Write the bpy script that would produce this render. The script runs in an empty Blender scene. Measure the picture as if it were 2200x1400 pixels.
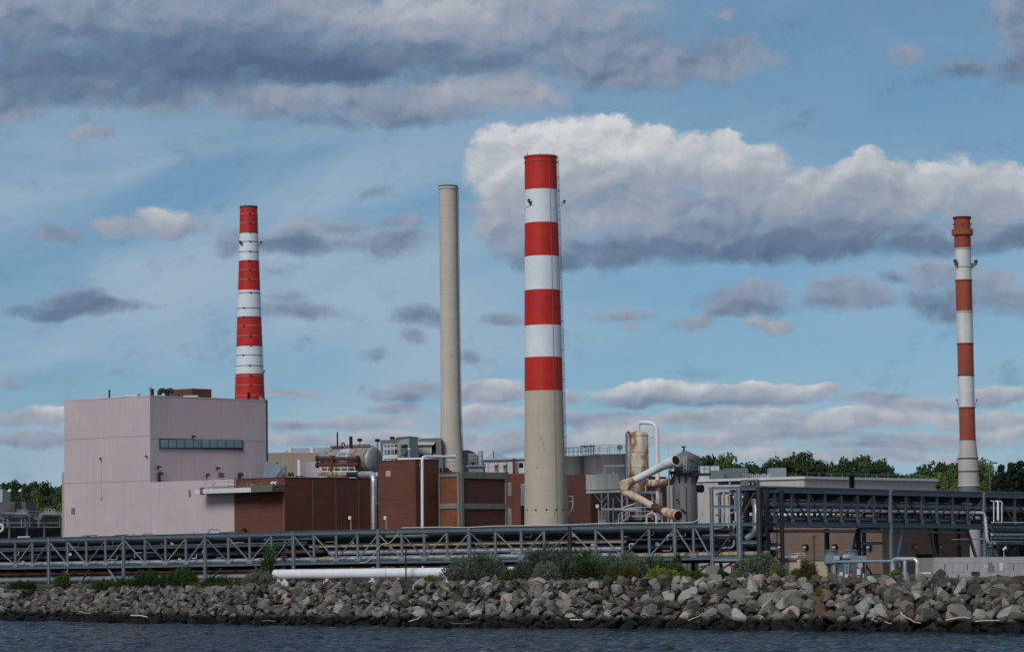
import bpy, bmesh, math, random
from math import radians, pi, sin, cos, sqrt, atan2, hypot
from mathutils import Vector, Matrix, noise as mnoise
RND = random.Random(7)
SC = bpy.context.scene
COL = SC.collection

# ------------------------------------------------------------------ camera
CAM_H = 7.4            # metres above the water
FPX = 6111.0           # focal length in photo pixels (2200 wide)
PITCH = math.atan((1190 - 700) / FPX)
ROLL = radians(0.75)
cam_data = bpy.data.cameras.new('camera')
cam_data.sensor_width = 36.0
cam_data.lens = 36.0 * FPX / 2200.0
cam_data.clip_start = 1.0
cam_data.clip_end = 20000.0
cam = bpy.data.objects.new('camera', cam_data)
COL.objects.link(cam)
CAM_POS = Vector((0, 0, CAM_H))
RIGHT0 = Vector((1, 0, 0)); FWD = Vector((0, cos(PITCH), sin(PITCH))); UP0 = Vector((0, -sin(PITCH), cos(PITCH)))
RIGHT = RIGHT0 * cos(ROLL) - UP0 * sin(ROLL)
UP = RIGHT0 * sin(ROLL) + UP0 * cos(ROLL)
m = Matrix((RIGHT, UP, -FWD)).transposed().to_4x4()
m.translation = CAM_POS
cam.matrix_world = m
SC.camera = cam

def ray(px, py):
    return (FWD * FPX + RIGHT * (px - 1100) + UP * (700 - py)).normalized()
def at(px, py, Y):
    d = ray(px, py); return CAM_POS + d * (Y / d.y)
def onz(px, py, z):
    d = ray(px, py); return CAM_POS + d * ((z - CAM_H) / d.z)
def online(px, py, P, d2):
    """ray against the vertical plane through P with horizontal direction d2"""
    d = ray(px, py)
    n = Vector((-d2[1], d2[0], 0))
    t = (Vector((P[0], P[1], 0)) - Vector((CAM_POS.x, CAM_POS.y, 0))).dot(n) / d.dot(n)
    return CAM_POS + d * t
def ppm(Y):
    return FPX / Y

SC.view_settings.view_transform = 'Standard'
SC.view_settings.look = 'None'
SC.view_settings.exposure = 0
SC.view_settings.gamma = 1
SC.render.engine = 'CYCLES'
SC.cycles.max_bounces = 6
SC.cycles.transparent_max_bounces = 6
SC.cycles.use_denoising = True

# ------------------------------------------------------------------ node helpers
class NT:
    def __init__(self, tree): self.t = tree
    def n(self, typ, **kw):
        nd = self.t.nodes.new(typ)
        for k, v in kw.items(): setattr(nd, k, v)
        return nd
    def put(self, sock, v):
        if v is None: return
        if isinstance(v, bpy.types.NodeSocket): self.t.links.new(v, sock)
        else:
            if isinstance(v, (tuple, list, Vector)) and sock.type == 'RGBA' and len(v) == 3: v = (*v, 1)
            sock.default_value = v
    def math(self, op, a, b=None, c=None, clamp=False):
        nd = self.n('ShaderNodeMath', operation=op, use_clamp=clamp)
        for i, v in enumerate((a, b, c)): self.put(nd.inputs[i], v)
        return nd.outputs[0]
    def vec(self, op, a, b=None, c=None):
        nd = self.n('ShaderNodeVectorMath', operation=op)
        for i, v in enumerate((a, b, c)): self.put(nd.inputs[i], v)
        return nd.outputs['Value'] if op in ('DOT_PRODUCT', 'LENGTH', 'DISTANCE') else nd.outputs[0]
    def noise(self, v, scale=1, detail=4, rough=.55, dist=0, color=False, dims='3D'):
        nd = self.n('ShaderNodeTexNoise', noise_dimensions=dims)
        self.put(nd.inputs['Vector'], v); nd.inputs['Scale'].default_value = scale
        nd.inputs['Detail'].default_value = detail; nd.inputs['Roughness'].default_value = rough
        nd.inputs['Distortion'].default_value = dist
        return nd.outputs['Color' if color else 'Fac']
    def maprange(self, v, a, b, c=0., d=1., smooth=False):
        nd = self.n('ShaderNodeMapRange', interpolation_type='SMOOTHSTEP' if smooth else 'LINEAR', clamp=True)
        self.put(nd.inputs[0], v)
        for i, x in zip((1, 2, 3, 4), (a, b, c, d)): self.put(nd.inputs[i], x)
        return nd.outputs[0]
    def mix(self, f, a, b, blend='MIX'):
        nd = self.n('ShaderNodeMix', data_type='RGBA', blend_type=blend)
        self.put(nd.inputs[0], f); self.put(nd.inputs[6], a); self.put(nd.inputs[7], b)
        return nd.outputs[2]
    def ramp(self, f, stops, interp='LINEAR'):
        nd = self.n('ShaderNodeValToRGB'); self.put(nd.inputs[0], f)
        cr = nd.color_ramp; cr.interpolation = interp
        while len(cr.elements) < len(stops): cr.elements.new(0.5)
        for e, (p, c) in zip(cr.elements, stops):
            e.position = p; e.color = (*c, 1) if len(c) == 3 else c
        return nd.outputs[0]
    def sep(self, v):
        nd = self.n('ShaderNodeSeparateXYZ'); self.put(nd.inputs[0], v); return nd.outputs
    def comb(self, x=0, y=0, z=0):
        nd = self.n('ShaderNodeCombineXYZ')
        for i, v in enumerate((x, y, z)): self.put(nd.inputs[i], v)
        return nd.outputs[0]

def srgb(r, g, b):
    f = lambda c: (c / 12.92 if c <= .04045 else ((c + .055) / 1.055) ** 2.4)
    return tuple(f(x / 255.) for x in (r, g, b))

# ------------------------------------------------------------------ sky and light
SUN_ELEV = radians(38)
SUN_AZ = radians(210)      # compass style: 0 = +Y, clockwise; the sun stands behind the camera, to the left
SKY_STRENGTH = 0.1
world = bpy.data.worlds.new('World'); SC.world = world; world.use_nodes = True
W = NT(world.node_tree); W.t.nodes.clear()
sky = W.n('ShaderNodeTexSky', sky_type='NISHITA', sun_disc=False)
sky.sun_elevation = SUN_ELEV; sky.sun_rotation = SUN_AZ
sky.altitude = 50; sky.air_density = 1.0; sky.dust_density = 0.1; sky.ozone_density = 3.0

# cloud banks: photo px centre, radii, brightness at its base and at its top
CLOUDS = [
 # big dark bank at the top left
 (60, 30, 330, 120, .26, .44), (250, 150, 330, 80, .04, .24), (430, 110, 420, 85, -.05, .24), (640, 135, 420, 85, -.10, .20), (330, 25, 300, 60, .36, .46), (620, 25, 260, 60, .34, .46),
 (1000, 60, 330, 110, .26, .60), (820, 50, 150, 70, .50, 1.0), (960, 40, 130, 60, .50, .80), (1080, 75, 90, 40, .5, .82), (1210, 20, 190, 80, .40, .50), (950, 130, 260, 50, .06, .26), (1300, 120, 320, 80, .28, .40), (1490, 130, 170, 50, .34, .42), (1590, 110, 60, 40, .36, .42),
 (540, 215, 130, 40, .36, .66), (640, 225, 170, 40, .26, .70), (800, 225, 230, 42, .20, .62), (960, 215, 170, 48, .30, .76), (1090, 195, 130, 48, .40, .90), (130, 195, 260, 46, .24, .36), (720, 258, 90, 20, .2, .4), (880, 258, 90, 18, .2, .4),
 (30, 225, 90, 36, .34, .40), (330, 215, 150, 40, .40, .46), (200, 285, 60, 14, .44, .48),
 # the bright cumulus bank
 (1100, 330, 85, 62, .72, 1.0), (1180, 320, 120, 62, .74, 1.02), (1290, 315, 110, 60, .70, 1.0), (1120, 390, 110, 60, .60, .86), (1390, 320, 110, 58, .62, .94), (1470, 330, 90, 60, .60, .92), (1550, 325, 70, 55, .62, .98), (1620, 370, 110, 60, .54, .84), (1270, 380, 170, 60, .52, .78), (1420, 390, 170, 60, .50, .72), (1540, 390, 140, 60, .46, .66),
 (1720, 400, 120, 60, .48, .78), (1800, 390, 80, 52, .52, .86), (1870, 370, 80, 50, .58, .96), (1950, 385, 90, 50, .54, .88), (2040, 390, 100, 52, .54, .84), (2130, 395, 100, 52, .54, .80), (2210, 400, 90, 56, .52, .76), (1880, 430, 260, 60, .42, .62), (2120, 440, 180, 60, .44, .66),
 (1130, 450, 130, 46, .30, .60), (1320, 455, 220, 60, .36, .58), (1560, 460, 240, 60, .30, .50), (1250, 480, 110, 34, .54, .86), (1100, 490, 90, 50, .44, .68), (1660, 458, 52, 18, .66, .92), (2100, 480, 100, 30, .46, .70),
 (1180, 540, 120, 40, .16, .44), (1330, 525, 230, 46, .14, .42), (1560, 520, 260, 46, .06, .36), (1780, 525, 260, 40, .10, .34), (1990, 525, 190, 34, .14, .34), (2160, 505, 130, 36, .16, .34), (1830, 490, 300, 46, .22, .40),
 # small mid-level clouds
 (340, 488, 140, 26, .44, .62), (360, 465, 80, 24, .54, .74), (112, 502, 48, 16, .34, .42), (650, 520, 180, 34, .24, .46), (700, 490, 110, 28, .40, .50), (500, 530, 50, 20, .26, .36), (880, 520, 80, 36, .26, .40), (870, 482, 60, 24, .38, .44),
 (150, 662, 185, 20, .18, .28), (140, 645, 90, 20, .28, .36), (640, 672, 88, 18, .22, .32), (620, 650, 34, 14, .30, .34), (910, 682, 80, 24, .24, .32), (1090, 682, 36, 16, .30, .36), (1330, 678, 90, 16, .32, .46), (1315, 662, 34, 12, .52, .72), (1340, 705, 32, 12, .42, .48),
 (1600, 650, 110, 32, .20, .36), (1650, 630, 80, 30, .30, .46), (1810, 640, 90, 30, .28, .44), (1800, 615, 60, 22, .38, .46), (1640, 697, 60, 16, .46, .62), (1490, 695, 55, 18, .38, .44), (1560, 675, 66, 16, .26, .36),
 (2040, 650, 120, 36, .16, .30), (2030, 595, 90, 34, .36, .50), (2160, 645, 110, 42, .26, .40), (2130, 610, 80, 26, .32, .42), (1915, 598, 32, 14, .3, .36),
 (2190, 70, 70, 100, .24, .40), (2170, 150, 60, 40, .28, .40), (2080, 145, 70, 22, .28, .38), (1945, 117, 48, 22, .30, .40), (1545, 35, 40, 16, .36, .42),
 (803, 757, 32, 16, .26, .32), (1010, 757, 28, 18, .26, .32), (885, 725, 30, 14, .3, .36),
 # low bands near the horizon
 (890, 842, 78, 24, .26, .50), (1050, 842, 90, 24, .34, .74), (1400, 838, 135, 24, .42, .84), (1400, 858, 130, 14, .24, .36), (1620, 842, 130, 22, .44, .86), (1640, 862, 150, 12, .26, .38), (1760, 845, 60, 16, .40, .66), (1890, 858, 90, 16, .30, .40), (2140, 850, 110, 20, .36, .76),
 (760, 912, 130, 16, .42, .70), (1040, 890, 150, 20, .42, .76), (1310, 920, 90, 20, .46, .80), (1240, 900, 120, 20, .32, .46), (1620, 888, 170, 16, .44, .80), (1860, 893, 200, 18, .44, .82), (2120, 898, 130, 20, .42, .78),
 (1560, 915, 120, 14, .40, .58), (1700, 940, 160, 14, .34, .46), (2010, 945, 190, 18, .40, .56), (1480, 955, 200, 18, .44, .66), (960, 950, 240, 20, .42, .56), (1250, 950, 180, 18, .42, .62), (630, 845, 55, 8, .42, .46), (1180, 850, 60, 16, .36, .6), (1990, 868, 120, 16, .40, .7), (1480, 905, 200, 12, .42, .6), (700, 950, 130, 14, .42, .56), (860, 880, 60, 10, .42, .5), (1700, 915, 200, 14, .42, .66), (2180, 930, 100, 16, .42, .66), (1120, 960, 200, 16, .44, .6), (1800, 985, 300, 14, .46, .6),
 (60, 905, 110, 20, .40, .62), (110, 893, 44, 16, .60, .95), (20, 830, 32, 14, .36, .42), (60, 945, 130, 18, .36, .46), (620, 920, 60, 10, .38, .42), (1900, 960, 170, 14, .42, .55),
]
geo = W.n('ShaderNodeTexCoord')
D3 = W.vec('NORMALIZE', geo.outputs['Generated'])
dx, dy, dz = W.sep(D3)
dyc = W.math('MAXIMUM', dy, 0.03)
U = W.math('DIVIDE', dx, dyc); V = W.math('DIVIDE', dz, dyc)
P0 = W.comb(U, V, 0)
# domain warp, then a fractal edge
wn = W.noise(W.vec('MULTIPLY', P0, (1, 1.3, 1)), scale=24, detail=5, rough=.58, color=True, dims='2D')
P = W.vec('ADD', P0, W.vec('MULTIPLY', W.vec('SUBTRACT', wn, (.5, .5, .5)), (.019, .010, 0)))
P = W.vec('MULTIPLY', P, (1, 1, 0))
def voro(v, scale, detail):
    nd = W.n('ShaderNodeTexVoronoi', voronoi_dimensions='2D', feature='F1'); W.put(nd.inputs['Vector'], v); nd.inputs['Scale'].default_value = scale
    nd.inputs['Detail'].default_value = detail; nd.inputs['Roughness'].default_value = .55; nd.inputs['Lacunarity'].default_value = 2.2
    return nd.outputs['Distance']
NV = W.vec('MULTIPLY', W.vec('ADD', P0, W.vec('MULTIPLY', W.vec('SUBTRACT', wn, (.5, .5, .5)), (.022, .016, 0))), (1, 1.35, 1))
fine = W.noise(NV, scale=55, detail=9, rough=.60, dims='2D')
puff = W.math('SUBTRACT', .62, voro(NV, 62, 2.5))
UPV = W.vec('ADD', NV, (-.0022, .0042, 0))
soft = W.noise(NV, scale=40, detail=3.5, rough=.52, dims='2D')
soft_up = W.noise(UPV, scale=40, detail=3.5, rough=.52, dims='2D')
puff_up = W.math('SUBTRACT', .62, voro(UPV, 62, 2.5))
Emax = Asum = Bsum = None
for (cx, cy, rx, ry, b0, b1) in CLOUDS:
    lift = min(max((cy - 560) / 300., 0), 1) * .06
    b0 += lift; b1 += lift
    amp = min(.70 + rx / 420., 1.0)
    c = at(cx, cy, 1000.0) - CAM_POS
    cu, cv = c.x / c.y, c.z / c.y
    k = 1.34 + (1 - amp) * .5 + (.14 if cy > 800 else 0)
    ru, rv = k * rx / FPX, k * ry / FPX
    q = W.vec('MULTIPLY_ADD', P, (1 / ru, 1 / rv, 0), (-cu / ru, -cv / rv, 1))
    e = W.math('MULTIPLY_ADD', W.vec('DOT_PRODUCT', q, q), -amp, 2 * amp, clamp=False)
    e = W.math('MAXIMUM', e, 0.0)
    b = W.vec('DOT_PRODUCT', q, (0, (b1 - b0) * .72, (b0 + b1) * .5))
    if Emax is None:
        Emax = e; w = W.math('MULTIPLY', e, e); Asum = w; Bsum = W.math('MULTIPLY', w, b)
    else:
        Emax = W.math('SMOOTH_MAX', Emax, e, 0.10); w = W.math('MULTIPLY', e, e); Asum = W.math('ADD', Asum, w); Bsum = W.math('MULTIPLY_ADD', w, b, Bsum)
bright0 = W.math('DIVIDE', Bsum, W.math('ADD', Asum, .02))
pw = W.maprange(bright0, .35, .8, .06, .30)
dens = W.math('ADD', Emax, W.math('ADD', W.math('MULTIPLY', W.math('SUBTRACT', fine, .5), 1.42), W.math('MULTIPLY', puff, pw)))
alpha = W.maprange(dens, W.maprange(bright0, .3, .8, .10, .30), W.maprange(bright0, .3, .8, .95, .66), smooth=True)
bill = W.math('ADD', W.math('MULTIPLY', W.math('SUBTRACT', soft, soft_up), .68), W.math('MULTIPLY', W.math('SUBTRACT', puff, puff_up), W.maprange(bright0, .3, .9, .02, .16)))
thick = W.maprange(dens, .2, 1.2, .07, -.03)
bright = W.math('ADD', W.math('ADD', bright0, bill), W.math('ADD', thick, W.math('MULTIPLY', W.math('SUBTRACT', fine, .5), .22)))
ccol = W.ramp(bright, [(0.0, srgb(84, 106, 134)), (.25, srgb(107, 127, 152)), (.42, srgb(137, 150, 170)), (.62, srgb(160, 168, 180)), (.82, srgb(186, 191, 197)), (1.0, srgb(209, 211, 213))])
# the rest of the sky (beside and behind the camera): broken cloud
gen = W.noise(W.vec('MULTIPLY', D3, (1, 1, 2.2)), scale=2.6, detail=6, rough=.55)
ga = W.maprange(gen, .44, .60, smooth=True)
gcol = W.ramp(gen, [(.40, srgb(216, 220, 226)), (.62, srgb(150, 160, 176))])
front = W.maprange(W.math('MULTIPLY', W.math('MAXIMUM', W.math('ABSOLUTE', W.math('MULTIPLY', U, 1.0)), W.math('MULTIPLY', V, 1.0)), W.math('LESS_THAN', .04, dy)), .21, .32, 1, 0, smooth=True)
front = W.math('MULTIPLY', front, W.math('LESS_THAN', .04, dy))
alpha_all = W.math('MULTIPLY_ADD', W.math('SUBTRACT', alpha, ga), front, ga)
col_all = W.mix(front, gcol, ccol)
# clear air: the physical sky, graded, with thin cirrus haze low on the left
tint = W.ramp(W.maprange(V, 0.02, .20), [(0, (.335, .475, .69)), (.35, (.375, .51, .65)), (.7, (.43, .555, .615)), (1, (.46, .57, .61))])
skyc = W.mix(1.0, sky.outputs[0], tint, 'MULTIPLY')
cir = W.noise(W.vec('MULTIPLY', W.vec('ADD', P0, W.vec('MULTIPLY', W.comb(0, U, 0), (0, -.20, 0))), (1, 3.2, 1)), scale=9, detail=5, rough=.5, dist=.3, dims='2D')
cirm = W.math('MULTIPLY', W.maprange(cir, .26, .68, smooth=True), W.maprange(U, -.12, .16, .95, .30))
cirm = W.math('MULTIPLY', cirm, W.maprange(V, .125, .165, 1., .45))
skyc = W.mix(cirm, skyc, tuple(10 * x for x in srgb(157, 178, 197)))
cloud10 = W.vec('MULTIPLY', col_all, (10, 10, 10))
final = W.mix(alpha_all, skyc, cloud10)
bg = W.n('ShaderNodeBackground'); W.put(bg.inputs[0], final); bg.inputs[1].default_value = SKY_STRENGTH
out = W.n('ShaderNodeOutputWorld'); W.t.links.new(bg.outputs[0], out.inputs[0])
world.cycles.sampling_method = 'MANUAL'; world.cycles.sample_map_resolution = 512

sun_d = bpy.data.lights.new('sun', 'SUN'); sun_d.energy = 1.95; sun_d.angle = radians(22); sun_d.color = (1, .965, .92)
sun = bpy.data.objects.new('sun', sun_d); COL.objects.link(sun)
sdir = Vector((sin(SUN_AZ) * cos(SUN_ELEV), cos(SUN_AZ) * cos(SUN_ELEV), sin(SUN_ELEV)))
sun.rotation_euler = (-sdir).to_track_quat('-Z', 'Y').to_euler()
# ------------------------------------------------------------------ materials
MATS = {}
def mat(name, base, rough=.6, metal=0., var=.15, scale=.6, streak=0., streak_col=None, rust=0., rust_col=(.16, .055, .025),
        bump=0., bump_scale=8., courses=0., corr=0., corr_axis='h', seams=0., seam_axis='z', spec=.4, fine=.06):
    """painted / weathered surface in world metres: broad blotches, vertical run-off streaks, rust patches, courses or ribs"""
    if name in MATS: return MATS[name]
    mt = bpy.data.materials.new(name); mt.use_nodes = True
    T = NT(mt.node_tree); T.t.nodes.clear()
    out = T.n('ShaderNodeOutputMaterial'); bs = T.n('ShaderNodeBsdfPrincipled')
    T.t.links.new(bs.outputs[0], out.inputs[0])
    pos = T.n('ShaderNodeNewGeometry').outputs['Position']
    c = T.comb(*base); c = base
    n1 = T.noise(pos, scale=scale, detail=5, rough=.6)
    f = T.maprange(n1, .25, .75, 1 - var, 1 + var)
    if fine:
        n0 = T.noise(pos, scale=scale * 9, detail=3, rough=.6)
        f = T.math('MULTIPLY', f, T.maprange(n0, .25, .75, 1 - fine, 1 + fine))
    col = T.vec('MULTIPLY', base, T.comb(f, f, f))
    if streak:
        sx = T.noise(T.vec('MULTIPLY', pos, (1.1, 1.1, .05)), scale=1.4, detail=5, rough=.65)
        sm = T.math('MULTIPLY', T.maprange(sx, .46, .72, smooth=True), streak)
        col = T.mix(sm, col, streak_col or tuple(x * .45 for x in base))
    if rust:
        rn = T.noise(T.vec('MULTIPLY', pos, (1, 1, .35)), scale=.9, detail=7, rough=.68, dist=.5)
        rm = T.maprange(rn, .62 - rust * .3, .70 - rust * .18, smooth=True)
        rc = T.vec('MULTIPLY', rust_col, T.comb(*[T.maprange(T.noise(pos, scale=5, detail=4), .3, .7, .6, 1.7)] * 3))
        col = T.mix(rm, col, rc)
    height = None
    sxyz = T.sep(pos)
    if courses:
        w = T.math('FRACT', T.math('MULTIPLY', sxyz[2], 1 / courses))
        band = T.maprange(T.math('ABSOLUTE', T.math('SUBTRACT', w, .5)), .36, .5, 1, .84)
        rown = T.noise(T.comb(T.math('MULTIPLY', sxyz[0], .25), T.math('MULTIPLY', sxyz[1], .25), T.math('MULTIPLY', sxyz[2], 1 / courses)), scale=1.3, detail=3, rough=.7)
        band = T.math('MULTIPLY', band, T.maprange(rown, .3, .7, .86, 1.12))
        col = T.vec('MULTIPLY', col, T.comb(band, band, band))
    if corr:
        a = sxyz[0] if corr_axis == 'h' else sxyz[2]
        w = T.math('SINE', T.math('MULTIPLY', a, 2 * pi / corr))
        band = T.maprange(w, -1, -.2, .88, 1.0)
        col = T.vec('MULTIPLY', col, T.comb(band, band, band)); height = w
    if seams:
        a = sxyz[2] if seam_axis == 'z' else T.math('ADD', sxyz[0], T.math('MULTIPLY', sxyz[1], .7))
        w = T.math('FRACT', T.math('MULTIPLY', a, 1 / seams))
        band = T.maprange(T.math('ABSOLUTE', T.math('SUBTRACT', w, .5)), .455, .49, 1, .62)
        col = T.vec('MULTIPLY', col, T.comb(band, band, band))
    T.put(bs.inputs['Base Color'], col)
    T.put(bs.inputs['Roughness'], T.maprange(n1, .2, .8, max(rough - .08, .02), min(rough + .1, 1)))
    bs.inputs['Metallic'].default_value = metal; bs.inputs['Specular IOR Level'].default_value = spec
    if bump:
        h = T.noise(pos, scale=bump_scale, detail=6, rough=.65)
        bp = T.n('ShaderNodeBump'); bp.inputs['Strength'].default_value = bump; bp.inputs['Distance'].default_value = .12
        T.put(bp.inputs['Height'], h); T.put(bs.inputs['Normal'], bp.outputs[0])
    MATS[name] = mt
    return mt

M = {}
M['pink_wall'] = mat('pink_render', (.52, .425, .437), .8, var=.07, scale=.25, streak=.38, streak_col=(.40, .335, .35), fine=.03)  # one pink paint for every wall face of the block
M['pink_dark'] = mat('mauve_render', (.40, .325, .365), .8, var=.05, scale=.25, streak=.22, streak_col=(.31, .26, .29), fine=.03)
M['brick'] = mat('red_brick', (.140, .050, .033), .85, var=.16, scale=.35, courses=.42, streak=.30, streak_col=(.09, .035, .024))
M['brick_d'] = mat('dark_red_brick', (.112, .044, .033), .85, var=.16, scale=.35, courses=.42, streak=.38, streak_col=(.07, .030, .022))
M['brick_lit'] = mat('lit_orange_brick', (.20, .066, .032), .85, var=.28, scale=.5, courses=.42, streak=.5, streak_col=(.10, .04, .026))
M['brick_tan'] = mat('tan_brick', (.19, .133, .102), .85, var=.10, scale=.35, courses=.55, streak=.15)
M['concrete'] = mat('weathered_concrete', (.20, .195, .165), .85, var=.16, scale=.6, streak=.35)
M['concrete_l'] = mat('pale_concrete_wall', (.34, .325, .33), .85, var=.12, scale=.4, streak=.4)
M['silo'] = mat('stained_silo_concrete', (.46, .48, .50), .8, var=.16, scale=.5, streak=.6, streak_col=(.26, .275, .29))
M['cream'] = mat('cream_cladding', (.50, .46, .43), .75, var=.06, scale=.3, streak=.2)
M['tan_wall'] = mat('tan_render', (.44, .36, .27), .85, var=.12, scale=.35, streak=.3)
M['white_wall'] = mat('white_panel', (.55, .53, .54), .7, var=.08, streak=.3)
M['white'] = mat('white_paint', (.69, .75, .79), .5, var=.08, scale=.3, streak=.3, streak_col=(.58, .60, .61), fine=.05)
M['white_pipe'] = mat('white_pipe_paint', (.74, .74, .77), .4, var=.06, streak=.2, streak_col=(.5, .47, .44))
M['red'] = mat('red_paint', (.50, .017, .012), .55, var=.2, scale=.22, streak=.4, streak_col=(.28, .024, .018), fine=.09)
M['red_old'] = mat('faded_red_paint', (.30, .058, .036), .7, var=.22, scale=.4, streak=.5, streak_col=(.34, .13, .08))
M['white_old'] = mat('chalky_white_paint', (.62, .62, .62), .6, var=.10, scale=.4, streak=.25)
M['beige'] = mat('beige_stack_concrete', (.50, .435, .335), .8, var=.09, scale=.3, streak=.35, streak_col=(.38, .34, .28))
M['beige_s'] = mat('beige_stack_panels', (.52, .465, .39), .8, var=.08, scale=.3, streak=.3, streak_col=(.42, .38, .33))
M['beige_p'] = mat('pinkish_stack_base', (.47, .42, .395), .75, var=.06, streak=.25)
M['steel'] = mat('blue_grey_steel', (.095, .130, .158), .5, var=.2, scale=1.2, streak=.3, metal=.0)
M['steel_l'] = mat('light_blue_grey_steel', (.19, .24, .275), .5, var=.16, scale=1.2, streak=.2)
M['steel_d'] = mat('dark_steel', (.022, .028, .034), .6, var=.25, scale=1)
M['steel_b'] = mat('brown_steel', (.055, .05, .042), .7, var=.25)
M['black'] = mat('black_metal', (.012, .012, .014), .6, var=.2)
M['rusty'] = mat('rusted_steel', (.10, .035, .025), .85, var=.4, scale=2)
M['silver'] = mat('aluminium_jacket', (.58, .59, .61), .38, metal=.75, var=.12, scale=.8, seams=0, streak=.3, bump=.08, bump_scale=3)
M['silver_d'] = mat('dull_aluminium_jacket', (.30, .31, .33), .45, metal=.6, var=.2, scale=.8, streak=.4)
M['galv'] = mat('galvanised_steel', (.42, .44, .46), .55, metal=.35, var=.12)
M['tan_pipe'] = mat('tan_pipe_paint', (.36, .27, .155), .6, var=.2, streak=.2)
M['yellow_pipe'] = mat('tarnished_jacket', (.40, .34, .24), .45, metal=.4, var=.25, rust=.15)
M['tank'] = mat('tank_jacket', (.34, .34, .32), .5, metal=.4, var=.25, scale=.8, streak=.6, streak_col=(.17, .14, .11), rust=.34)
M['tank_band'] = mat('rust_stained_jacket', (.36, .30, .22), .6, metal=.3, var=.3, streak=.6, streak_col=(.16, .07, .03), rust=.42, rust_col=(.22, .075, .03))
M['tank_new'] = mat('bright_jacket', (.70, .72, .76), .4, metal=.45, var=.1)
M['tank_end'] = mat('tank_end_cap', (.36, .38, .385), .5, metal=.3, var=.2, scale=1.6, streak=.3)
M['vessel'] = mat('rust_streaked_white', (.66, .60, .50), .6, var=.15, streak=.9, streak_col=(.40, .20, .09), rust=.62, rust_col=(.30, .11, .035))
M['vessel_r'] = mat('rusted_white_duct', (.62, .50, .38), .65, var=.2, streak=.3, rust=.55, rust_col=(.26, .085, .03))
M['scrub'] = mat('weathered_grey_steel', (.155, .16, .157), .65, var=.16, scale=.8, streak=.22, streak_col=(.10, .10, .095))
M['shed'] = mat('ribbed_grey_sheet', (.36, .40, .43), .6, var=.06, corr=.5, streak=.2)
M['shed_l'] = mat('ribbed_pale_sheet', (.46, .475, .42), .6, var=.05, corr=1.1, streak=.25)
M['hvac'] = mat('grey_green_unit', (.125, .15, .145), .6, var=.1)
M['hvac_l'] = mat('blue_grey_unit', (.20, .25, .29), .6, var=.12, streak=.3)
M['olive'] = mat('olive_grey_panel', (.135, .125, .095), .8, var=.15, streak=.3)
M['roof'] = mat('roof_gravel', (.16, .155, .15), .95, var=.2, bump=.2)
M['opening'] = mat('dark_opening', (.006, .006, .007), .9, var=.1)
M['rust_in'] = mat('rusty_duct_interior', (.03, .010, .007), .95, var=.3)
M['cable'] = mat('pale_cable', (.55, .53, .48), .6, var=.1)
M['glass'] = mat('blue_window_glass', (.13, .23, .28), .08, var=.25, scale=.4, spec=.8)
M['glass_d'] = mat('dark_window_glass', (.02, .035, .05), .06, var=.3, spec=.7)
M['lens'] = mat('lamp_lens', (.5, .5, .48), .2, var=.05)
M['orange'] = mat('orange_marker', (.55, .14, .03), .6, var=.05)
M['yellow'] = mat('yellow_marker', (.55, .36, .03), .6, var=.05)
M['wood'] = mat('bleached_driftwood', (.50, .45, .40), .85, var=.2, scale=4)
M['wood_d'] = mat('brown_driftwood', (.20, .13, .085), .9, var=.2, scale=4)
M['trunk'] = mat('bark', (.06, .045, .032), .9, var=.3, scale=4)
M['stem'] = mat('green_stem', (.05, .07, .02), .8, var=.2, scale=4)

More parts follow.
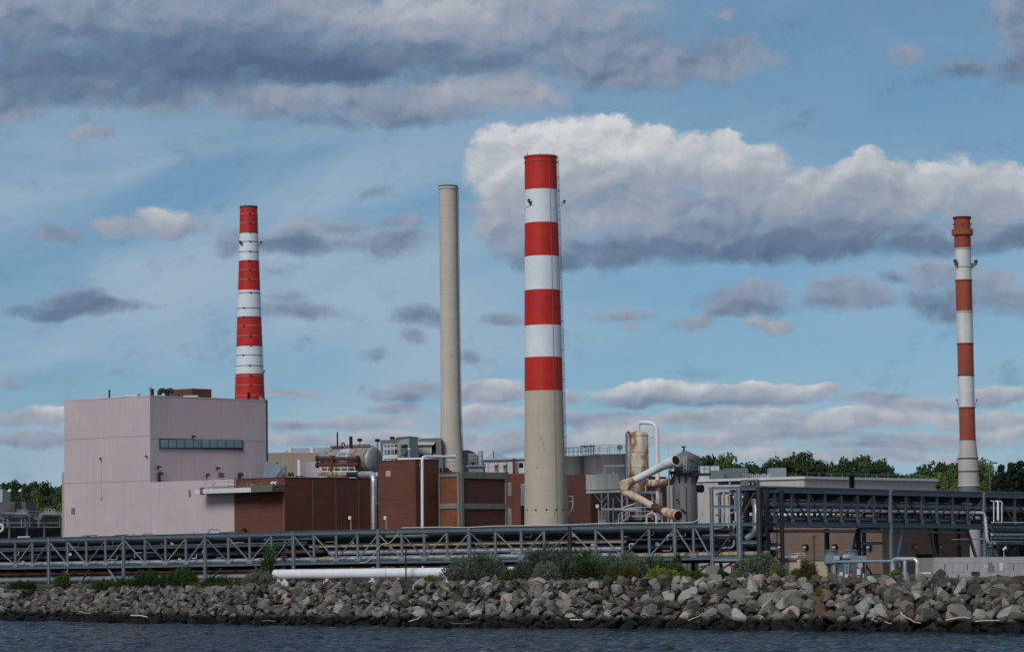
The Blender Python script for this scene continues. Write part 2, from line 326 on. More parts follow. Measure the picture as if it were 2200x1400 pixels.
# ------------------------------------------------------------------ mesh collector
class MB:
    def __init__(self): self.v = []; self.f = []; self.s = []; self.mi = []; self.cur = 0
    def add(self, verts, faces, smooth=False):
        o = len(self.v); self.v += [Vector(p) for p in verts]
        for fc in faces: self.f.append([o + i for i in fc]); self.s.append(smooth); self.mi.append(self.cur)
        return self
    def prism(self, foot, z0, z1):
        n = len(foot)
        # counter-clockwise footprint
        a = sum(foot[i][0] * foot[(i + 1) % n][1] - foot[(i + 1) % n][0] * foot[i][1] for i in range(n))
        if a < 0: foot = list(foot)[::-1]
        vs = [(p[0], p[1], z0) for p in foot] + [(p[0], p[1], z1) for p in foot]
        fs = [list(range(n))[::-1], list(range(n, 2 * n))] + [[i, (i + 1) % n, n + (i + 1) % n, n + i] for i in range(n)]
        return self.add(vs, fs)
    def box(self, c, sx, sy, sz, rz=0.):
        """c is the centre of the base"""
        ca, sa = cos(rz), sin(rz)
        ft = [(c[0] + x * ca - y * sa, c[1] + x * sa + y * ca) for x, y in ((-sx / 2, -sy / 2), (sx / 2, -sy / 2), (sx / 2, sy / 2), (-sx / 2, sy / 2))]
        return self.prism(ft, c[2], c[2] + sz)
    def beam(self, p, q, w, h, up=None):
        p, q = Vector(p), Vector(q); d = (q - p)
        if d.length < 1e-5: return self
        d.normalize()
        up = Vector(up) if up else (Vector((0, 0, 1)) if abs(d.z) < .9 else Vector((0, -1, 0)))
        s = d.cross(up).normalized(); u = s.cross(d).normalized()
        vs = []
        for b in (p, q):
            for x, y in ((-1, -1), (1, -1), (1, 1), (-1, 1)): vs.append(b + s * (x * w / 2) + u * (y * h / 2))
        return self.add(vs, [[3, 2, 1, 0], [4, 5, 6, 7], [0, 1, 5, 4], [1, 2, 6, 5], [2, 3, 7, 6], [3, 0, 4, 7]])
    def ibeam(self, p, q, w, h, t=.05, up=None):
        """rolled section: two flanges and a web"""
        p, q = Vector(p), Vector(q); d = (q - p).normalized()
        up = Vector(up) if up else (Vector((0, 0, 1)) if abs(d.z) < .9 else Vector((0, -1, 0)))
        s = d.cross(up).normalized(); u = s.cross(d).normalized()
        o = u * (h / 2 - t / 2)
        self.beam(p + o, q + o, w, t, u); self.beam(p - o, q - o, w, t, u)
        return self.beam(p, q, t, h - 2 * t, u)
    def tube(self, pts, r, seg=12, caps=True, smooth=True, rads=None):
        pts = [Vector(p) for p in pts]; n = len(pts)
        rads = rads or [r] * n
        dirs = []
        for i in range(n):
            a = pts[max(i - 1, 0)]; b = pts[min(i + 1, n - 1)]
            d = (b - a)
            if 0 < i < n - 1: d = (pts[i] - a).normalized() + (b - pts[i]).normalized()
            dirs.append(d.normalized())
        ref = Vector((0, 0, 1)) if abs(dirs[0].z) < .9 else Vector((1, 0, 0))
        s = dirs[0].cross(ref).normalized()
        vs = []
        for i in range(n):
            d = dirs[i]; s = (s - d * s.dot(d)).normalized(); u = d.cross(s)
            for k in range(seg):
                a = 2 * pi * k / seg; vs.append(pts[i] + (s * cos(a) + u * sin(a)) * rads[i])
        fs = []
        for i in range(n - 1):
            for k in range(seg):
                k2 = (k + 1) % seg; fs.append([i * seg + k, i * seg + k2, (i + 1) * seg + k2, (i + 1) * seg + k])
        self.add(vs, fs, smooth)
        if caps:
            self.add(vs[:seg], [list(range(seg))[::-1]]); self.add(vs[-seg:], [list(range(seg))])
        return self
    def lathe(self, c, prof, seg=32, smooth=True, axis=None, caps=True):
        """prof: list of (radius, height) above c; axis: direction (z by default)"""
        c = Vector(c); ax = Vector(axis).normalized() if axis else Vector((0, 0, 1))
        ref = Vector((0, 1, 0)) if abs(ax.y) < .9 else Vector((1, 0, 0))
        s = ax.cross(ref).normalized(); u = ax.cross(s)
        vs = []; fs = []
        for (r, h) in prof:
            for k in range(seg):
                a = 2 * pi * k / seg; vs.append(c + ax * h + (s * cos(a) + u * sin(a)) * r)
        for i in range(len(prof) - 1):
            for k in range(seg):
                k2 = (k + 1) % seg; fs.append([i * seg + k, i * seg + k2, (i + 1) * seg + k2, (i + 1) * seg + k])
        self.add(vs, fs, smooth)
        if not caps: return self
        self.add(vs[:seg], [list(range(seg))[::-1]]); self.add(vs[-seg:], [list(range(seg))])
        return self
    def quad(self, a, b, c, d): return self.add([a, b, c, d], [[0, 1, 2, 3]])
    def build(self, name, m, parent=None):
        off = Vector((0, 0, 0)); p = parent
        while p is not None: off += p.location; p = p.parent
        me = bpy.data.meshes.new(name)
        me.from_pydata([tuple(v - off) for v in self.v], [], self.f)
        for x in (m if isinstance(m, (list, tuple)) else [m]): me.materials.append(M[x] if isinstance(x, str) else x)
        me.polygons.foreach_set('use_smooth', self.s); me.polygons.foreach_set('material_index', self.mi)
        me.validate(); me.update()
        if not isinstance(m, (list, tuple)) or True:
            bm = bmesh.new(); bm.from_mesh(me); bmesh.ops.recalc_face_normals(bm, faces=bm.faces); bm.to_mesh(me); bm.free()
        o = bpy.data.objects.new(name, me); COL.objects.link(o)
        if parent is not None: o.parent = parent
        return o

def tag(o, label=None, cat=None, group=None, kind=None):
    if label: o['label'] = label
    if cat: o['category'] = cat
    if group: o['group'] = group
    if kind: o['kind'] = kind
    return o
def thing(name, label, cat, loc=(0, 0, 0), group=None):
    o = bpy.data.objects.new(name, None); COL.objects.link(o); o.location = loc; o.empty_display_size = .5
    return tag(o, label, cat, group)
def fillet(pts, r, n=5):
    """round the corners of a polyline"""
    pts = [Vector(p) for p in pts]; out = [pts[0]]
    for i in range(1, len(pts) - 1):
        a, b, c = pts[i - 1], pts[i], pts[i + 1]
        u = (a - b); v = (c - b); k = min(r, u.length * .49, v.length * .49)
        p0 = b + u.normalized() * k; p1 = b + v.normalized() * k
        for j in range(n + 1):
            t = j / n; out.append(p0 * (1 - t) ** 2 + b * (2 * t * (1 - t)) + p1 * t ** 2)
    return out + [pts[-1]]
GZ = 4.0     # plant ground level
# ------------------------------------------------------------------ the river, the bank and the plant ground
SHORE = [onz(px, py, 0) for px, py in ((0, 1330), (400, 1338), (800, 1344), (1200, 1347.5), (1580, 1351), (1900, 1353.5), (2200, 1357))]
SHORE = [SHORE[0] + (SHORE[0] - SHORE[2]) * k for k in (12, 3, .6)] + SHORE + [SHORE[-1] + (SHORE[-1] - SHORE[-3]) * k for k in (.6, 3, 14)]
SL = [0.]
for a, b in zip(SHORE, SHORE[1:]): SL.append(SL[-1] + (b - a).length)
def shore(s):
    for i in range(len(SL) - 1):
        if s <= SL[i + 1] or i == len(SL) - 2:
            t = (s - SL[i]) / (SL[i + 1] - SL[i]); p = SHORE[i].lerp(SHORE[i + 1], t)
            return p
INL = Vector((SHORE[-4].y - SHORE[3].y, 0, 0))
_d = (SHORE[9] - SHORE[3]).normalized(); INL = Vector((-_d.y, _d.x, 0))     # inland direction
S0, S1 = SL[3], SL[9]                                                        # the stretch in the picture
def crest(s):
    t = (s - S0) / (S1 - S0)
    k = [(-.5, 3.3), (0, 3.45), (.25, 3.75), (.45, 4.3), (.7, 4.45), (1, 4.45), (1.6, 4.4)]
    for (a, x), (b, y) in zip(k, k[1:]):
        if t <= b: return x + (y - x) * min(max((t - a) / (b - a), 0), 1)
    return 4.4
RUN = 7.0
def bank(s, t):
    """t = 0 at the waterline, 1 at the crest"""
    p = shore(s) + INL * (RUN * t); z = crest(s)
    p.z = z * t if t < 1 else z
    return p

# river: one sheet, finely meshed where it is seen, with real ripples
def make_water():
    def spread(lo, hi, step, far_lo, far_hi):
        a = [lo + step * i for i in range(int((hi - lo) / step) + 1)]
        g = step; x = hi
        while x < far_hi: g *= 1.7; x += g; a.append(min(x, far_hi))
        g = step; x = lo; pre = []
        while x > far_lo: g *= 1.7; x -= g; pre.append(max(x, far_lo))
        return pre[::-1] + a
    xs = spread(-74, 56, .42, -2500, 2500); ys = spread(196, 372, .42, -400, 700)
    vs = []
    for y in ys:
        for x in xs:
            z = 0
            if -80 < x < 62 and 190 < y < 378:
                w = mnoise.noise((x * .22, y * .10, 3.1)) * .5 + .5
                z = .22 * mnoise.noise((x * .30, y * .55, .3)) + .30 * (1 - abs(mnoise.noise((x * .62 + y * .2, y * .9, 7.7)))) * (.35 + w) + .12 * mnoise.noise((x * 1.3, y * 1.6, 1.3))
                z -= .30
            vs.append((x, y, z))
    nx = len(xs); fs = []
    for j in range(len(ys) - 1):
        for i in range(nx - 1): fs.append([j * nx + i, j * nx + i + 1, (j + 1) * nx + i + 1, (j + 1) * nx + i])
    me = bpy.data.meshes.new('water'); me.from_pydata(vs, [], fs)
    me.polygons.foreach_set('use_smooth', [True] * len(fs))
    mt = bpy.data.materials.new('river_water'); mt.use_nodes = True
    T = NT(mt.node_tree); bs = T.t.nodes['Principled BSDF']
    pos = T.n('ShaderNodeNewGeometry').outputs['Position']
    big = T.noise(T.vec('MULTIPLY', pos, (.03, .07, 1)), scale=1, detail=4, rough=.6)
    T.put(bs.inputs['Base Color'], T.ramp(big, [(.3, (.004, .017, .032)), (.7, (.007, .026, .046))]))
    bs.inputs['Roughness'].default_value = .07; bs.inputs['IOR'].default_value = 1.33
    bs.inputs['Specular IOR Level'].default_value = .10
    h1 = T.noise(T.vec('MULTIPLY', pos, (1.3, 1.5, 1)), scale=1, detail=6, rough=.62, dist=.5)
    h2 = T.noise(T.vec('MULTIPLY', pos, (4.2, 4.6, 1)), scale=1, detail=4, rough=.6)
    bp = T.n('ShaderNodeBump'); bp.inputs['Strength'].default_value = 1.0; bp.inputs['Distance'].default_value = .5
    T.put(bp.inputs['Height'], T.math('MULTIPLY_ADD', h2, .35, h1)); T.put(bs.inputs['Normal'], bp.outputs[0])
    me.materials.append(mt)
    o = bpy.data.objects.new('water', me); COL.objects.link(o); tag(o, kind='structure')
make_water()

# bank and ground
bk = MB(); gr = MB()
ss = [SL[0], SL[1], SL[2]] + [S0 + (S1 - S0) * i / 60 for i in range(61)] + [SL[10], SL[11], SL[12]]
prof = [(-.5, -2.2), (0, -.35), (.5, None), (1, None), (1.25, None), (1.6, GZ)]
rows = []
for s in ss:
    row = []
    for t, z in prof:
        p = shore(s) + INL * (RUN * t)
        p.z = z if z is not None else (bank(s, min(t, 1)).z - (.35 if t <= 1 else .1))
        row.append(p)
    rows.append(row)
vs = [p for r in rows for p in r]; k = len(prof)
bk.add(vs, [[i * k + j, (i + 1) * k + j, (i + 1) * k + j + 1, i * k + j + 1] for i in range(len(rows) - 1) for j in range(k - 1)], True)
tag(bk.build('embankment', mat('dark_bank_soil', (.028, .024, .02), .95, var=.3, bump=.4)), kind='structure')
inner = [r[-1] for r in rows]
far = [p + Vector((0, 6000, 0)) + Vector((p.x * 12, 0, 0)) for p in inner]
gr.add(inner + far, [[i, i + 1, len(inner) + i + 1, len(inner) + i] for i in range(len(inner) - 1)])
tag(gr.build('ground', mat('plant_yard_ground', (.075, .068, .058), .95, var=.3, scale=.2, bump=.3)), kind='structure')

# ------------------------------------------------------------------ riprap
def rock_mat(name, a, b, light):
    mt = bpy.data.materials.new(name); mt.use_nodes = True
    T = NT(mt.node_tree); bs = T.t.nodes['Principled BSDF']
    gn = T.n('ShaderNodeNewGeometry'); pos = gn.outputs['Position']
    rnd = T.n('ShaderNodeObjectInfo').outputs['Random']
    n1 = T.noise(T.vec('MULTIPLY', pos, (1, 1, 1.8)), scale=1.7, detail=7, rough=.68, dist=.7)
    col = T.mix(T.maprange(n1, .3, .7), a, b)
    vein = T.noise(T.vec('MULTIPLY', pos, (1, 1, 3.2)), scale=2.6, detail=5, rough=.6, dist=1.6)
    vm = T.maprange(T.math('ABSOLUTE', T.math('SUBTRACT', vein, .5)), .0, .035, .55, 0)
    col = T.mix(vm, col, light)
    f = T.maprange(rnd, 0, 1, .58, 1.12); isl = T.n('ShaderNodeNewGeometry').outputs['Random Per Island']
    f = T.math('MULTIPLY', f, T.maprange(isl, 0, 1, .66, 1.14))
    col = T.vec('MULTIPLY', col, T.comb(f, f, f))
    # the tide line: weed and wet stone near the water
    z = T.sep(pos)[2]
    zz = T.math('ADD', z, T.math('MULTIPLY', T.math('SUBTRACT', T.noise(pos, scale=.5, detail=4), .5), .8))
    wet = T.maprange(zz, .75, 1.35, 1, 0, smooth=True)
    col = T.mix(wet, col, (.0045, .004, .003))
    T.put(bs.inputs['Base Color'], col)
    T.put(bs.inputs['Roughness'], T.maprange(wet, 0, 1, .85, .75))
    bs.inputs['Specular IOR Level'].default_value = .3
    bp = T.n('ShaderNodeBump'); bp.inputs['Strength'].default_value = .9; bp.inputs['Distance'].default_value = .16
    T.put(bp.inputs['Height'], T.noise(T.vec('MULTIPLY', pos, (1, 1, 1.7)), scale=2.6, detail=8, rough=.68, dist=.6)); T.put(bs.inputs['Normal'], bp.outputs[0])
    return mt
TONES = {
 'mid grey': rock_mat('grey_stone', (.108, .102, .088), (.215, .204, .176), (.33, .32, .28)),
 'light grey': rock_mat('light_grey_stone', (.20, .198, .172), (.36, .355, .31), (.48, .465, .42)),
 'dark grey': rock_mat('dark_grey_stone', (.046, .043, .037), (.096, .090, .078), (.16, .15, .13)),
 'brown': rock_mat('brown_stone', (.075, .058, .044), (.15, .12, .092), (.21, .18, .15)),
 'rust red': rock_mat('red_stone', (.075, .042, .032), (.13, .072, .052), (.20, .14, .11)),
 'pale tan': rock_mat('tan_stone', (.26, .20, .145), (.44, .37, .29), (.55, .50, .43)),
}
TW = [('mid grey', .42), ('light grey', .24), ('dark grey', .18), ('brown', .10), ('rust red', .020), ('pale tan', .04)]
def pick_tone(px):
    w = [(t, x * (2.1 if t in ('rust red', 'pale tan', 'brown') and px > 1500 else .45 if t in ('rust red', 'brown', 'pale tan', 'dark grey') and px < 480 else 1)) for t, x in TW]
    r = RND.random() * sum(x for _, x in w)
    for t, x in w:
        r -= x
        if r <= 0: return t
    return 'mid grey'
def rock_shape(seed, sub=3):
    """a quarried block: a sphere cut by planes, with rough broken faces"""
    R = random.Random(seed)
    bm = bmesh.new(); bmesh.ops.create_icosphere(bm, subdivisions=sub, radius=1)
    sc = (R.uniform(1.0, 1.55), R.uniform(.75, 1.1), R.uniform(.55, .95))
    planes = []
    for _ in range(R.randint(11, 15)):
        n = Vector((R.gauss(0, 1), R.gauss(0, 1), R.gauss(0, 1))).normalized(); planes.append((n, R.uniform(.36, .62)))
    for ax in (Vector((1, 0, 0)), Vector((-1, 0, 0)), Vector((0, 1, 0)), Vector((0, -1, 0)), Vector((0, 0, 1)), Vector((0, 0, -1))):
        planes.append(((ax + Vector((R.gauss(0, .3), R.gauss(0, .3), R.gauss(0, .3)))).normalized(), R.uniform(.5, .66)))
    for v in bm.verts:
        p = v.co.copy()
        for n, d in planes:
            h = p.dot(n) - d
            if h > 0: p -= n * h
        p += p.normalized() * .03 * mnoise.noise(p * 2.3 + Vector((seed, 0, 0)))
        p += p.normalized() * .018 * mnoise.noise(p * 6.0 + Vector((0, seed, 0)))
        v.co = Vector((p.x * sc[0], p.y * sc[1], p.z * sc[2])) * 1.14
    vs = [v.co.copy() for v in bm.verts]; fs = [[v.index for v in f.verts] for f in bm.faces]
    bm.free(); return vs, fs
SHAPES_HI = [rock_shape(100 + i, 3) for i in range(14)]
SHAPES_LO = [rock_shape(100 + i, 2) for i in range(14)]

# lay the blocks: rows across the slope, jittered, sizes growing towards the right end as in the photo
rocks = []
def px_of(p):
    r = p - CAM_POS; w = r.dot(FWD)
    return 1100 + FPX * r.dot(RIGHT) / w, 700 - FPX * r.dot(UP) / w
s = S0 - 6
def size_at(s):
    t = min(max((s - S0) / (S1 - S0), 0), 1); return .46 + .24 * t
for layer in range(2):
    t = -.14
    while t < 1.42:
        s = S0 - 17 + RND.random()
        while s < S1 + 4:
            base = size_at(s)
            r = base * RND.choice((.5, .62, .72, .8, .9, 1., 1.1, 1.25, 1.45, 1.7)) * (1 if layer == 0 else .82)
            tt = t + RND.uniform(-.06, .06)
            p = bank(s + RND.uniform(-.25, .25), tt) if tt < 1 else bank(s, 1) + INL * (RUN * (tt - 1)) - Vector((0, 0, (tt - 1) * .9))
            p = p + Vector((0, 0, (.02 if layer == 0 else .30) * r + RND.uniform(-.12, .14) - (.25 if tt > 1.05 else 0)))
            rocks.append((r, p, RND.randrange(14), (RND.uniform(-.9, .9), RND.uniform(-.9, .9), RND.uniform(0, 6.28)), tt, layer))
            s += r * (1.55 if layer == 0 else 2.9)
        t += .118 if layer == 0 else .17
# a few very large blocks
for px, tt, r in ((1650, .55, 1.55), (1860, .4, 1.3), (1935, .7, 1.1), (2060, .3, 1.4), (2150, .62, 1.5), (1785, .2, 1.3), (1560, .33, 1.25), (1400, .42, 1.1), (905, .22, 1.05), (735, .3, 1.0), (1700, .25, 1.2), (2185, .2, 1.4), (1960, .2, 1.15), (1480, .62, 1.1), (1610, .9, .9), (1725, .92, .85)):
    best = min((S0 + (S1 - S0) * i / 600 for i in range(601)), key=lambda q: abs(px_of(bank(q, tt))[0] - px))
    rocks.append((r, bank(best, tt) + Vector((0, 0, .25)), RND.randrange(14), (RND.uniform(-.4, .4), RND.uniform(-.4, .4), RND.uniform(0, 6.28)), tt, 2))
def rank(q):
    p = q[1]; px = px_of(p)[0]
    if not -5 < px < 2205 or q[4] > 1.2: return 0
    return q[0] * ppm(p.y) * (.4 if q[4] < .06 else 1) * (1.12 if q[5] else 1)
rocks.sort(key=rank, reverse=True)
ZONES = [(150, 'below the bridge\'s far end'), (290, 'below the pink building'), (440, 'below the dark weeds'), (590, 'below the tall weed'), (760, 'below the pipeline cap'),
         (940, 'below the white pipeline'), (1110, 'below the rounded sage bush'), (1290, 'below the broadest stack'), (1420, 'below the rusty vessel'), (1530, 'below the yellow green shrub'), (1640, 'below the steel pipe tower'),
         (1760, 'below the lone sage bush'), (1890, 'below the twin fan coolers'), (2000, 'below the silver pipe loop'), (2110, 'below the retaining wall'), (9999, 'below the slim camera post')]
def row_of(t):
    return 'dark wet waterline' if t < .1 else 'foot' if t < .3 else 'lower slope' if t < .5 else 'upper slope' if t < .75 else 'upper edge' if t < .95 else 'crest'
SIZES = [(1.15, 'huge'), (.95, 'big'), (.8, 'medium'), (0, 'small')]
meshes = {}
rub = {t: MB() for t in TONES}
for i, (r, p, sh, rot, tt, layer) in enumerate(rocks):
    px = px_of(p)[0]; tone = pick_tone(px)
    if i < 300:
        key = (sh, tone)
        if key not in meshes:
            vs, fs = SHAPES_HI[sh]; me = bpy.data.meshes.new('boulder'); me.from_pydata(vs, [], fs); me.materials.append(TONES[tone]); meshes[key] = me
        o = bpy.data.objects.new('boulder', meshes[key]); COL.objects.link(o)
        o.location = p; o.rotation_euler = rot; o.scale = (r, r, r)
        zone = next(z for lim, z in ZONES if px < lim); size = next(w for lim, w in SIZES if r >= lim)
        where = row_of(tt)
        tag(o, f'{size} {tone} boulder at the {where} {zone}' if where != 'dark wet waterline' else f'{size} dark wet boulder at the waterline {zone}', 'boulder', 'boulders of the stone bank along the water')
    else:
        vs, fs = SHAPES_LO[sh]; from_rot = Matrix.Rotation(rot[2], 3, 'Z') @ Matrix.Rotation(rot[1], 3, 'Y') @ Matrix.Rotation(rot[0], 3, 'X')
        rub[tone].add([p + from_rot @ (v * r) for v in vs], fs)
allr = MB(); names = list(TONES)
for k_, t in enumerate(names):
    allr.cur = k_; allr.add(rub[t].v, rub[t].f)
o = bpy.data.meshes.new('riprap'); o.from_pydata([tuple(v) for v in allr.v], [], allr.f)
for t in names: o.materials.append(TONES[t])
o.polygons.foreach_set('material_index', allr.mi)
ob = bpy.data.objects.new('riprap', o); COL.objects.link(ob)
tag(ob, 'grey and brown broken stone filling the sloping bank between the boulders', 'riprap', kind='stuff')
# ------------------------------------------------------------------ buildings
B_ = at(322, 851, 435); ZT = B_.z
A_ = onz(138, 862, ZT); C_ = onz(574, 861, ZT)
D1 = Vector((B_.x - A_.x, B_.y - A_.y, 0)).normalized()       # long fronts: towards the right and the viewer
D2 = Vector((C_.x - B_.x, C_.y - B_.y, 0)).normalized()       # side fronts: towards the right and away
def nrm(d):
    n = Vector((-d.y, d.x, 0)).normalized(); return n if n.y < 0 else -n
N1, N2 = nrm(D1), nrm(D2)
def flat(p, z): return Vector((p[0], p[1], z))
def wallbox(mb, P, d, px0, px1, py0, py1, thick=.08, off=0.):
    """a slab standing proud of the wall plane (through P along d), between photo columns px0..px1 and rows py0..py1"""
    a = online(px0, py0, P, d); zb = online(px0, py1, P, d).z; b = online(px1, py0, P, d)
    n = nrm(d); a2, b2 = flat(a, 0) + n * off, flat(b, 0) + n * off
    return mb.prism([a2, b2, b2 + n * thick, a2 + n * thick], min(a.z, zb), max(a.z, zb))
def flood(parent, p, n, name='wall_lamp', s=.5):
    lp = MB(); f = flat(p, p.z)
    s_ = Vector((-n.y, n.x, 0))
    lp.beam(f, f + n * .25, .12, .12)
    lp.beam(f + n * .25 + Vector((0, 0, .12)), f + n * (.25 + s) + Vector((0, 0, -.05)), s * 1.3, s * .9)
    o = lp.build(name, 'black', parent)
    g = MB(); c = f + n * (.26 + s) - Vector((0, 0, .1)); g.beam(c, c + n * .02, s * 1.0, s * .5)
    g.build('lens', 'lens', o)
    return o
def rail(mb, pts, h=1.05, step=1.6, r=.035, mid=True, rr=None):
    pts = [Vector(p) for p in pts]; r2 = rr or r
    for a, b in zip(pts, pts[1:]):
        mb.beam(a + Vector((0, 0, h)), b + Vector((0, 0, h)), r2 * 2, r2 * 2)
        if mid: mb.beam(a + Vector((0, 0, h * .52)), b + Vector((0, 0, h * .52)), r2 * 1.6, r2 * 1.6)
        n = max(1, int((b - a).length / step + .5))
        for i in range(n + (1 if b is pts[-1] else 0)):
            p = a.lerp(b, i / n); mb.beam(p, p + Vector((0, 0, h)), r * 2, r * 2)
    return mb
def ladder(mb, p, q, out, w=.45, step=.4, r=.03):
    p, q = Vector(p), Vector(q); s = (q - p).normalized().cross(Vector(out)).normalized() * w / 2
    mb.beam(p - s, q - s, r * 2, r * 2); mb.beam(p + s, q + s, r * 2, r * 2)
    n = int((q - p).length / step)
    for i in range(1, n): c = p.lerp(q, i / n); mb.beam(c - s, c + s, r * 1.5, r * 1.5)
    return mb

# ---- pink building
pink = thing('pink_building', 'tall plain pink rendered block with a long strip window and a lower wing', 'building', flat(B_, GZ))
Q_ = A_ + (C_ - B_)
up = MB().prism([A_, B_, C_, Q_], GZ, ZT)
up.prism([flat(A_, 0) + N1 * .04 - D1 * .04, flat(B_, 0) + N1 * .04 - D2 * .0 + D1 * .04, flat(B_, 0) + D1 * .04 - N1 * .3, flat(A_, 0) - N1 * .3 - D1 * .04], ZT, ZT + .16)
up.prism([flat(B_, 0) + N2 * .04 + D2 * .34, flat(C_, 0) + N2 * .04, flat(C_, 0) - N2 * .3, flat(B_, 0) - N2 * .3 + D2 * .34], ZT, ZT + .16)
up.build('wall', 'pink_wall', pink)
E_ = online(503, 1029, B_, D1); ZW = online(330, 1035, B_, D1).z
wing = MB().prism([flat(B_, 0) + D1 * .02, E_, flat(E_, 0) + D2 * 26, flat(B_, 0) + D1 * .02 + D2 * 26], GZ, ZW)
wing.build('wing', 'pink_wall', pink)
jt = MB()
wallbox(jt, B_, D1, 138.5, 321.5, 943, 945, .02); wallbox(jt, B_, D1, 138.5, 321.5, 1037, 1039, .02)
wallbox(jt, B_, D2, 323, 573.5, 940, 942, .02)
jt.build('panel_joint', 'pink_dark', pink)
sm = MB(); wallbox(sm, B_, D2, 571.5, 574, 860, 1024, .12); sm.build('corner_flashing', 'steel_d', pink)
wf = MB(); wallbox(wf, B_, D2, 342, 521.5, 941, 962.5, .10); win = wf.build('window', 'steel_d', pink)
wf = MB()
for i in range(10):
    x0 = 344.5 + i * 17.6; wallbox(wf, B_, D2, x0, x0 + 15.8, 943.2, 960.6, .03, .10)
wf.build('pane', 'glass', win)
sl = MB(); wallbox(sl, B_, D2, 340.5, 523, 962.6, 964.4, .22); sl.build('sill', 'concrete', win)
for px, py in ((338, 1004.5), (465, 1007), (413, 939)):
    flood(pink, online(px, py, B_, D2), N2, s=.42)
for px, py in ((218, 985), (316.5, 980)):
    flood(pink, online(px, py, B_, D1), N1, s=.2)
for px in (218,):
    c = MB(); a = online(px, 988, B_, D1) + N1 * .06; b = online(px, 1066, B_, D1) + N1 * .06; c.beam(a, b, .03, .02); c.build('conduit', 'pink_wall', pink)
    c = MB(); wallbox(c, B_, D1, px - 2, px + 2, 1066, 1072.5, .12); c.build('junction_box', 'concrete_l', pink)
lv = MB(); wallbox(lv, B_, D1, 153.5, 161, 1091, 1104, .05); l0 = lv.build('louver', 'opening', pink)
lv = MB()
for i in range(5): wallbox(lv, B_, D1, 153.8, 160.6, 1092 + i * 2.5, 1093.2 + i * 2.5, .08, .05)
lv.build('slats', 'galv', l0)
v = MB(); wallbox(v, B_, D1, 406, 409.4, 1052, 1067, .06); v.build('vent_slot', 'olive', pink)
dd = MB(); wallbox(dd, B_, D2, 469, 480, 1015, 1027.5, .06); dd.build('roof_door', 'hvac', pink)
def goose(px, py0, pyt, w, r, m='black', Y=None):
    g = MB(); a = online(px, py0, B_, D2) + N2 * .5; a.z = ZW - .1; t = online(px, pyt, B_, D2) + N2 * .5
    g.tube(fillet([a, t, t + N2 * w, t + N2 * w - Vector((0, 0, .35))], .3), r, 10); g.build('vent_pipe', m, pink)
goose(337.5, 1035, 1016, .5, .26); goose(440, 1031, 1018, .5, .14); goose(510, 1028, 1018, .55, .28)
goose(518, 1028, 1017, .3, .05, 'pink_dark'); goose(532, 1028, 1016, .3, .05, 'pink_dark')
def on_roof(px, py, d_back):
    a = onz(px, py, ZT); return flat(a, ZT)
def roofpt(px, Y): a = at(px, 858, Y); return Vector((a.x, a.y, ZT))
H_ = lambda px, pyt, Y: at(px, pyt, Y).z - ZT
# roof vents, exhausts, penthouse
for px, Y, w, pyt in ((214, 446, 1.9, 854.5), (254, 444, 1.7, 852), (284, 442, 2.1, 848), (411, 444, 2.2, 850), (372, 448, 1.5, 852.5), (345, 444, .9, 849)):
    p = roofpt(px, Y); h = H_(px, pyt, Y); g = MB()
    g.box(p, w * .7, w * .7, h * .6); g.box(p + Vector((0, 0, h * .6)), w, w, h * .4); g.build('roof_vent', 'white_old', pink)
for px, Y, pyt, r, m in ((235, 444, 837, .13, 'black'), (298, 441, 845, .2, 'galv'), (323, 439, 831, .16, 'galv'), (328, 439, 835, .2, 'black'), (461, 448, 852, .18, 'white_old'), (384, 444, 843, .1, 'rusty'), (560, 452, 852, .2, 'galv'), (566, 452, 856, .35, 'galv'), (534, 450, 842, .2, 'black')):
    p = roofpt(px, Y); h = H_(px, pyt, Y); g = MB(); g.lathe(p, [(r, 0), (r, h * .86), (r * 1.25, h * .88), (r * 1.1, h)], 10); g.build('exhaust_pipe', m, pink)
pc = at(413, 834, 452); a = pc - D1 * 5.3; b = pc + D2 * 4.0
ph = MB().prism([flat(a, 0), flat(pc, 0), flat(b, 0), flat(a, 0) + D2 * 4.0], ZT, pc.z); ph.build('penthouse', 'brick_d', pink)
for px in (343, 359):
    p = roofpt(px, 448); h = H_(px, 838, 448); g = MB(); g.tube(fillet([p, p + Vector((0, 0, h)), p + Vector((.75, -.2, h)), p + Vector((.75, -.2, h - .5))], .4), .36, 10); g.build('exhaust_hood', 'black', pink)
# rear tan strip that shows past the pink corner
bt = MB(); a = at(133, 1015, 462); b = at(150, 1015, 458)
bt.prism([flat(a, 0), flat(b, 0), flat(b, 0) + Vector((2, 8, 0)), flat(a, 0) + Vector((0, 8, 0))], GZ, a.z); bt.build('rear_annex', 'tan_wall', pink)

# ---- low brick building with the rusty tank on its roof
G_ = online(612, 1026, B_, D1); ZB = G_.z; H2 = online(822, 1028, G_, D2)
brick = thing('brick_building', 'low red brick building with a loading canopy at its corner and a flat roof', 'building', flat(G_, GZ))
MB().prism([flat(E_, 0) + D1 * .02, G_, H2, flat(H2, 0) - D1 * ((G_ - E_).length - .05)], GZ, ZB).build('wall', 'brick', brick)
cp = MB()
cp.prism([flat(E_, 0) + N1 * .05 + D1 * .02, flat(G_, 0) + N1 * .05 + D1 * .05, flat(G_, 0) - N1 * .25 + D1 * .05, flat(E_, 0) - N1 * .25 + D1 * .02], ZB, ZB + .14)
cp.prism([flat(G_, 0) + N2 * .05 + D2 * .31, flat(H2, 0) + N2 * .05, flat(H2, 0) - N2 * .25, flat(G_, 0) - N2 * .25 + D2 * .31], ZB, ZB + .14)
cp.build('coping', 'brick_d', brick)
for px in (671, 721, 770):
    c = MB(); wallbox(c, G_, D2, px, px + 1.2, 1030, 1150, .04); c.build('downpipe', 'hvac', brick)
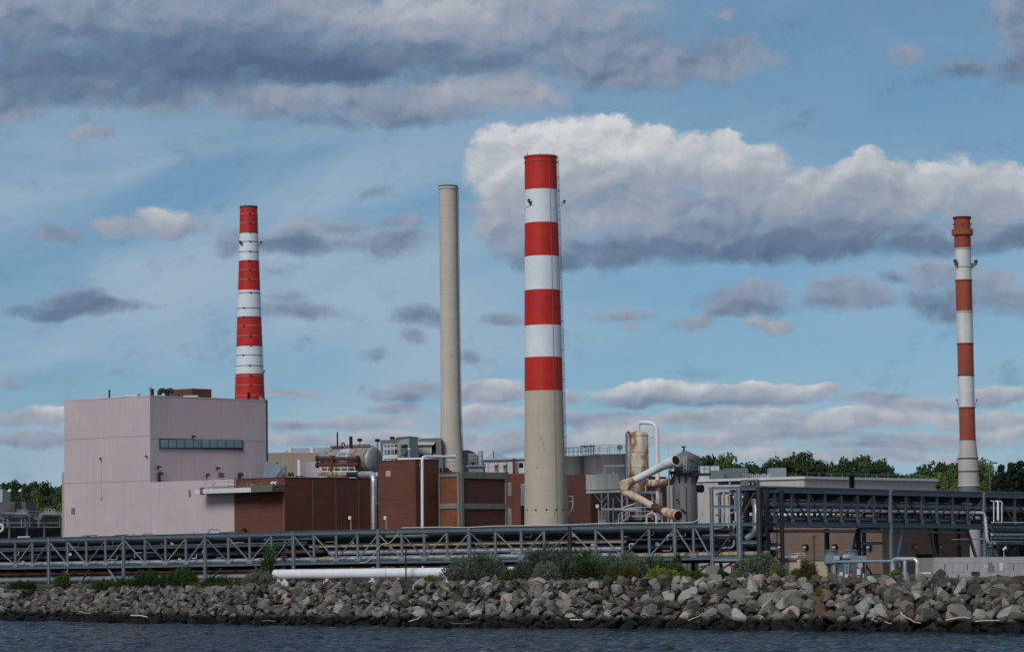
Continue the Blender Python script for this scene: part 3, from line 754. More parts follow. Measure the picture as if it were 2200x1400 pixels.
c = MB(); wallbox(c, G_, D1, 608.6, 609.8, 1040, 1150, .05); c.build('downpipe', 'hvac', brick)
gf = MB()   # faded chalk-white scribble
R5 = random.Random(5)
def wp(px, py): return online(px, py, E_, D1) + N1 * .03
pts = []
for x0, x1, y0, y1 in ((503, 512, 1040, 1045), (514, 524, 1037, 1042), (524, 545, 1034, 1040), (545, 533, 1036, 1044), (533, 524, 1041, 1046), (524, 532, 1038, 1047), (532, 541, 1036, 1043), (541, 557, 1040, 1043), (557, 566, 1038, 1041), (566, 575, 1034, 1040)):
    pts += [wp(x0 + (x1 - x0) * k / 5, (y0 if k % 2 else y1) + R5.uniform(-1.5, 1.5)) for k in range(5)]
gf.tube(pts, .05, 4, smooth=False)
gf.build('graffiti', mat('faded_chalk', (.34, .23, .22), .9, var=.4, scale=3), brick)
# the canopy over the loading door
cn = MB()
a, b = online(444, 1057, E_, D1), online(590, 1054.5, E_, D1)
zc = a.z
cn.prism([flat(a, 0) + N1 * .02, flat(b, 0) + N1 * .02, flat(b, 0) + N1 * 2.6, flat(a, 0) + N1 * 2.6], zc - .25, zc + .42)
canopy = cn.build('canopy', 'white_old', brick)
ct = MB().prism([flat(a, 0) + N1 * .1, flat(b, 0) + N1 * .1, flat(b, 0) + N1 * 2.5, flat(a, 0) + N1 * 2.5], zc + .43, zc + .50); ct.build('canopy_roof', 'hvac_l', canopy)
pn = MB(); a, b = online(566, 1043, E_, D1), online(612, 1043, E_, D1); zl = online(566, 1057, E_, D1).z
pn.prism([flat(a, 0) + N1 * .04, flat(b, 0) + N1 * .04, flat(b, 0) + N1 * 2.8, flat(a, 0) + N1 * 2.8], zl, a.z); pn.build('fascia_panel', 'olive', canopy)
pn = MB(); a, b = online(456, 1047, E_, D1), online(461, 1047, E_, D1); zl = online(456, 1063, E_, D1).z
pn.prism([flat(a, 0) + N1 * 2.2, flat(b, 0) + N1 * 2.2, flat(b, 0) + N1 * 2.75, flat(a, 0) + N1 * 2.75], zl, a.z); pn.build('end_panel', 'olive', canopy)
ld = MB(); a, b = online(462, 1045, E_, D1), online(512, 1045, E_, D1)
ld.prism([flat(a, 0) + N1 * .5, flat(b, 0) + N1 * .5, flat(b, 0) + N1 * 2.3, flat(a, 0) + N1 * 2.3], a.z - .12, a.z)
for f in (.1, .45, .85): q = a.lerp(b, f) + N1 * 2.0; ld.beam(q - Vector((0, 0, .7)), q, .12, .12)
lp_ = ld.build('landing', 'galv', canopy)
rl = MB(); rail(rl, [flat(a, a.z) + N1 * .6, flat(a, a.z) + N1 * 2.2, flat(b, a.z) + N1 * 2.2, flat(b, a.z) + N1 * .6], 1.15, 1.5, .04); rl.build('railing', 'galv', canopy)
fl = MB(); p = online(528, 1136, E_, D1); fl.beam(p, p + N1 * .5, .15, .15); fl.lathe(p + N1 * .5 + Vector((0, 0, -.3)), [(.55, 0), (.15, .5)], 12); fl.build('wall_lamp', 'black', brick)
for px in (598, 605):
    c = MB(); p = online(px, 1042, E_, D1) + N1 * 1.4; c.beam(p, p + Vector((0, 0, .35)), .12, .12); c.beam(p + Vector((-.2, 0, .3)), p + Vector((.25, -.1, .5)), .22, .22); c.build('camera', 'white', brick)
# roof plant
u = MB(); a = at(577, 1024, 448); u.box(Vector((a.x + 1.0, a.y, ZB)), 3.4, 3, 2.7); u.box(Vector((a.x + .4, a.y, ZB + 2.7)), 2.0, 2.4, .7)
a2 = at(596, 996, 444); u.beam(Vector((a2.x - 1.5, a2.y, ZB)), Vector((a2.x + .4, a2.y, a2.z - .4)), 2.4, 1.1); u.build('air_handler', 'hvac_l', brick)
for px in (621, 628):
    p = at(px, 1022, 440); g = MB(); g.lathe(Vector((p.x, p.y, ZB)), [(.2, 0), (.2, .8)], 12); o = g.build('roof_exhaust', 'white_old', brick)
    g = MB(); g.lathe(Vector((p.x, p.y, ZB + .8)), [(.24, 0), (.26, .35), (.12, .62)], 12); g.build('cowl', 'black', o)
p = at(643, 1022, 446); g = MB(); g.lathe(Vector((p.x, p.y, ZB)), [(.27, 0), (.27, at(643, 987, 446).z - ZB)], 14); g.build('vent_stack', 'white_old', brick)
g = MB(); a, b = at(650, 992, 462), at(704, 984, 462); g.prism([flat(a, 0), flat(b, 0), flat(b, 0) + Vector((0, 5, 0)), flat(a, 0) + Vector((0, 5, 0))], ZB - .5, a.z); g.build('plant_room', 'white_wall', brick)
g = MB(); p = at(643, 1014, 443); g.box(Vector((p.x, p.y, ZB)), 1.2, .8, .5); g.beam(Vector((p.x - .6, p.y, ZB + .9)), Vector((p.x + .6, p.y, ZB + .9)), .15, .15); g.beam(Vector((p.x - .3, p.y, ZB)), Vector((p.x - .3, p.y, ZB + 1.0)), .12, .12); g.build('roof_valve', 'black', brick)

# ---- taller brick block
K_ = at(893, 988, 418); ZK = K_.z; L_ = online(812, 990, K_, D1); R_ = online(943, 989, K_, D2)
block = thing('brick_block', 'tall windowless red brick block with a white pipe down its corner', 'building', flat(K_, GZ))
MB().prism([L_, K_, R_, flat(R_, 0) - D1 * (K_ - L_).length], GZ, ZK).build('wall', 'brick', block)
cp = MB()
cp.prism([flat(L_, 0) + N1 * .05, flat(K_, 0) + N1 * .05 + D1 * .05, flat(K_, 0) - N1 * .25 + D1 * .05, flat(L_, 0) - N1 * .25], ZK, ZK + .15)
cp.prism([flat(K_, 0) + N2 * .05 + D2 * .31, flat(R_, 0) + N2 * .05, flat(R_, 0) - N2 * .25, flat(K_, 0) - N2 * .25 + D2 * .31], ZK, ZK + .15)
cp.build('coping', 'brick_d', block)
v = MB(); wallbox(v, K_, D1, 829, 839.5, 1011, 1023, .06); v.build('louver', 'tan_wall', block)
c = MB(); wallbox(c, K_, D1, 891, 892.4, 990, 1150, .05); c.build('downpipe', 'brick_d', block)

# ---- concrete framed brick building
F_ = at(988, 1012.6, 415); ZF = F_.z; FL = online(944, 1018, F_, D1); FR = online(1090, 1014, F_, D2)
frame = thing('framed_building', 'brick building with a grey concrete grid of beams and columns', 'building', flat(F_, GZ))
MB().prism([FL, F_, FR, flat(FR, 0) - D1 * (F_ - FL).length], GZ, ZF - .02).build('wall', 'brick_d', frame)
inf = MB(); wallbox(inf, F_, D1, 946, 983, 1025, 1150, .03); inf.build('infill', 'brick_lit', frame)  # orange tone paints in the light this left-facing bay catches
cf = MB()
wallbox(cf, F_, D1, 944, 983.4, 1018.5, 1024.5, .22); wallbox(cf, F_, D1, 946, 983.4, 1081.5, 1092.5, .20); wallbox(cf, F_, D1, 983.5, 988.2, 1012.6, 1160, .24); wallbox(cf, F_, D1, 943.5, 945.8, 1018, 1160, .18)
cf.build('column_frame', 'concrete', frame)
cf = MB()
wallbox(cf, F_, D2, 988.3, 994, 1013, 1160, .24); wallbox(cf, F_, D2, 994.1, 1083.9, 1013, 1027, .22); wallbox(cf, F_, D2, 994.1, 1083.9, 1080.5, 1092.5, .20); wallbox(cf, F_, D2, 1084, 1090, 1013, 1160, .24)
cf.build('column_frame', 'concrete', frame)
rl = MB(); rail(rl, [flat(FL, ZF), flat(F_, ZF), flat(FR, ZF)], 1.5, 1.9, .035); rl.build('railing', 'steel_l', frame)
g = MB(); p = at(1023, 1012, 424); zz = lambda py: at(1023, py, 424).z
g.box(Vector((p.x, p.y, ZF)), 2.2, 2, zz(1003) - ZF); g.box(Vector((p.x, p.y, zz(1003))), 2.9, 2.6, zz(999) - zz(1003)); g.build('roof_fan', 'hvac_l', frame)
g = MB(); p = at(1016, 996, 424); g.lathe(Vector((p.x, p.y, ZF)), [(.12, 0), (.12, p.z - ZF), (.5, p.z - ZF), (.1, p.z - ZF + .35)], 10); g.build('vent_cowl', 'black', frame)
for px in (950, 957, 964):
    g = MB(); p = at(px, 1012, 424 + (px - 950) * .1); g.tube(fillet([Vector((p.x, p.y, ZF - .2)), Vector((p.x, p.y, ZF + .5)), Vector((p.x - .5, p.y, ZF + .8)), Vector((p.x + .4, p.y, ZF + .1))], .4), .28, 10); g.build('exhaust_hose', 'black', frame)
for px, pyt in ((1067, 1000), (1086, 1000)):
    g = MB(); p = at(px, 1012, 428); h = at(px, pyt, 428).z - ZF; g.lathe(Vector((p.x, p.y, ZF)), [(.3, 0), (.3, h), (.42, h + .02), (.2, h + .4)], 12); g.build('roof_exhaust', 'galv', frame)
# brick return beside the big stack
ret = thing('brick_annex', 'narrow red brick annex with pale strip windows beside the big banded stack', 'building', flat(at(1110, 1150, 423), GZ))
a, b = at(1090.5, 1017, 422), at(1140, 1017, 420)
MB().prism([flat(a, 0), flat(b, 0), flat(b, 0) + Vector((0, 9, 0)), flat(a, 0) + Vector((0, 9, 0))], GZ, a.z).build('wall', 'brick', ret)
dv = (flat(b, 0) - flat(a, 0)).normalized()
for x0, x1, y0, y1 in ((1091.5, 1098.5, 1036, 1064), (1091.5, 1098.5, 1092, 1126), (1119.5, 1130, 1039, 1085)):
    w = MB(); wallbox(w, a, dv, x0, x1, y0, y1, .06); f = w.build('window', 'concrete_l', ret)
    w = MB(); wallbox(w, a, dv, x0 + 1.2, x1 - 1.2, y0 + 1.5, y1 - 1.5, .02, .06); w.build('pane', 'silver_d', f)
w = MB(); wallbox(w, a, dv, 1119, 1130, 1086, 1150, .03); w.build('dark_recess', 'opening', ret)
# white penthouse on it
wp_ = thing('roof_penthouse', 'small white rooftop plant room with dark openings and a brown corner pipe', 'plant room', flat(at(1090, 1013, 432), ZF))
a, b = at(1042, 991, 432), at(1130, 986, 430)
MB().prism([flat(a, 0), flat(b, 0), flat(b, 0) + Vector((0, 6, 0)), flat(a, 0) + Vector((0, 6, 0))], ZF - 1, b.z).build('wall', 'white_wall', wp_)
MB().prism([flat(a, 0) + Vector((-.3, -.4, 0)), flat(b, 0) + Vector((0, -.4, 0)), flat(b, 0) + Vector((0, 6, 0)), flat(a, 0) + Vector((-.3, 6, 0))], b.z, b.z + .22).build('roof', 'galv', wp_)
dv = (flat(b, 0) - flat(a, 0)).normalized()
for x0, x1, y0, y1 in ((1115, 1124, 994, 1004), (1084, 1087.5, 996, 1012)):
    w = MB(); wallbox(w, a, dv, x0, x1, y0, y1, .06); w.build('opening', 'opening', wp_)
c = MB(); q = at(1104, 987, 430); c.beam(Vector((q.x, q.y - .3, ZF)), Vector((q.x, q.y - .3, q.z + .2)), .42, .3); c.build('downpipe', 'brick_d', wp_)
# barrel roof, vent and net behind
br = thing('barrel_roof_shed', 'dark barrel roofed shed behind the pale tapering stack', 'shed', flat(at(1010, 1000, 500), GZ))
g = MB(); c0 = at(1003, 1004, 500); pr = []
for k in range(15):
    t = k / 14; px = 958 + 88 * t; py = 1004 - 38 * sin(pi * t) ** .8; q = at(px, py, 500); pr.append(q)
n = len(pr); vs = [Vector(q) for q in pr] + [Vector(q) + Vector((0, 14, 0)) for q in pr]
g.add(vs, [[i, i + 1, n + i + 1, n + i] for i in range(n - 1)], True)
g.add(pr + [flat(pr[-1], GZ), flat(pr[0], GZ)], [list(range(n + 2))]); g.build('roof', 'steel_d', br)
g = MB()
for k in range(5): q = at(1008 + k * 4, 990, 499); g.beam(Vector((q.x, q.y - .1, q.z - 1.2)), Vector((q.x, q.y - .1, q.z + 1.2)), .12, .12)
for py in (975, 983): a, b = at(1006, py, 499), at(1026, py, 499); g.beam(a - Vector((0, .1, 0)), b - Vector((0, .1, 0)), .12, .12)
g.build('gable_frame', 'galv', br)
g = MB(); q = at(1033, 1000, 480); q2 = at(1033, 968, 480); g.lathe(q, [(.42, 0), (.42, q2.z - q.z)], 14)
tag(g.build('vent_cylinder', 'galv'), 'short bright metal vent cylinder beside the dark barrel roof', 'vent')
nt = thing('mesh_tent', 'translucent pointed mesh tent stretched over a pole on the roof', 'tent', flat(at(1060, 995, 470), GZ))
mm = bpy.data.materials.new('grey_netting'); mm.use_nodes = True; mm.node_tree.nodes['Principled BSDF'].inputs['Base Color'].default_value = (.12, .15, .18, 1); mm.node_tree.nodes['Principled BSDF'].inputs['Alpha'].default_value = .13
g = MB(); ap = at(1060, 971, 470); l, r = at(1032, 989, 470), at(1108, 987, 470)
ring = [l, Vector((l.x, l.y + 8, l.z)), Vector((r.x, r.y + 8, r.z)), r]; g.add([ap] + ring, [[0, 1, 2], [0, 2, 3], [0, 3, 4], [0, 4, 1]]); g.build('netting', mm, nt)
g = MB(); g.beam(flat(ap, ZF), ap + Vector((0, 0, .3)), .12, .12); g.build('pole', 'black', nt)

# ---- long tan building and grey roofs behind the tank
tb = thing('tan_building', 'long low tan building with a grey roof and two white vents, behind the rusty tank', 'building', flat(at(630, 1030, 495), GZ))
a, b = at(572, 974, 489), at(740, 972, 494)
MB().prism([flat(a, 0), flat(b, 0), flat(b, 0) + Vector((0, 14, 0)), flat(a, 0) + Vector((0, 14, 0))], GZ, b.z).build('wall', 'tan_wall', tb)
a, b = at(606, 973, 496), at(735, 972, 500); r0, r1 = at(622, 962.5, 502), at(735, 959.5, 506)
g = MB(); g.add([a, b, r1, r0, a + Vector((0, 12, 0)), b + Vector((0, 12, 0))], [[0, 1, 2, 3], [3, 2, 5, 4], [0, 3, 4], [1, 5, 2]]); g.build('roof', 'shed', tb)
for px in (624, 671):
    q0, q1 = at(px, 974, 494.5), at(px, 960.5, 494.5); g = MB(); g.lathe(q0, [(.36, 0), (.36, q1.z - q0.z)], 14); g.build('vent', 'white_old', tb)
rl = MB(); rail(rl, [at(640, 962, 503), at(735, 959, 506)], .5, 2.5, .03, False); rl.build('railing', 'galv', tb)

# ---- grey sheds right of the tank
sh = thing('ribbed_shed', 'grey ribbed metal rooftop shed with a dark doorway', 'shed', flat(at(885, 985, 446), ZK))
a, b, c2 = at(857, 938, 448), at(878.5, 938.5, 445), at(898, 941, 449)
MB().prism([flat(a, 0), flat(b, 0), flat(c2, 0), flat(c2, 0) + Vector((-4, 6, 0))], ZK - 2, b.z).build('wall', 'shed', sh)
MB().prism([flat(a, 0) + Vector((-.3, -.1, 0)), flat(b, 0) + Vector((0, -.35, 0)), flat(c2, 0) + Vector((.2, -.1, 0)), flat(c2, 0) + Vector((-4, 6, 0))], b.z, b.z + .16).build('roof', 'galv', sh)
d = (flat(b, 0) - flat(a, 0)).normalized(); g = MB(); wallbox(g, a, d, 863, 876, 955, 978, .05); g.build('doorway', 'opening', sh)
g = MB(); wallbox(g, a, d, 868, 875, 962, 977, .35, .05); g.build('fan_unit', 'hvac', sh)
sh2 = thing('awning_shed', 'dark grey rooftop shed with a pale ribbed awning against the pale stack', 'shed', flat(at(920, 985, 452), ZK))
a, b = at(898.5, 941.5, 453), at(948, 939, 452)
MB().prism([flat(a, 0), flat(b, 0), flat(b, 0) + Vector((0, 6, 0)), flat(a, 0) + Vector((0, 6, 0))], ZK - 2, a.z).build('wall', 'scrub', sh2)
d = (flat(b, 0) - flat(a, 0)).normalized()
g = MB(); wallbox(g, a, d, 899, 936, 950, 974, .04); g.build('opening', 'opening', sh2)
g = MB(); p0, p1 = online(899, 949, a, d), online(935, 949, a, d); q0, q1 = online(899, 955, a, d), online(929, 955, a, d); n = nrm(d)
g.prism([flat(q0, 0) + n * .3, flat(q1, 0) + n * .3, flat(q1, 0) + n * .5, flat(q0, 0) + n * .5], at(899, 975, 452).z, q0.z)
g.quad(p0, p1, p1 + n * 1.0 - Vector((0, 0, .5)), p0 + n * 1.0 - Vector((0, 0, .5))); g.build('awning', 'shed_l', sh2)

# ---- right side: dark brick building with silos on it, cream building, tan brick building, low kiosk
db = thing('dark_brick_building', 'dark red brick building behind the rusty vessel, under two concrete silos', 'building', flat(at(1260, 1150, 430), GZ))
a, b = at(1196, 1017, 436), at(1268, 1017, 428); c2 = at(1432, 1020, 452)
MB().prism([flat(a, 0), flat(b, 0), flat(c2, 0), flat(c2, 0) + Vector((-14, 8, 0))], GZ, b.z).build('wall', 'brick_d', db); ZD = b.z
for px, r_px, Y, pyt, lab in ((1238, 30, 452, 977, 'smaller stained concrete silo, nearest the banded stack'), (1322, 66, 446, 973, 'wider stained concrete silo with a railing and a dish on top')):
    q = at(px, 1017, Y); t = at(px, pyt, Y); s = thing('silo', lab, 'silo', flat(q, GZ), 'concrete silos on the brick building'); r = r_px * Y / FPX
    q = Vector((q.x, q.y + r, ZD)); g = MB(); g.lathe(Vector((q.x, q.y, GZ)), [(r, 0), (r, t.z - GZ - .25), (r + .08, t.z - GZ - .25), (r + .08, t.z - GZ)], 48); g.build('drum', 'silo', s)
    rl = MB(); ring = [Vector((q.x + cos(k * pi / 9) * (r - .1), q.y + sin(k * pi / 9) * (r - .1), t.z)) for k in range(19)]
    rail(rl, ring, 1.25, 1.3, .035); rl.build('railing', 'steel', s)
    if r_px > 40:
        g = MB(); p = at(1331.5, 960.5, Y); g.beam(Vector((p.x, p.y, t.z)), p, .08, .08); g.lathe(p, [(.45, 0), (.45, .08)], 16, axis=(0, -1, 0)); g.build('dish', 'hvac', s)
        g = MB(); rail(g, [at(1248, 974, Y), at(1275, 974, Y)], 1.2, 3, .05, False, .09); g.beam(at(1269, 974, Y), at(1269, 954, Y), .12, .12); g.beam(at(1276, 974, Y), at(1276, 954, Y), .12, .12); g.build('roof_pipework', 'steel_d', s)

cr = thing('cream_building', 'wide low cream clad building with a flat roof carrying grey units', 'building', flat(at(1728, 1150, 446), GZ))
k = at(1728, 1022.6, 446); a = online(1490, 1030.5, k, Vector((k.x - at(1490, 1030, 460).x, k.y - 460, 0)).normalized()); b = onz(2009, 1030, k.z); ZC = k.z
b = at(2009, 1030, 474); a = at(1486, 1030, 458)
MB().prism([flat(a, 0), flat(k, 0), flat(b, 0), flat(b, 0) + Vector((-30, 24, 0)), flat(a, 0) + Vector((-4, 24, 0))], GZ, ZC - .4).build('wall', 'cream', cr)
MB().prism([flat(a, 0) + Vector((0, -.35, 0)), flat(k, 0) + Vector((0, -.4, 0)), flat(b, 0) + Vector((.5, -.3, 0)), flat(b, 0) + Vector((-30, 24, 0)), flat(a, 0) + Vector((-4, 24, 0))], ZC - .4, ZC).build('roof', 'white_old', cr)
dk = (flat(k, 0) - flat(a, 0)).normalized()
g = MB(); wallbox(g, a, dk, 1542, 1594, 1033, 1041, .05); w = g.build('window', 'galv', cr); g = MB(); wallbox(g, a, dk, 1543.5, 1566, 1034.5, 1040.5, .02, .05); wallbox(g, a, dk, 1570, 1592.5, 1034.5, 1040.5, .02, .05); g.build('pane', 'glass_d', w)
g = MB(); wallbox(g, a, dk, 1597, 1632, 1030, 1052, .8); g.build('meter_cabinet', 'hvac', cr)
for px in (1619, 1627): flood(cr, online(px, 1037, a, dk) + nrm(dk) * .8, nrm(dk), s=.35)
def unit(px0, px1, pyt, Y, m, name='roof_unit', depth=4):
    g = MB(); a, b = at(px0, pyt, Y), at(px1, pyt, Y); g.prism([flat(a, 0), flat(b, 0), flat(b, 0) + Vector((0, depth, 0)), flat(a, 0) + Vector((0, depth, 0))], ZC - .2, a.z); return g.build(name, m, cr)
unit(1527, 1556, 1010, 462, 'hvac'); unit(1556.5, 1607, 1005.5, 466, 'hvac'); unit(1653, 1689, 1005, 468, 'hvac_l'); unit(1594, 1610, 1016, 462, 'scrub'); unit(1502, 1545, 1001, 480, 'silo')
g = MB()
for i in range(10): q = at(1612 + i * 4.5, 1018, 464); g.box(flat(q, ZC), .22, .22, at(1612, 1017 + (i % 3), 464).z - ZC)
g.build('roof_stub', 'galv', cr)
rl = MB(); rail(rl, [flat(k, ZC) + Vector((.5, .6, 0)), flat(b, ZC) + Vector((-.5, .6, 0))], .55, 3.2, .03, False); rl.build('roof_rail', 'silver_d', cr)
g = MB(); q = at(1830.5, 1050, 444); h = at(1830.5, 1014, 444).z; g.lathe(flat(q, GZ), [(.42, 0), (.42, h - GZ - .5), (.5, h - GZ - .5), (.5, h - GZ - .25), (.38, h - GZ - .25), (.38, h - GZ - .1), (.55, h - GZ - .05), (.5, h - GZ)], 16)
tag(g.build('flue', 'steel_d'), 'short black capped flue rising in front of the cream building', 'flue')

tbk = thing('tan_brick_building', 'tan brick building under the pipe bridge with black wall lamps', 'building', flat(at(1892, 1180, 404), GZ))
k = at(1894, 1103, 404); ZTB = k.z; a = online(1600, 1103, k, D1); b = online(2082, 1103, k, D2)
MB().prism([a, k, b, flat(b, 0) - D1 * (k - a).length], GZ, ZTB).build('wall', 'brick_tan', tbk)
MB().prism([flat(a, 0) + N1 * .12, flat(k, 0) + N1 * .12 + D1 * .12, flat(b, 0) + N2 * .12, flat(b, 0) - D1 * 4, flat(a, 0) - N1 * 3], ZTB, ZTB + .35).build('coping', 'white_old', tbk)
for px in (1679, 1734, 1797, 1870): flood(tbk, online(px, 1173, k, D1), N1, s=.5)
for px in (1958, 2012): flood(tbk, online(px, 1172, k, D2), N2, s=.5)
g = MB(); wallbox(g, k, D2, 1921, 1946, 1163, 1240, .06); g.build('roller_door', 'steel', tbk)
g = MB(); wallbox(g, k, D2, 1969, 2003, 1190, 1215, .05); g.build('dark_opening', 'opening', tbk)
g = MB(); wallbox(g, k, D1, 1668, 1670, 1130, 1200, .08); g.build('downpipe', 'steel_d', tbk)

ks = thing('kiosk_building', 'low beige flat roofed kiosk with a grey door near the fan coolers', 'building', flat(at(1760, 1235, 352), GZ))
a, b = at(1685, 1199, 356), at(1797, 1197, 352); ZKS = b.z
MB().prism([flat(a, 0), flat(b, 0), flat(b, 0) + Vector((0, 6, 0)), flat(a, 0) + Vector((0, 6, 0))], GZ, ZKS - .3).build('wall', 'tan_wall', ks)
MB().prism([flat(a, 0) + Vector((-.2, -.25, 0)), flat(b, 0) + Vector((.2, -.25, 0)), flat(b, 0) + Vector((.2, 6, 0)), flat(a, 0) + Vector((-.2, 6, 0))], ZKS - .3, ZKS).build('roof', 'olive', ks)
d = (flat(b, 0) - flat(a, 0)).normalized()
g = MB(); wallbox(g, a, d, 1777, 1789, 1208, 1250, .05); dr = g.build('door', 'hvac', ks); g = MB(); wallbox(g, a, d, 1780, 1785, 1216, 1229, .02, .05); g.build('pane', 'glass_d', dr)
g = MB(); rail(g, [flat(a, ZKS) + Vector((.8, .5, 0)), flat(a, ZKS) + Vector((2.6, .5, 0))], .6, 1, .03); g.beam(flat(a, ZKS + .15) + Vector((-.5, .4, 0)), flat(a, ZKS + .15) + Vector((1.6, .4, 0)), .3, .25); g.build('roof_pipe', 'white_old', ks)
g = MB(); q = online(1722, 1203, a, d); g.beam(q, q + nrm(d) * .5, .12, .12); g.beam(q + nrm(d) * .3, q + nrm(d) * .9 - Vector((0, 0, .12)), .22, .22); g.build('camera', 'white', ks)
g = MB(); q = online(1791, 1200, a, d); g.beam(q, q + nrm(d) * .1, .15, .3); g.build('beacon', 'orange', ks)

# far left: grey building and black pipe rack yard
lg = thing('grey_storehouse', 'flat roofed grey storehouse below the wooded hill at the edge', 'building', flat(at(20, 1120, 520), GZ))
a, b = at(-60, 1077, 520), at(55, 1077, 522)
MB().prism([flat(a, 0), flat(b, 0), flat(b, 0) + Vector((0, 12, 0)), flat(a, 0) + Vector((0, 12, 0))], GZ, b.z).build('wall', mat('dark_grey_render', (.13, .13, .145), .8, var=.08, scale=.3), lg)
d = (flat(b, 0) - flat(a, 0)).normalized()
g = MB(); ladder(g, online(35, 1100, a, d) + nrm(d) * .5 + Vector((-3, 0, -2)), online(41, 1078, a, d) + nrm(d) * .5, nrm(d), 1.0); g.build('stair', 'steel_d', lg)
g = MB(); wallbox(g, a, d, 32, 46, 1078, 1100, .05); g.build('doorway', 'steel_d', lg)
lw = thing('pale_gatehouse', 'sliver of a pale sloping gable at the very edge', 'building', flat(at(-2, 1075, 540), GZ))
a, b = at(-20, 1050, 540), at(5, 1050, 540); MB().prism([flat(a, 0), flat(b, 0), flat(b, 0) + Vector((0, 8, 0)), flat(a, 0) + Vector((0, 8, 0))], GZ, b.z).build('wall', 'silo', lw)
for px, lab in ((23.5, 'bell headed yard lamp nearer the edge of the grey storehouse'), (46.5, 'bell headed yard lamp beside the stair of the grey storehouse')):
    t = thing('yard_lamp', lab, 'street lamp', flat(at(px, 1080, 524), GZ), 'yard lamps by the storehouse'); q = at(px, 1053, 524)
    g = MB(); g.lathe(flat(q, GZ), [(.09, 0), (.07, q.z - GZ)], 8); g.build('pole', 'olive', t)
    g = MB(); g.tube([q, q + Vector((-.1, 0, .25)), q + Vector((-.3, 0, .28))], .06, 8); g.lathe(q + Vector((-.32, 0, -.1)), [(.32, -.08), (.18, .2), (.05, .32)], 12); g.build('lamp_shade', 'white', t)
# ------------------------------------------------------------------ stacks
def stack(name, label, Y, rows, bands, mats, base_extra=None, seg=56):
    """rows: (photo row, left column, right column) of the outline; bands: (row top, row bottom, material index)"""
    mid = rows[len(rows) // 2]; c = at((mid[1] + mid[2]) / 2, mid[0], Y)
    t = thing(name, label, 'smokestack', flat(c, GZ))
    def rad(py):
        for (y0, l0, r0), (y1, l1, r1) in zip(rows, rows[1:]):
            if py <= y1: k = (py - y0) / (y1 - y0); return ((r0 - l0) * (1 - k) + (r1 - l1) * k) * Y / FPX / 2
        return (rows[-1][2] - rows[-1][1]) * Y / FPX / 2
    def zz(py): return at((mid[1] + mid[2]) / 2, py, Y).z
    g = MB()
    for i, (y0, y1, mi) in enumerate(bands):
        g.cur = mi; ys = [y0 + (y1 - y0) * k / 6 for k in range(7)]
        pr = [(rad(y), zz(y) - GZ) for y in ys]
        if i == len(bands) - 1: pr.append((rad(y1), 0))
        g.lathe(flat(c, GZ), pr[::-1], seg)
    g.build('shaft', mats, t)
    return t, c, rad, zz
def ring(t, c, z, r, h, m, name='hoop', out=.05):
    g = MB(); g.lathe(flat(c, z - h / 2), [(r, 0), (r + out, 0), (r + out, h), (r, h)], 48, smooth=False); return g.build(name, m, t)
def rods(t, c, z, r, n, h):
    for k in range(n):
        a = 2 * pi * k / n + .5; g = MB(); p = Vector((c.x + cos(a) * r, c.y + sin(a) * r, z - .4)); g.beam(p, p + Vector((0, 0, h)), .05, .05); g.build('lightning_rod', 'silver_d', t)
def beacon(t, c, z, r, ang, s=.9):
    d = Vector((cos(ang), sin(ang), 0)); p = flat(c, z) + d * r
    g = MB(); g.beam(p - Vector((0, 0, s * .8)), p + d * s * 1.0, s * .5, s * .10); g.beam(p, p + d * s * 1.1, s * .6, .06); o = g.build('lamp_bracket', 'hvac', t)
    g = MB(); q = p + d * s * .8; g.lathe(q + Vector((0, 0, .03)), [(s * .3, 0), (s * .34, s * .35), (s * .2, s * .5)], 12); g.build('warning_light', 'steel_d', o)

BIG_Y = 382
big, cB, rB, zB = stack('banded_stack', 'broadest smokestack with bright red and white bands above a beige concrete shaft', BIG_Y,
    [(337, 1127, 1196.5), (480, 1127, 1200), (620, 1127, 1205), (840, 1127, 1210), (980, 1127, 1214), (1120, 1127, 1218)],
    [(337, 409, 0), (409, 480, 1), (480, 552, 0), (552, 624, 1), (624, 700, 0), (700, 768, 1), (768, 840, 0), (840, 1122, 2)], ['red', 'white', 'beige'])
ring(big, cB, zB(349), rB(349), .12, 'red_old', 'cap_ring', .06); ring(big, cB, zB(338), rB(338), .25, 'red', 'rim', .10)
rods(big, cB, zB(337), rB(337) - .1, 6, 1.1)
ang = radians(-18)
g = MB(); dr_ = Vector((cos(ang), sin(ang), 0)); pts = [flat(cB, zB(y)) + dr_ * (rB(y) + .28) for y in (339, 620, 980, 1150)]
for a, b in zip(pts, pts[1:]): ladder(g, a, b, dr_, .45, .9, .03)
for k in range(26):
    y = 350 + k * 31; q = flat(cB, zB(y)); g.beam(q + dr_ * (rB(y) - .05), q + dr_ * (rB(y) + .42), .07, .07)
g.build('ladder', 'steel', big)
g = MB(); a2 = radians(-58); d2_ = Vector((cos(a2), sin(a2), 0)); pts = [flat(cB, zB(y)) + d2_ * (rB(y) + .02) for y in (338, 480, 620, 840, 980, 1120)]
for a, b in zip(pts, pts[1:]): g.beam(a, b, .05, .05)
g.build('earthing_cable', 'scrub', big)
beacon(big, cB, zB(436), rB(436), radians(-128), .6); beacon(big, cB, zB(436), rB(436) + .4, radians(-4), .6)
g = MB(); pts = [flat(cB, zB(y)) + Vector((cos(radians(a)), sin(radians(a)), 0)) * (rB(y) + .02) for y, a in ((440, -128), (445, -130), (446, -145), (448, -170))]
for a, b in zip(pts, pts[1:]): g.beam(a, b, .06, .06)
g.build('lamp_cable', 'steel_d', big)
for a in (-150, -118, -88, -60, -36):
    d = Vector((cos(radians(a)), sin(radians(a)), 0)); q = flat(cB, zB(1095)) + d * (rB(1095) - .05); g = MB(); g.lathe(q, [(.14, 0), (.14, .07)], 10, axis=d); g.build('test_port', 'black', big)
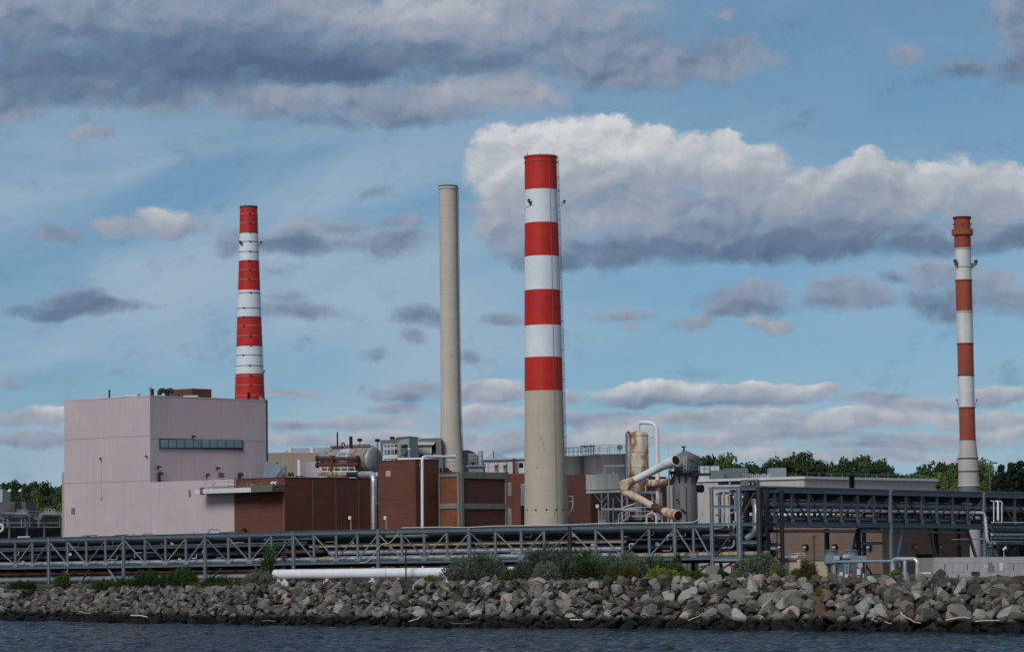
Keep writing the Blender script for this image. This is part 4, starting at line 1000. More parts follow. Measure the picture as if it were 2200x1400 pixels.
for a, py, l in ((-64, 1096, .9), (-95, 952, .3), (-94, 962, .25), (-99, 940, .3), (-114, 1002, .35)):
    d = Vector((cos(radians(a)), sin(radians(a)), 0)); q = flat(cB, zB(py)) + d * (rB(py) + .0); s_ = Vector((-d.y, d.x, 0))
    g = MB(); g.beam(q, q - Vector((0, 0, l)) + s_ * RND.uniform(-.15, .15), .07, .03, d); g.build('stain', 'steel_b', big)
g = MB(); q = flat(cB, zB(1090)) + Vector((1, -.1, 0)).normalized() * (rB(1090) + .1); rail(g, [q, q + Vector((.75, 0, 0)), q + Vector((.75, -.6, 0))], 1.5, .7, .05); g.beam(q + Vector((.75, 0, 0)), q + Vector((0, 0, -1.2)), .1, .1); g.build('access_platform', 'galv', big)

LY = 500
left, cL, rL, zL = stack('banded_stack', 'red and white banded smokestack with dark iron hoops rising behind the pink building', LY,
    [(444, 515.5, 553), (560, 512.8, 556.5), (680, 509.6, 561.5), (800, 506, 566.5), (870, 503.5, 568.8), (950, 500, 572)],
    [(444, 500.5, 0), (500.5, 561, 1), (561, 624, 0), (624, 682, 1), (682, 744, 0), (744, 803.5, 1), (803.5, 950, 0)], ['red', 'white'])
for y, m in ((460.5, 'concrete_l'), (480, 'concrete_l'), (501, 'steel_d'), (520.5, 'steel_d'), (542, 'steel_d'), (561.5, 'steel_d'), (581, 'concrete_l'), (601.5, 'concrete_l'), (630.5, 'steel_d'), (663, 'steel_d'), (682, 'steel_d'), (701, 'concrete_l'), (722.5, 'concrete_l'), (743.5, 'steel_d'), (764, 'steel_d'), (786.5, 'steel_d'), (808.5, 'concrete_l'), (828.5, 'concrete_l'), (850.5, 'concrete_l')):
    o = ring(left, cL, zL(y), rL(y), .09, m, 'hoop', .05)
    a = radians(RND.choice((-84, -80, -110, -78))); d = Vector((cos(a), sin(a), 0)); g = MB(); q = flat(cL, zL(y)) + d * (rL(y) + .12); g.beam(q - Vector((.16, 0, 0)), q + Vector((.16, 0, 0)), .12, .2); g.build('hoop_clamp', 'steel_d', o)
ring(left, cL, zL(445), rL(445), .3, 'steel_b', 'rim', .06); rods(left, cL, zL(444), rL(444) - .1, 4, 1.4)
beacon(left, cL, zL(523), rL(523), radians(-128), .65); beacon(left, cL, zL(523), rL(523), radians(-8), .65)
g = MB(); q = flat(cL, zL(803)) + Vector((1, -.2, 0)).normalized() * rL(803); g.beam(q, q + Vector((.3, 0, .6)), .2, .2); g.build('float_switch', 'steel_d', left)

PY_ = 455
pale, cP, rP, zP = stack('beige_stack', 'slender plain beige smokestack flaring at its base with thin ring seams', PY_,
    [(400, 943.3, 982.8), (560, 945, 984.6), (740, 946.6, 987), (860, 947.2, 988.6), (930, 946.6, 991), (1000, 944, 996)],
    [(400, 1000, 0)], ['beige_s'])
seam_m = mat('beige_seam', (.40, .355, .30), .8, var=.1)
for i in range(21): y = 414.5 + i * 27.2; ring(pale, cP, zP(y), rP(y), .04, seam_m, 'seam_ring', .008)
ring(pale, cP, zP(404.5), rP(404), .35, 'beige_s', 'rim', .12); ring(pale, cP, zP(400.5), rP(400), .16, 'steel_b', 'cap', .10)
g = MB(); ang = radians(-22); dr_ = Vector((cos(ang), sin(ang), 0)); pts = [flat(cP, zP(y)) + dr_ * (rP(y) + .25) for y in (403, 560, 740, 860, 930, 1000)]
for a, b in zip(pts, pts[1:]): ladder(g, a, b, dr_, .4, .8, .035)
g.build('ladder', 'steel_d', pale)

RY = 474
rt, cR, rR, zR = stack('banded_stack', 'slim smokestack with faded red and chalky white bands and a collar, beyond the cream building', RY,
    [(467, 2049, 2084.5), (534, 2051, 2086), (669, 2055, 2090), (806, 2058.8, 2093), (943, 2062, 2096), (984, 2060.2, 2103), (1043, 2060.5, 2104.8), (1200, 2063, 2107)],
    [(467, 534, 0), (534, 602, 1), (602, 669, 0), (669, 738, 1), (738, 806, 0), (806, 875, 1), (875, 943.5, 0), (943.5, 1043, 2), (1043, 1060, 3), (1060, 1200, 2)], ['red_old', 'white_old', 'beige_p', 'scrub'])
ring(rt, cR, zR(468), rR(467), .3, 'rusty', 'rim', .16)
ring(rt, cR, zR(499), rR(499), .95, mat('orange_rust_collar', (.30, .085, .045), .8, var=.2), 'collar', .38)
for y, m in ((534.5, 'white_old'), (602, 'red_old'), (669.5, 'white_old'), (738, 'red_old'), (806, 'steel_b'), (875, 'red_old'), (943.5, 'red_old'), (984, 'steel_b'), (1012, 'steel_b'), (1043, 'white_old')): ring(rt, cR, zR(y), rR(y), .14, m, 'flange', .13)
for a in (-135, -6):
    d = Vector((cos(radians(a)), sin(radians(a)), 0)); q = flat(cR, zR(573)) + d * rR(573); g = MB()
    g.add([q + Vector((0, 0, .6)), q - Vector((0, 0, .35)), q + d * 1.0 + Vector((0, 0, .3)), q + d * 1.0 + Vector((0, 0, .6)), ] + [v + Vector((.0, .5, 0)) for v in (q + Vector((0, 0, .6)), q - Vector((0, 0, .35)), q + d * 1.0 + Vector((0, 0, .3)), q + d * 1.0 + Vector((0, 0, .6)))], [[0, 1, 2, 3], [4, 5, 6, 7], [0, 1, 5, 4], [1, 2, 6, 5], [2, 3, 7, 6], [3, 0, 4, 7]])
    o = g.build('lamp_bracket', 'hvac', rt); g = MB(); q2 = q + d * .8 + Vector((0, .25, .62)); g.lathe(q2, [(.28, 0), (.33, .3), (.30, .32), (.30, .5)], 10); g.build('warning_light', 'steel_d', o)
g = MB(); pts = [flat(cR, zR(574)) + Vector((cos(radians(a)), sin(radians(a)), 0)) * (rR(574) + .03) for a in range(-130, -5, 12)]
for a, b in zip(pts, pts[1:]): g.beam(a, b, .05, .05)
g.build('lamp_cable', 'steel_d', rt)
for a in (-172, -6):
    d = Vector((cos(radians(a)), sin(radians(a)), 0)); q = flat(cR, zR(870)) + d * (rR(870) + .02); g = MB(); g.beam(q, q + d * .35 + Vector((0, 0, .8)), .08, .08); g.lathe(q + d * .35 + Vector((0, 0, .8)), [(.14, 0), (.14, .2)], 8); g.build('marker_lamp', 'black', rt)
for a in (-170, -100, -12):
    d = Vector((cos(radians(a)), sin(radians(a)), 0)); q = flat(cR, zR(482)) + d * (rR(482) - .05); g = MB(); g.beam(q, q + d * .3, .2, .2); g.build('sampling_port', 'steel_b', rt)

# ------------------------------------------------------------------ the rusty tank on the brick roof
TA = at(803.5, 987, 441); TR = 27.5 * 441 / FPX
TB = flat(TA, TA.z) - D1 * 9.3
tank = thing('rusty_tank', 'fat horizontal silver tank stained with rust, lying on the low brick roof', 'tank', flat((TA + TB) / 2, ZB))
L = (TA - TB).length
g = MB()
pr = [(.05, -.75), (TR * .5, -.62), (TR * .85, -.32), (TR, 0)]
segs = [(0, .34, 0), (.34, .60, 2), (.60, .72, 0), (.72, .86, 1), (.86, 1.0, 0)]
g.cur = 0; g.lathe(TB, pr, 40, axis=D1)
for a, b, mi in segs: g.cur = mi; g.lathe(TB, [(TR + (.03 if mi else 0), L * a), (TR + (.03 if mi else 0), L * b)], 40, axis=D1)
g.build('shell', ['tank', 'tank_band', 'tank_new'], tank)
g = MB(); g.lathe(TA, [(TR + .04, -.15), (TR + .04, .03), (TR * .93, .22), (TR * .6, .42), (.05, .52)], 40, axis=D1); g.build('end_cap', 'tank_end', tank)
g = MB()
for f in (.34, .6, .72, .86): g.lathe(TB, [(TR, L * f - .05), (TR + .07, L * f - .05), (TR + .07, L * f + .05), (TR, L * f + .05)], 40, axis=D1, smooth=False)
g.build('hoops', 'tank_band', tank)
g = MB()
for f in (.15, .85):
    q = TB + D1 * (L * f); g.beam(flat(q, ZB) - D2 * 1.6, flat(q, ZB + .7) - D2 * 1.6, .5, .5); g.prism([flat(q, 0) - D2 * 2 - D1 * .3, flat(q, 0) + D2 * 2 - D1 * .3, flat(q, 0) + D2 * 2 + D1 * .3, flat(q, 0) - D2 * 2 + D1 * .3], ZB - .05, ZB + .75)
g.build('saddle', 'rusty', tank)
g = MB(); qa, qb = TB + D1 * (L * .1), TB + D1 * (L * .96)
up_ = Vector((0, 0, 1)); g.beam(qa + up_ * (TR + .1), qb + up_ * (TR + .1), 1.0, .12); rail(g, [qa + up_ * (TR + .12) + N1 * .5, qb + up_ * (TR + .12) + N1 * .5], .25, 1.2, .05); g.build('top_walkway', 'rusty', tank)
for px, pyt, w in ((725, 928, .12), (754, 937, .26)):
    q = at(px, 958, 443); g = MB(); z1 = at(px, pyt, 443).z; g.lathe(flat(q, TA.z + TR - .2), [(w, 0), (w, z1 - TA.z - TR + .2)], 10); g.build('vent_stack', 'black', tank)
g = MB(); q = at(740, 958, 443); g.tube(fillet([q, flat(q, q.z + .5), flat(q, q.z + .5) - D1 * .5, flat(q, q.z + .2) - D1 * .5], .3), .1, 8); g.build('gooseneck', 'black', tank)
g = MB(); q = at(716, 962, 442); g.beam(q, q + Vector((1.5, -1, 0)), .5, .35); g.build('hatch', 'rusty', tank)
# rusty manifold and ladder frame in front of it
mf = thing('rusty_manifold', 'rust brown pipe manifold on a pale frame in front of the horizontal tank', 'pipework', flat(at(725, 1020, 436), ZB))
def R1(px, py): return online(px, py, flat(TA, 0) + N1 * (TR + .7), D1)
g = MB(); g.tube([R1(684, 983), R1(767, 985)], .27, 12); g.tube([R1(684, 998), R1(767, 998)], .25, 12); g.build('header_pipe', 'rusty', mf)
g = MB(); g.tube([R1(714, 978), R1(714, 1016)], .36, 12); g.tube([R1(710, 984), R1(718, 984)], .42, 12); g.build('riser_pipe', 'rusty', mf)
for px in (768, 683):
    for py in (984, 998): g = MB(); q = R1(px, py); g.lathe(q - D1 * .2, [(.5, 0), (.5, .16), (.4, .16), (.4, .4)], 14, axis=D1); g.build('flange', 'rusty', mf)
g = MB(); rail(g, [R1(689, 1012), R1(762, 1012)], 1.1, 1.3, .05); g.beam(R1(684, 1012), R1(768, 1012), .5, .18); g.build('frame', 'white_old', mf)
g = MB(); g.tube([R1(687, 1016), R1(748, 1018.5)], .42, 14); g.build('jacketed_pipe', 'tank_band', mf)
g = MB(); g.tube([R1(748, 1018.5), R1(772, 1019)], .45, 14); g.build('black_coupling', 'black', mf)
# silver pipe over the parapet and down the wall
def pipe(name, label, pts, r, m, bend=.8, cat='pipe', group=None, seg=14, flanges=0, fm=None):
    g = MB(); pp = fillet(pts, bend) if len(pts) > 2 else [Vector(p) for p in pts]; g.tube(pp, r, seg)
    if flanges:
        Ls = [0.]
        for a, b in zip(pp, pp[1:]): Ls.append(Ls[-1] + (b - a).length)
        d = flanges
        while d < Ls[-1]:
            i = max(k for k in range(len(Ls)) if Ls[k] <= d); i = min(i, len(pp) - 2); a, b = pp[i], pp[i + 1]
            dr = (b - a).normalized(); c = a + dr * (d - Ls[i]); g.lathe(c - dr * .03, [(r * 1.03, 0), (r * 1.06, .0), (r * 1.06, .06), (r * 1.03, .06)], seg, axis=dr); d += flanges
    return tag(g.build(name, m), label, cat, group)
W0 = flat(G_, 0) + N2 * .65
def R2(px, py): return online(px, py, W0, D2)
pipe('silver_pipe', 'thick silver jacketed pipe bending over the brick parapet and down the wall', [R1(774, 1019), R2(803, 1019), flat(R2(803, 1160), GZ)], 7.2 * 433 / FPX, 'silver', 1.3, flanges=1.1)
pipe('silver_pipe', 'thinner silver pipe hooked out of the brick wall beside the thick silver one', [R2(811, 1082) - N2 * .8, R2(817.5, 1082), flat(R2(817.5, 1160), GZ)], 4.8 * 433 / FPX, 'silver', .8, flanges=1.1)
pipe('white_pipe', 'slim white pipe climbing the brick block corner and turning along its roof', [at(978, 981, 417), at(907, 980, 413), flat(at(907, 1150, 413), GZ)], 3.2 * 414 / FPX, 'white_pipe', .7)
g = MB(); q = at(904.5, 1002, 413); g.box(q, .5, .3, .45); tag(g.build('valve_box', 'scrub'), 'small grey valve box clipped to the slim white pipe', 'valve box')
pipe('white_pipe', 'low white pipe lying along the brick block roof behind its edge', [at(855, 986, 423), at(905, 985, 421), at(978, 979, 421)], 2.4 * 420 / FPX, 'white_pipe', .4)
g = MB(); q = at(950, 981, 417); g.beam(q, flat(q, ZF - .2), .12, .12); tag(g.build('pipe_prop', 'steel_l'), 'thin steel prop holding up the end of the slim white pipe', 'prop')
for px, Yp, pyt, lab in ((773, 444, 941, 'floodlight mast nearest the tank end, over the brick roof'), (811, 440, 942, 'floodlight mast between the tank and the ribbed shed'), (843, 446, 937, 'floodlight mast over the caged platform')):
    t = thing('floodlight_mast', lab, 'floodlight', flat(at(px, 1000, Yp), ZB if px < 815 else ZK), 'floodlight masts on the brick roofs'); q = at(px, pyt + 3, Yp)
    g = MB(); g.beam(flat(q, ZB if px < 815 else ZK), q, .10, .10); g.beam(q - Vector((.25, 0, .8)), q - Vector((-.25, 0, .8)), .08, .08); g.build('pole', 'steel_d', t)
    g = MB(); g.beam(q + Vector((-.1, .2, 0)), q + Vector((.1, -.5, -.1)), .62, .42); g.build('lamp_head', 'black', t)
# caged platform with tan post
cg = thing('caged_platform', 'white railed rooftop platform with grey equipment beside the ribbed shed', 'platform', flat(at(838, 985, 436), ZK))
g = MB(); a, b = at(824, 977, 436), at(855, 977, 434); g.prism([flat(a, 0), flat(b, 0), flat(b, 0) + Vector((.5, 3, 0)), flat(a, 0) + Vector((.5, 3, 0))], a.z - .6, a.z); g.build('deck', 'white_old', cg)
g = MB(); rail(g, [flat(a, a.z) + Vector((0, 2.5, 0)), flat(a, a.z), flat(b, a.z)], 1.6, .8, .05); rail(g, [flat(a, a.z + .8) + Vector((0, .02, 0)), flat(b, a.z + .8) + Vector((0, .02, 0))], .3, .8, .04); g.build('railing', 'white_old', cg)
g = MB()
for f in (.1, .9): q = a.lerp(b, f) + Vector((0, .5, 0)); g.beam(flat(q, ZK - .1), flat(q, a.z - .6), .2, .2)
g.build('leg', 'galv', cg)
g = MB(); q = at(832, 955, 440); g.box(flat(q, a.z), 2.0, 1.5, at(832, 945, 440).z - a.z); g.build('equipment_cabinet', 'scrub', cg)
g = MB(); q = at(848, 955, 442); g.box(flat(q, a.z), 1.4, 1.2, at(848, 943, 442).z - a.z); g.build('equipment_cabinet', 'hvac', cg)
g = MB(); q = at(857, 986, 431); g.beam(flat(q, ZK), at(857, 948, 431), .42, .42); tag(g.build('timber_post', 'tan_pipe'), 'square tan post standing at the brick block edge before the ribbed shed', 'post')
t = thing('extract_fan', 'round grey extract fan head on a post before the shed doorway', 'fan', flat(at(879, 984, 428), ZK)); q = at(879.5, 965, 428)
g = MB(); g.beam(flat(q, ZK), q, .12, .12); g.build('post', 'galv', t); g = MB(); g.lathe(q - Vector((0, 0, .1)), [(.2, -.2), (.32, 0), (.28, .25), (.1, .35)], 12); g.build('head', 'galv', t)
for px, lab, Y in ((753.5, 'slim wall pipe with a white cap, by the thick silver pipe', 416), (829.5, 'slim wall pipe with a white cap, below the taller brick block', 412), (1285.5, 'slim pipe with a white cap at the dark brick wall', 412)):
    py = 1110 if px < 1000 else 1085; t = thing('capped_pipe', lab, 'pipe', flat(at(px, 1140, Y), GZ), 'capped standpipes'); q = at(px, py, Y)
    g = MB(); g.beam(flat(q, GZ), q, .10, .10); g.build('standpipe', 'galv', t); g = MB(); g.lathe(q - Vector((.12, 0, .12)), [(.22, -.25), (.26, 0), (.18, .25)], 10); g.build('cap', 'white', t)

# ------------------------------------------------------------------ the rusty vessel and its ducts
VY = 394
vc = at(1371, 1000, VY); vr = 22.6 * VY / FPX; zv = lambda py: at(1371, py, VY).z
ves = thing('rusty_vessel', 'upright white process vessel heavily streaked with orange rust', 'vessel', flat(vc, GZ))
g = MB(); g.lathe(flat(vc, 0), [(vr * .55, zv(1056)), (vr * .98, zv(1032)), (vr, zv(1030)), (vr, zv(934)), (vr * .9, zv(930)), (vr * .55, zv(926.5)), (.35, zv(925))], 40); g.build('shell', 'vessel', ves)
for py in (970, 1003, 1019, 935): g = MB(); g.lathe(flat(vc, zv(py)), [(vr, -.06), (vr + .06, -.06), (vr + .06, .06), (vr, .06)], 40, smooth=False); g.build('weld_ring', 'vessel', ves)
g = MB()
for a in (35, 145, 215, 325):
    q = flat(vc, zv(1052)) + Vector((cos(radians(a)), sin(radians(a)), 0)) * vr * .8; g = MB(); g.beam(flat(q, zv(1056)), flat(q, zv(1035)), .18, .18); g.build('leg', 'galv', ves)
pipe('white_pipe', 'tall white hooped pipe rising from the vessel top and dropping beside it', [at(1371, 926, VY), at(1371, 907, VY), at(1411, 907.5, VY - 1), flat(at(1413.5, 1086, VY - 1), GZ)], 4.6 * VY / FPX, 'white_pipe', 1.3, flanges=6)
pipe('grey_pipe', 'grey riser pipe hugging the left flank of the rusty vessel', [at(1352, 931, VY - 1), at(1350, 926, VY - 2), at(1345.5, 930, VY - 2), flat(at(1346.5, 1030, VY - 2), GZ)], 2.2 * VY / FPX, 'silver_d', .3)
g = MB(); g.beam(at(1394, 939.5, VY), at(1413, 939, VY - 1), .06, .06); tag(g.build('pipe_tie', 'black'), 'thin tie rod between the rusty vessel and the hooped pipe', 'tie rod')
def duct(name, label, spec, Y0, Y1, m, mouth=None, seg=22, cap=None):
    """spec: (px, py, radius px) along the duct"""
    n = len(spec); pts = []; rs = []
    for i, (px, py, r) in enumerate(spec): Y = Y0 + (Y1 - Y0) * i / (n - 1); pts.append(at(px, py, Y)); rs.append(r * Y / FPX)
    t = thing(name, label, 'duct', pts[0])
    g = MB(); g.tube(pts, 1, seg, True, True, rs); g.build('casing', m, t)
    d = (pts[-1] - pts[-2]).normalized()
    if mouth: g = MB(); g.lathe(pts[-1] + d * .01, [(rs[-1] * .92, 0), (rs[-1] * .92, .02)], seg, axis=d); g.build('mouth', mouth, t); g = MB(); g.lathe(pts[-1] - d * .1, [(rs[-1], 0), (rs[-1] + .05, 0), (rs[-1] + .05, .12), (rs[-1] * .9, .14), (rs[-1] * .9, .0)], seg, axis=d, smooth=False, caps=False); g.build('rim', m, t)
    if cap: d0 = (pts[0] - pts[1]).normalized(); g = MB(); g.lathe(pts[0], [(rs[0] * 1.02, -.05), (rs[0] * 1.02, .08), (.1, .1)], seg, axis=d0); g.build('end_plate', cap, t)
    return t
duct('white_duct', 'white inclined duct widening to an open rusty mouth at its upper end', [(1361, 1032, 8), (1403, 1011, 8.4), (1424, 1000.5, 9), (1432, 996.5, 11), (1452, 988.5, 11.6)], 389, 382.5, 'white_pipe', 'rust_in')
el = thing('rusty_elbow', 'rust blotched elbow with a round end plate where both ducts meet', 'duct', at(1340, 1042, 388))
g = MB(); p0 = at(1340, 1042, 386.5); p1 = at(1363, 1031, 389.5); g.tube([p0, p0.lerp(p1, .5), p1], 10.5 * 388 / FPX, 24, rads=[11.5 * 388 / FPX, 10.5 * 388 / FPX, 8.3 * 388 / FPX]); g.build('casing', 'vessel_r', el)
g = MB(); d = (p0 - p1).normalized(); g.lathe(p0, [(.78, -.02), (.78, .07), (.68, .07), (.1, .08)], 24, axis=d); g.build('end_plate', 'vessel_r', el)
duct('rusty_duct', 'rust blotched duct slanting down to an open mouth above the pipe bridge', [(1338, 1052, 7), (1348, 1059, 9.2), (1368, 1068, 8.2), (1392, 1081, 7.4), (1404, 1087.5, 7.4)], 387.5, 385, 'vessel_r')
duct('rusty_duct', 'dark rusted lower end of the slanting duct, open at its mouth', [(1404.3, 1087.7, 7.6), (1426, 1097, 8.2), (1434, 1101, 10.5), (1457, 1107, 11.6)], 384.9, 379.5, 'vessel_r', 'rust_in')
g = MB(); p0, p1 = at(1404.5, 1087.7, 384.8), at(1427, 1097.6, 382.9); g.tube([p0, p1], .5, 20, rads=[8.2 * 384 / FPX, 9.3 * 384 / FPX]); tag(g.build('rusted_sleeve', 'rusty'), 'dark brown rusted sleeve around the slanting duct', 'sleeve')
duct('side_duct', 'mossy white duct joining the vessel and the grey scrubber tower', [(1396, 1039, 9.5), (1412, 1038, 9), (1425, 1036, 8), (1446, 1034, 7.5)], 394, 388, 'vessel')
# grey scrubber tower
SY = 386
sc_ = at(1471, 1040, SY); zs = lambda py: at(1471, py, SY).z
scr = thing('scrubber_tower', 'weathered grey steel scrubber tower with a cone roof and a railed gallery', 'tower', flat(sc_, GZ))
r_ = lambda px: px * SY / FPX
g = MB(); g.lathe(flat(sc_, 0), [(r_(27), GZ), (r_(27), zs(1046)), (r_(25), zs(1040)), (r_(25), zs(1016))], 36); g.build('lower_shell', 'scrub', scr)
g = MB(); g.lathe(flat(sc_, 0) + Vector((.2, 0, 0)), [(r_(24.5), zs(1015.9)), (r_(24.5), zs(980)), (r_(23.5), zs(978)), (r_(6), zs(969)), (r_(3), zs(968.5))], 36); g.build('upper_shell', 'scrub', scr)
g = MB(); g.lathe(flat(sc_, zs(969)), [(.3, 0), (.14, .25), (.14, .5), (.36, .55), (.3, .8)], 12); g.build('roof_vent', 'steel_d', scr)
g = MB(); g.lathe(flat(sc_, zs(1016)), [(r_(24), -.1), (r_(34), -.1), (r_(34), .28), (r_(24), .28)], 24, smooth=False); o = g.build('gallery', 'steel_d', scr)
rl = MB(); rail(rl, [flat(sc_, zs(1014)) + Vector((cos(k * pi / 7) * r_(32.5), sin(k * pi / 7) * r_(32.5), 0)) for k in range(15)], 1.15, 1.3, .04); rl.build('railing', 'steel', o)
for a in (-160, -120, -90, -55, -15):
    d = Vector((cos(radians(a)), sin(radians(a)), 0)); q = flat(sc_, zs(1016)); g = MB(); g.beam(q + d * r_(32), q + d * r_(25) - Vector((0, 0, 1.3)), .2, .2); g.build('bracket', 'steel_d', o)
g = MB(); q = at(1506, 1016, SY - 1); g.prism([(q.x - 1.2, q.y - .8), (q.x + 1.3, q.y - .8), (q.x + 1.3, q.y + .8), (q.x - 1.2, q.y + .8)], q.z - .35, q.z); o2 = g.build('side_platform', 'steel_d', scr)
rl = MB(); rail(rl, [Vector((q.x - 1.2, q.y - .75, q.z)), Vector((q.x + 1.2, q.y - .75, q.z)), Vector((q.x + 1.2, q.y + .7, q.z))], 1.0, .8, .04); rl.build('railing', 'steel', o2)
g = MB(); ladder(g, flat(at(1490, 1120, SY - 2.2), GZ), at(1490, 1000, SY - 2.2), (0, -1, 0), .4, .6, .03); g.build('ladder', 'steel_d', scr)
g = MB(); ladder(g, at(1471.5, 1014, SY - 2.1), at(1471.5, 978, SY - 2.1), (0, -1, 0), .35, .5, .03); g.build('ladder', 'white_old', scr)
for px, py in ((1455, 1073), (1466, 1095), (1471, 1100)): g = MB(); q = at(px, py, SY - 1.75); g.lathe(q, [(.18, 0), (.18, .1)], 10, axis=(0, -1, 0)); g.build('port', 'black', scr)
for px in (1447, 1457, 1474): g = MB(); g.beam(at(px, 1045, SY - 1.85), flat(at(px, 1120, SY - 1.85), GZ), .06, .06); g.build('stiffener', 'steel_d', scr)
g = MB(); q = at(1503, 1049, SY); g.lathe(q, [(r_(8), -1.8), (r_(8), .25), (r_(9), .25), (r_(9), .4), (r_(7.4), .4)], 20, axis=(.75, -.6, 0)); ap = g.build('access_duct', 'steel_d', scr)
g = MB(); q = q + Vector((.75, -.6, 0)).normalized() * .42; g.lathe(q, [(r_(7.2), 0), (r_(7.2), .02)], 20, axis=(.75, -.6, 0)); g.build('mouth', 'opening', ap)
g = MB(); q = at(1482, 982, SY - 1.7); g.lathe(q, [(.3, 0), (.3, .35)], 14, axis=(.1, -1, 0)); g.build('nozzle', 'scrub', scr)
fr = thing('davit_frame', 'pale pipe gantry standing over the scrubber tower roof', 'gantry', at(1446, 980, SY))
g = MB()
for a, b in (((1434, 958.5), (1477, 957)), ((1436, 959), (1434, 980)), ((1436, 959), (1438.5, 980)), ((1447.5, 959), (1445, 977)), ((1447.5, 959), (1450, 977)), ((1472, 957), (1472, 978))): g.beam(at(*a, SY - .6), at(*b, SY - .6), .08, .08)
g.build('tube_frame', 'white_old', fr)
pipe('grey_pipe', 'grey standpipe on the vessel side of the scrubber tower', [at(1437, 1009, SY - 2), flat(at(1437, 1110, SY - 2), GZ)], 1.9 * SY / FPX, 'silver_d')
# ribbed box on legs
bx = thing('ribbed_box', 'pale ribbed metal enclosure on a white ledge, left of the rusty elbow', 'enclosure', flat(at(1294, 1130, 398), GZ))
a, b = at(1258.5, 1019, 401), at(1329, 1016.5, 397); dd_ = (flat(b, 0) - flat(a, 0)).normalized()
g = MB().prism([flat(a, 0), flat(b, 0), flat(b, 0) + Vector((1, 4, 0)), flat(a, 0) + Vector((1, 4, 0))], at(1294, 1051, 399).z, a.z); g.build('casing', 'shed_l', bx)
g = MB(); a2, b2 = at(1260, 1054, 400), at(1333, 1052, 396); g.prism([flat(a2, 0) - Vector((0, .5, 0)), flat(b2, 0) - Vector((0, .5, 0)), flat(b2, 0) + Vector((0, 3, 0)), flat(a2, 0) + Vector((0, 3, 0))], at(1294, 1058, 398).z, at(1294, 1053.3, 398).z); g.build('ledge', 'white_old', bx)
for px in (1292, 1335): g = MB(); q = at(px, 1060, 397); g.beam(q, flat(q, GZ), .18, .18); g.beam(flat(q, q.z - 1.3), q + Vector((-.9, 0, -.1)), .1, .1); g.beam(flat(q, q.z - 1.3), q + Vector((.9, 0, -.1)), .1, .1); g.build('leg', 'galv', bx)
g = MB(); g.beam(at(1298, 1000.5, 399), at(1342, 999.5, 397), .2, .16)
for px in (1299, 1318): g.beam(at(px, 1000, 399), at(px, 1018, 399), .1, .1)
g.build('roof_rail', 'white_old', bx)
# steelwork below the vessel
fs = thing('support_frame', 'pale steel support frame under the rusty vessel and ducts', 'frame', flat(at(1360, 1130, 392), GZ))
for px, Yp in ((1306.5, 396), (1336, 393), (1376, 391), (1401, 391), (1421, 392)):
    g = MB(); q = at(px, 1057, Yp); g.beam(q, flat(q, GZ), .2, .2); g.build('column', 'galv', fs)
g = MB(); g.beam(at(1365, 1057, 391), at(1408, 1057, 391), .3, .35); g.beam(at(1293, 1093, 394), at(1379, 1093, 391), .4, .26); g.beam(at(1339, 1089, 392), at(1374, 1078, 391), .14, .14); g.build('beam', 'white_old', fs)
for a, b in (((1380, 1070), (1388, 1058)), ((1397, 1058), (1408, 1078)), ((1412, 1085), (1428, 1106)), ((1296, 1091), (1303, 1080)), ((1374, 1070), (1362, 1082))): g = MB(); g.beam(at(*a, 391), at(*b, 391), .1, .1); g.build('brace', 'galv', fs)
for px0, px1, y0, y1, m, lab in ((1286.5, 1305, 1096, 1130, 'concrete', 'square concrete grey cabinet at the foot of the ribbed box'), (1318, 1334, 1096, 1130, 'scrub', 'narrow grey cabinet between the concrete one and the stair'), (1362, 1373, 1078, 1128, 'concrete_l', 'pale duct box standing under the slanting duct')):
    a, b = at(px0, y0, 402), at(px1, y0, 400); c = thing('plant_cabinet', lab, 'cabinet', flat(a, GZ), 'cabinets below the rusty vessel')
    MB().prism([flat(a, 0), flat(b, 0), flat(b, 0) + Vector((.5, 1.6, 0)), flat(a, 0) + Vector((.5, 1.6, 0))], GZ, a.z).build('casing', m, c)
    g = MB(); d = (flat(b, 0) - flat(a, 0)).normalized(); wallbox(g, a, d, px0 + 2, px1 - 3, y0 + 19, y0 + 33, .05); g.build('door', 'galv', c)
st = thing('steel_stair', 'blue grey steel stair and landing below the slanting duct', 'stair', flat(at(1340, 1130, 388), GZ))
g = MB(); a, b = at(1333, 1123, 386), at(1354, 1106, 386)
for k in range(9): q = a.lerp(b, k / 8); g.box(q - Vector((0, .5, 0)), .34, .9, .05)
g.beam(a - Vector((0, 1, 0)), b - Vector((0, 1, 0)), .06, .2); g.beam(a, b, .06, .2); g.build('flight', 'steel_l', st)
g = MB(); a, b = at(1352, 1108, 386), at(1402, 1108, 385); g.beam(a, b, 1.2, .3); g.build('landing', 'steel_l', st)
g = MB(); rail(g, [a - Vector((0, .6, -.1)), b - Vector((0, .6, -.1))], 1.1, 1.3, .035); rail(g, [at(1329, 1123, 385.3), at(1352, 1107, 385.3)], 1.1, .7, .035); rail(g, [at(1403, 1108, 385), at(1430, 1125, 385)], 1.0, .8, .035); g.build('railing', 'galv', st)
g = MB(); a_, b_ = at(1336, 1117, 386.5), at(1420, 1115, 386.5); g.prism([flat(a_, 0), flat(b_, 0), flat(b_, 0) + Vector((0, 1.5, 0)), flat(a_, 0) + Vector((0, 1.5, 0))], GZ, a_.z); g.build('plinth', 'steel_d', st)
ru = pipe('rusty_hoop_pipe', 'white inverted hoop pipe with rusty legs below the slanting duct', [flat(at(1389, 1125, 383), GZ), at(1389, 1102, 383), at(1410, 1102, 383), flat(at(1410, 1125, 383), GZ)], 2.7 * 383 / FPX, 'vessel', .75)
pipe('grey_pipe', 'slim grey standpipe in front of the support frame', [at(1317.5, 1070, 391), flat(at(1317, 1125, 391), GZ)], 1.6 * 391 / FPX, 'silver_d')
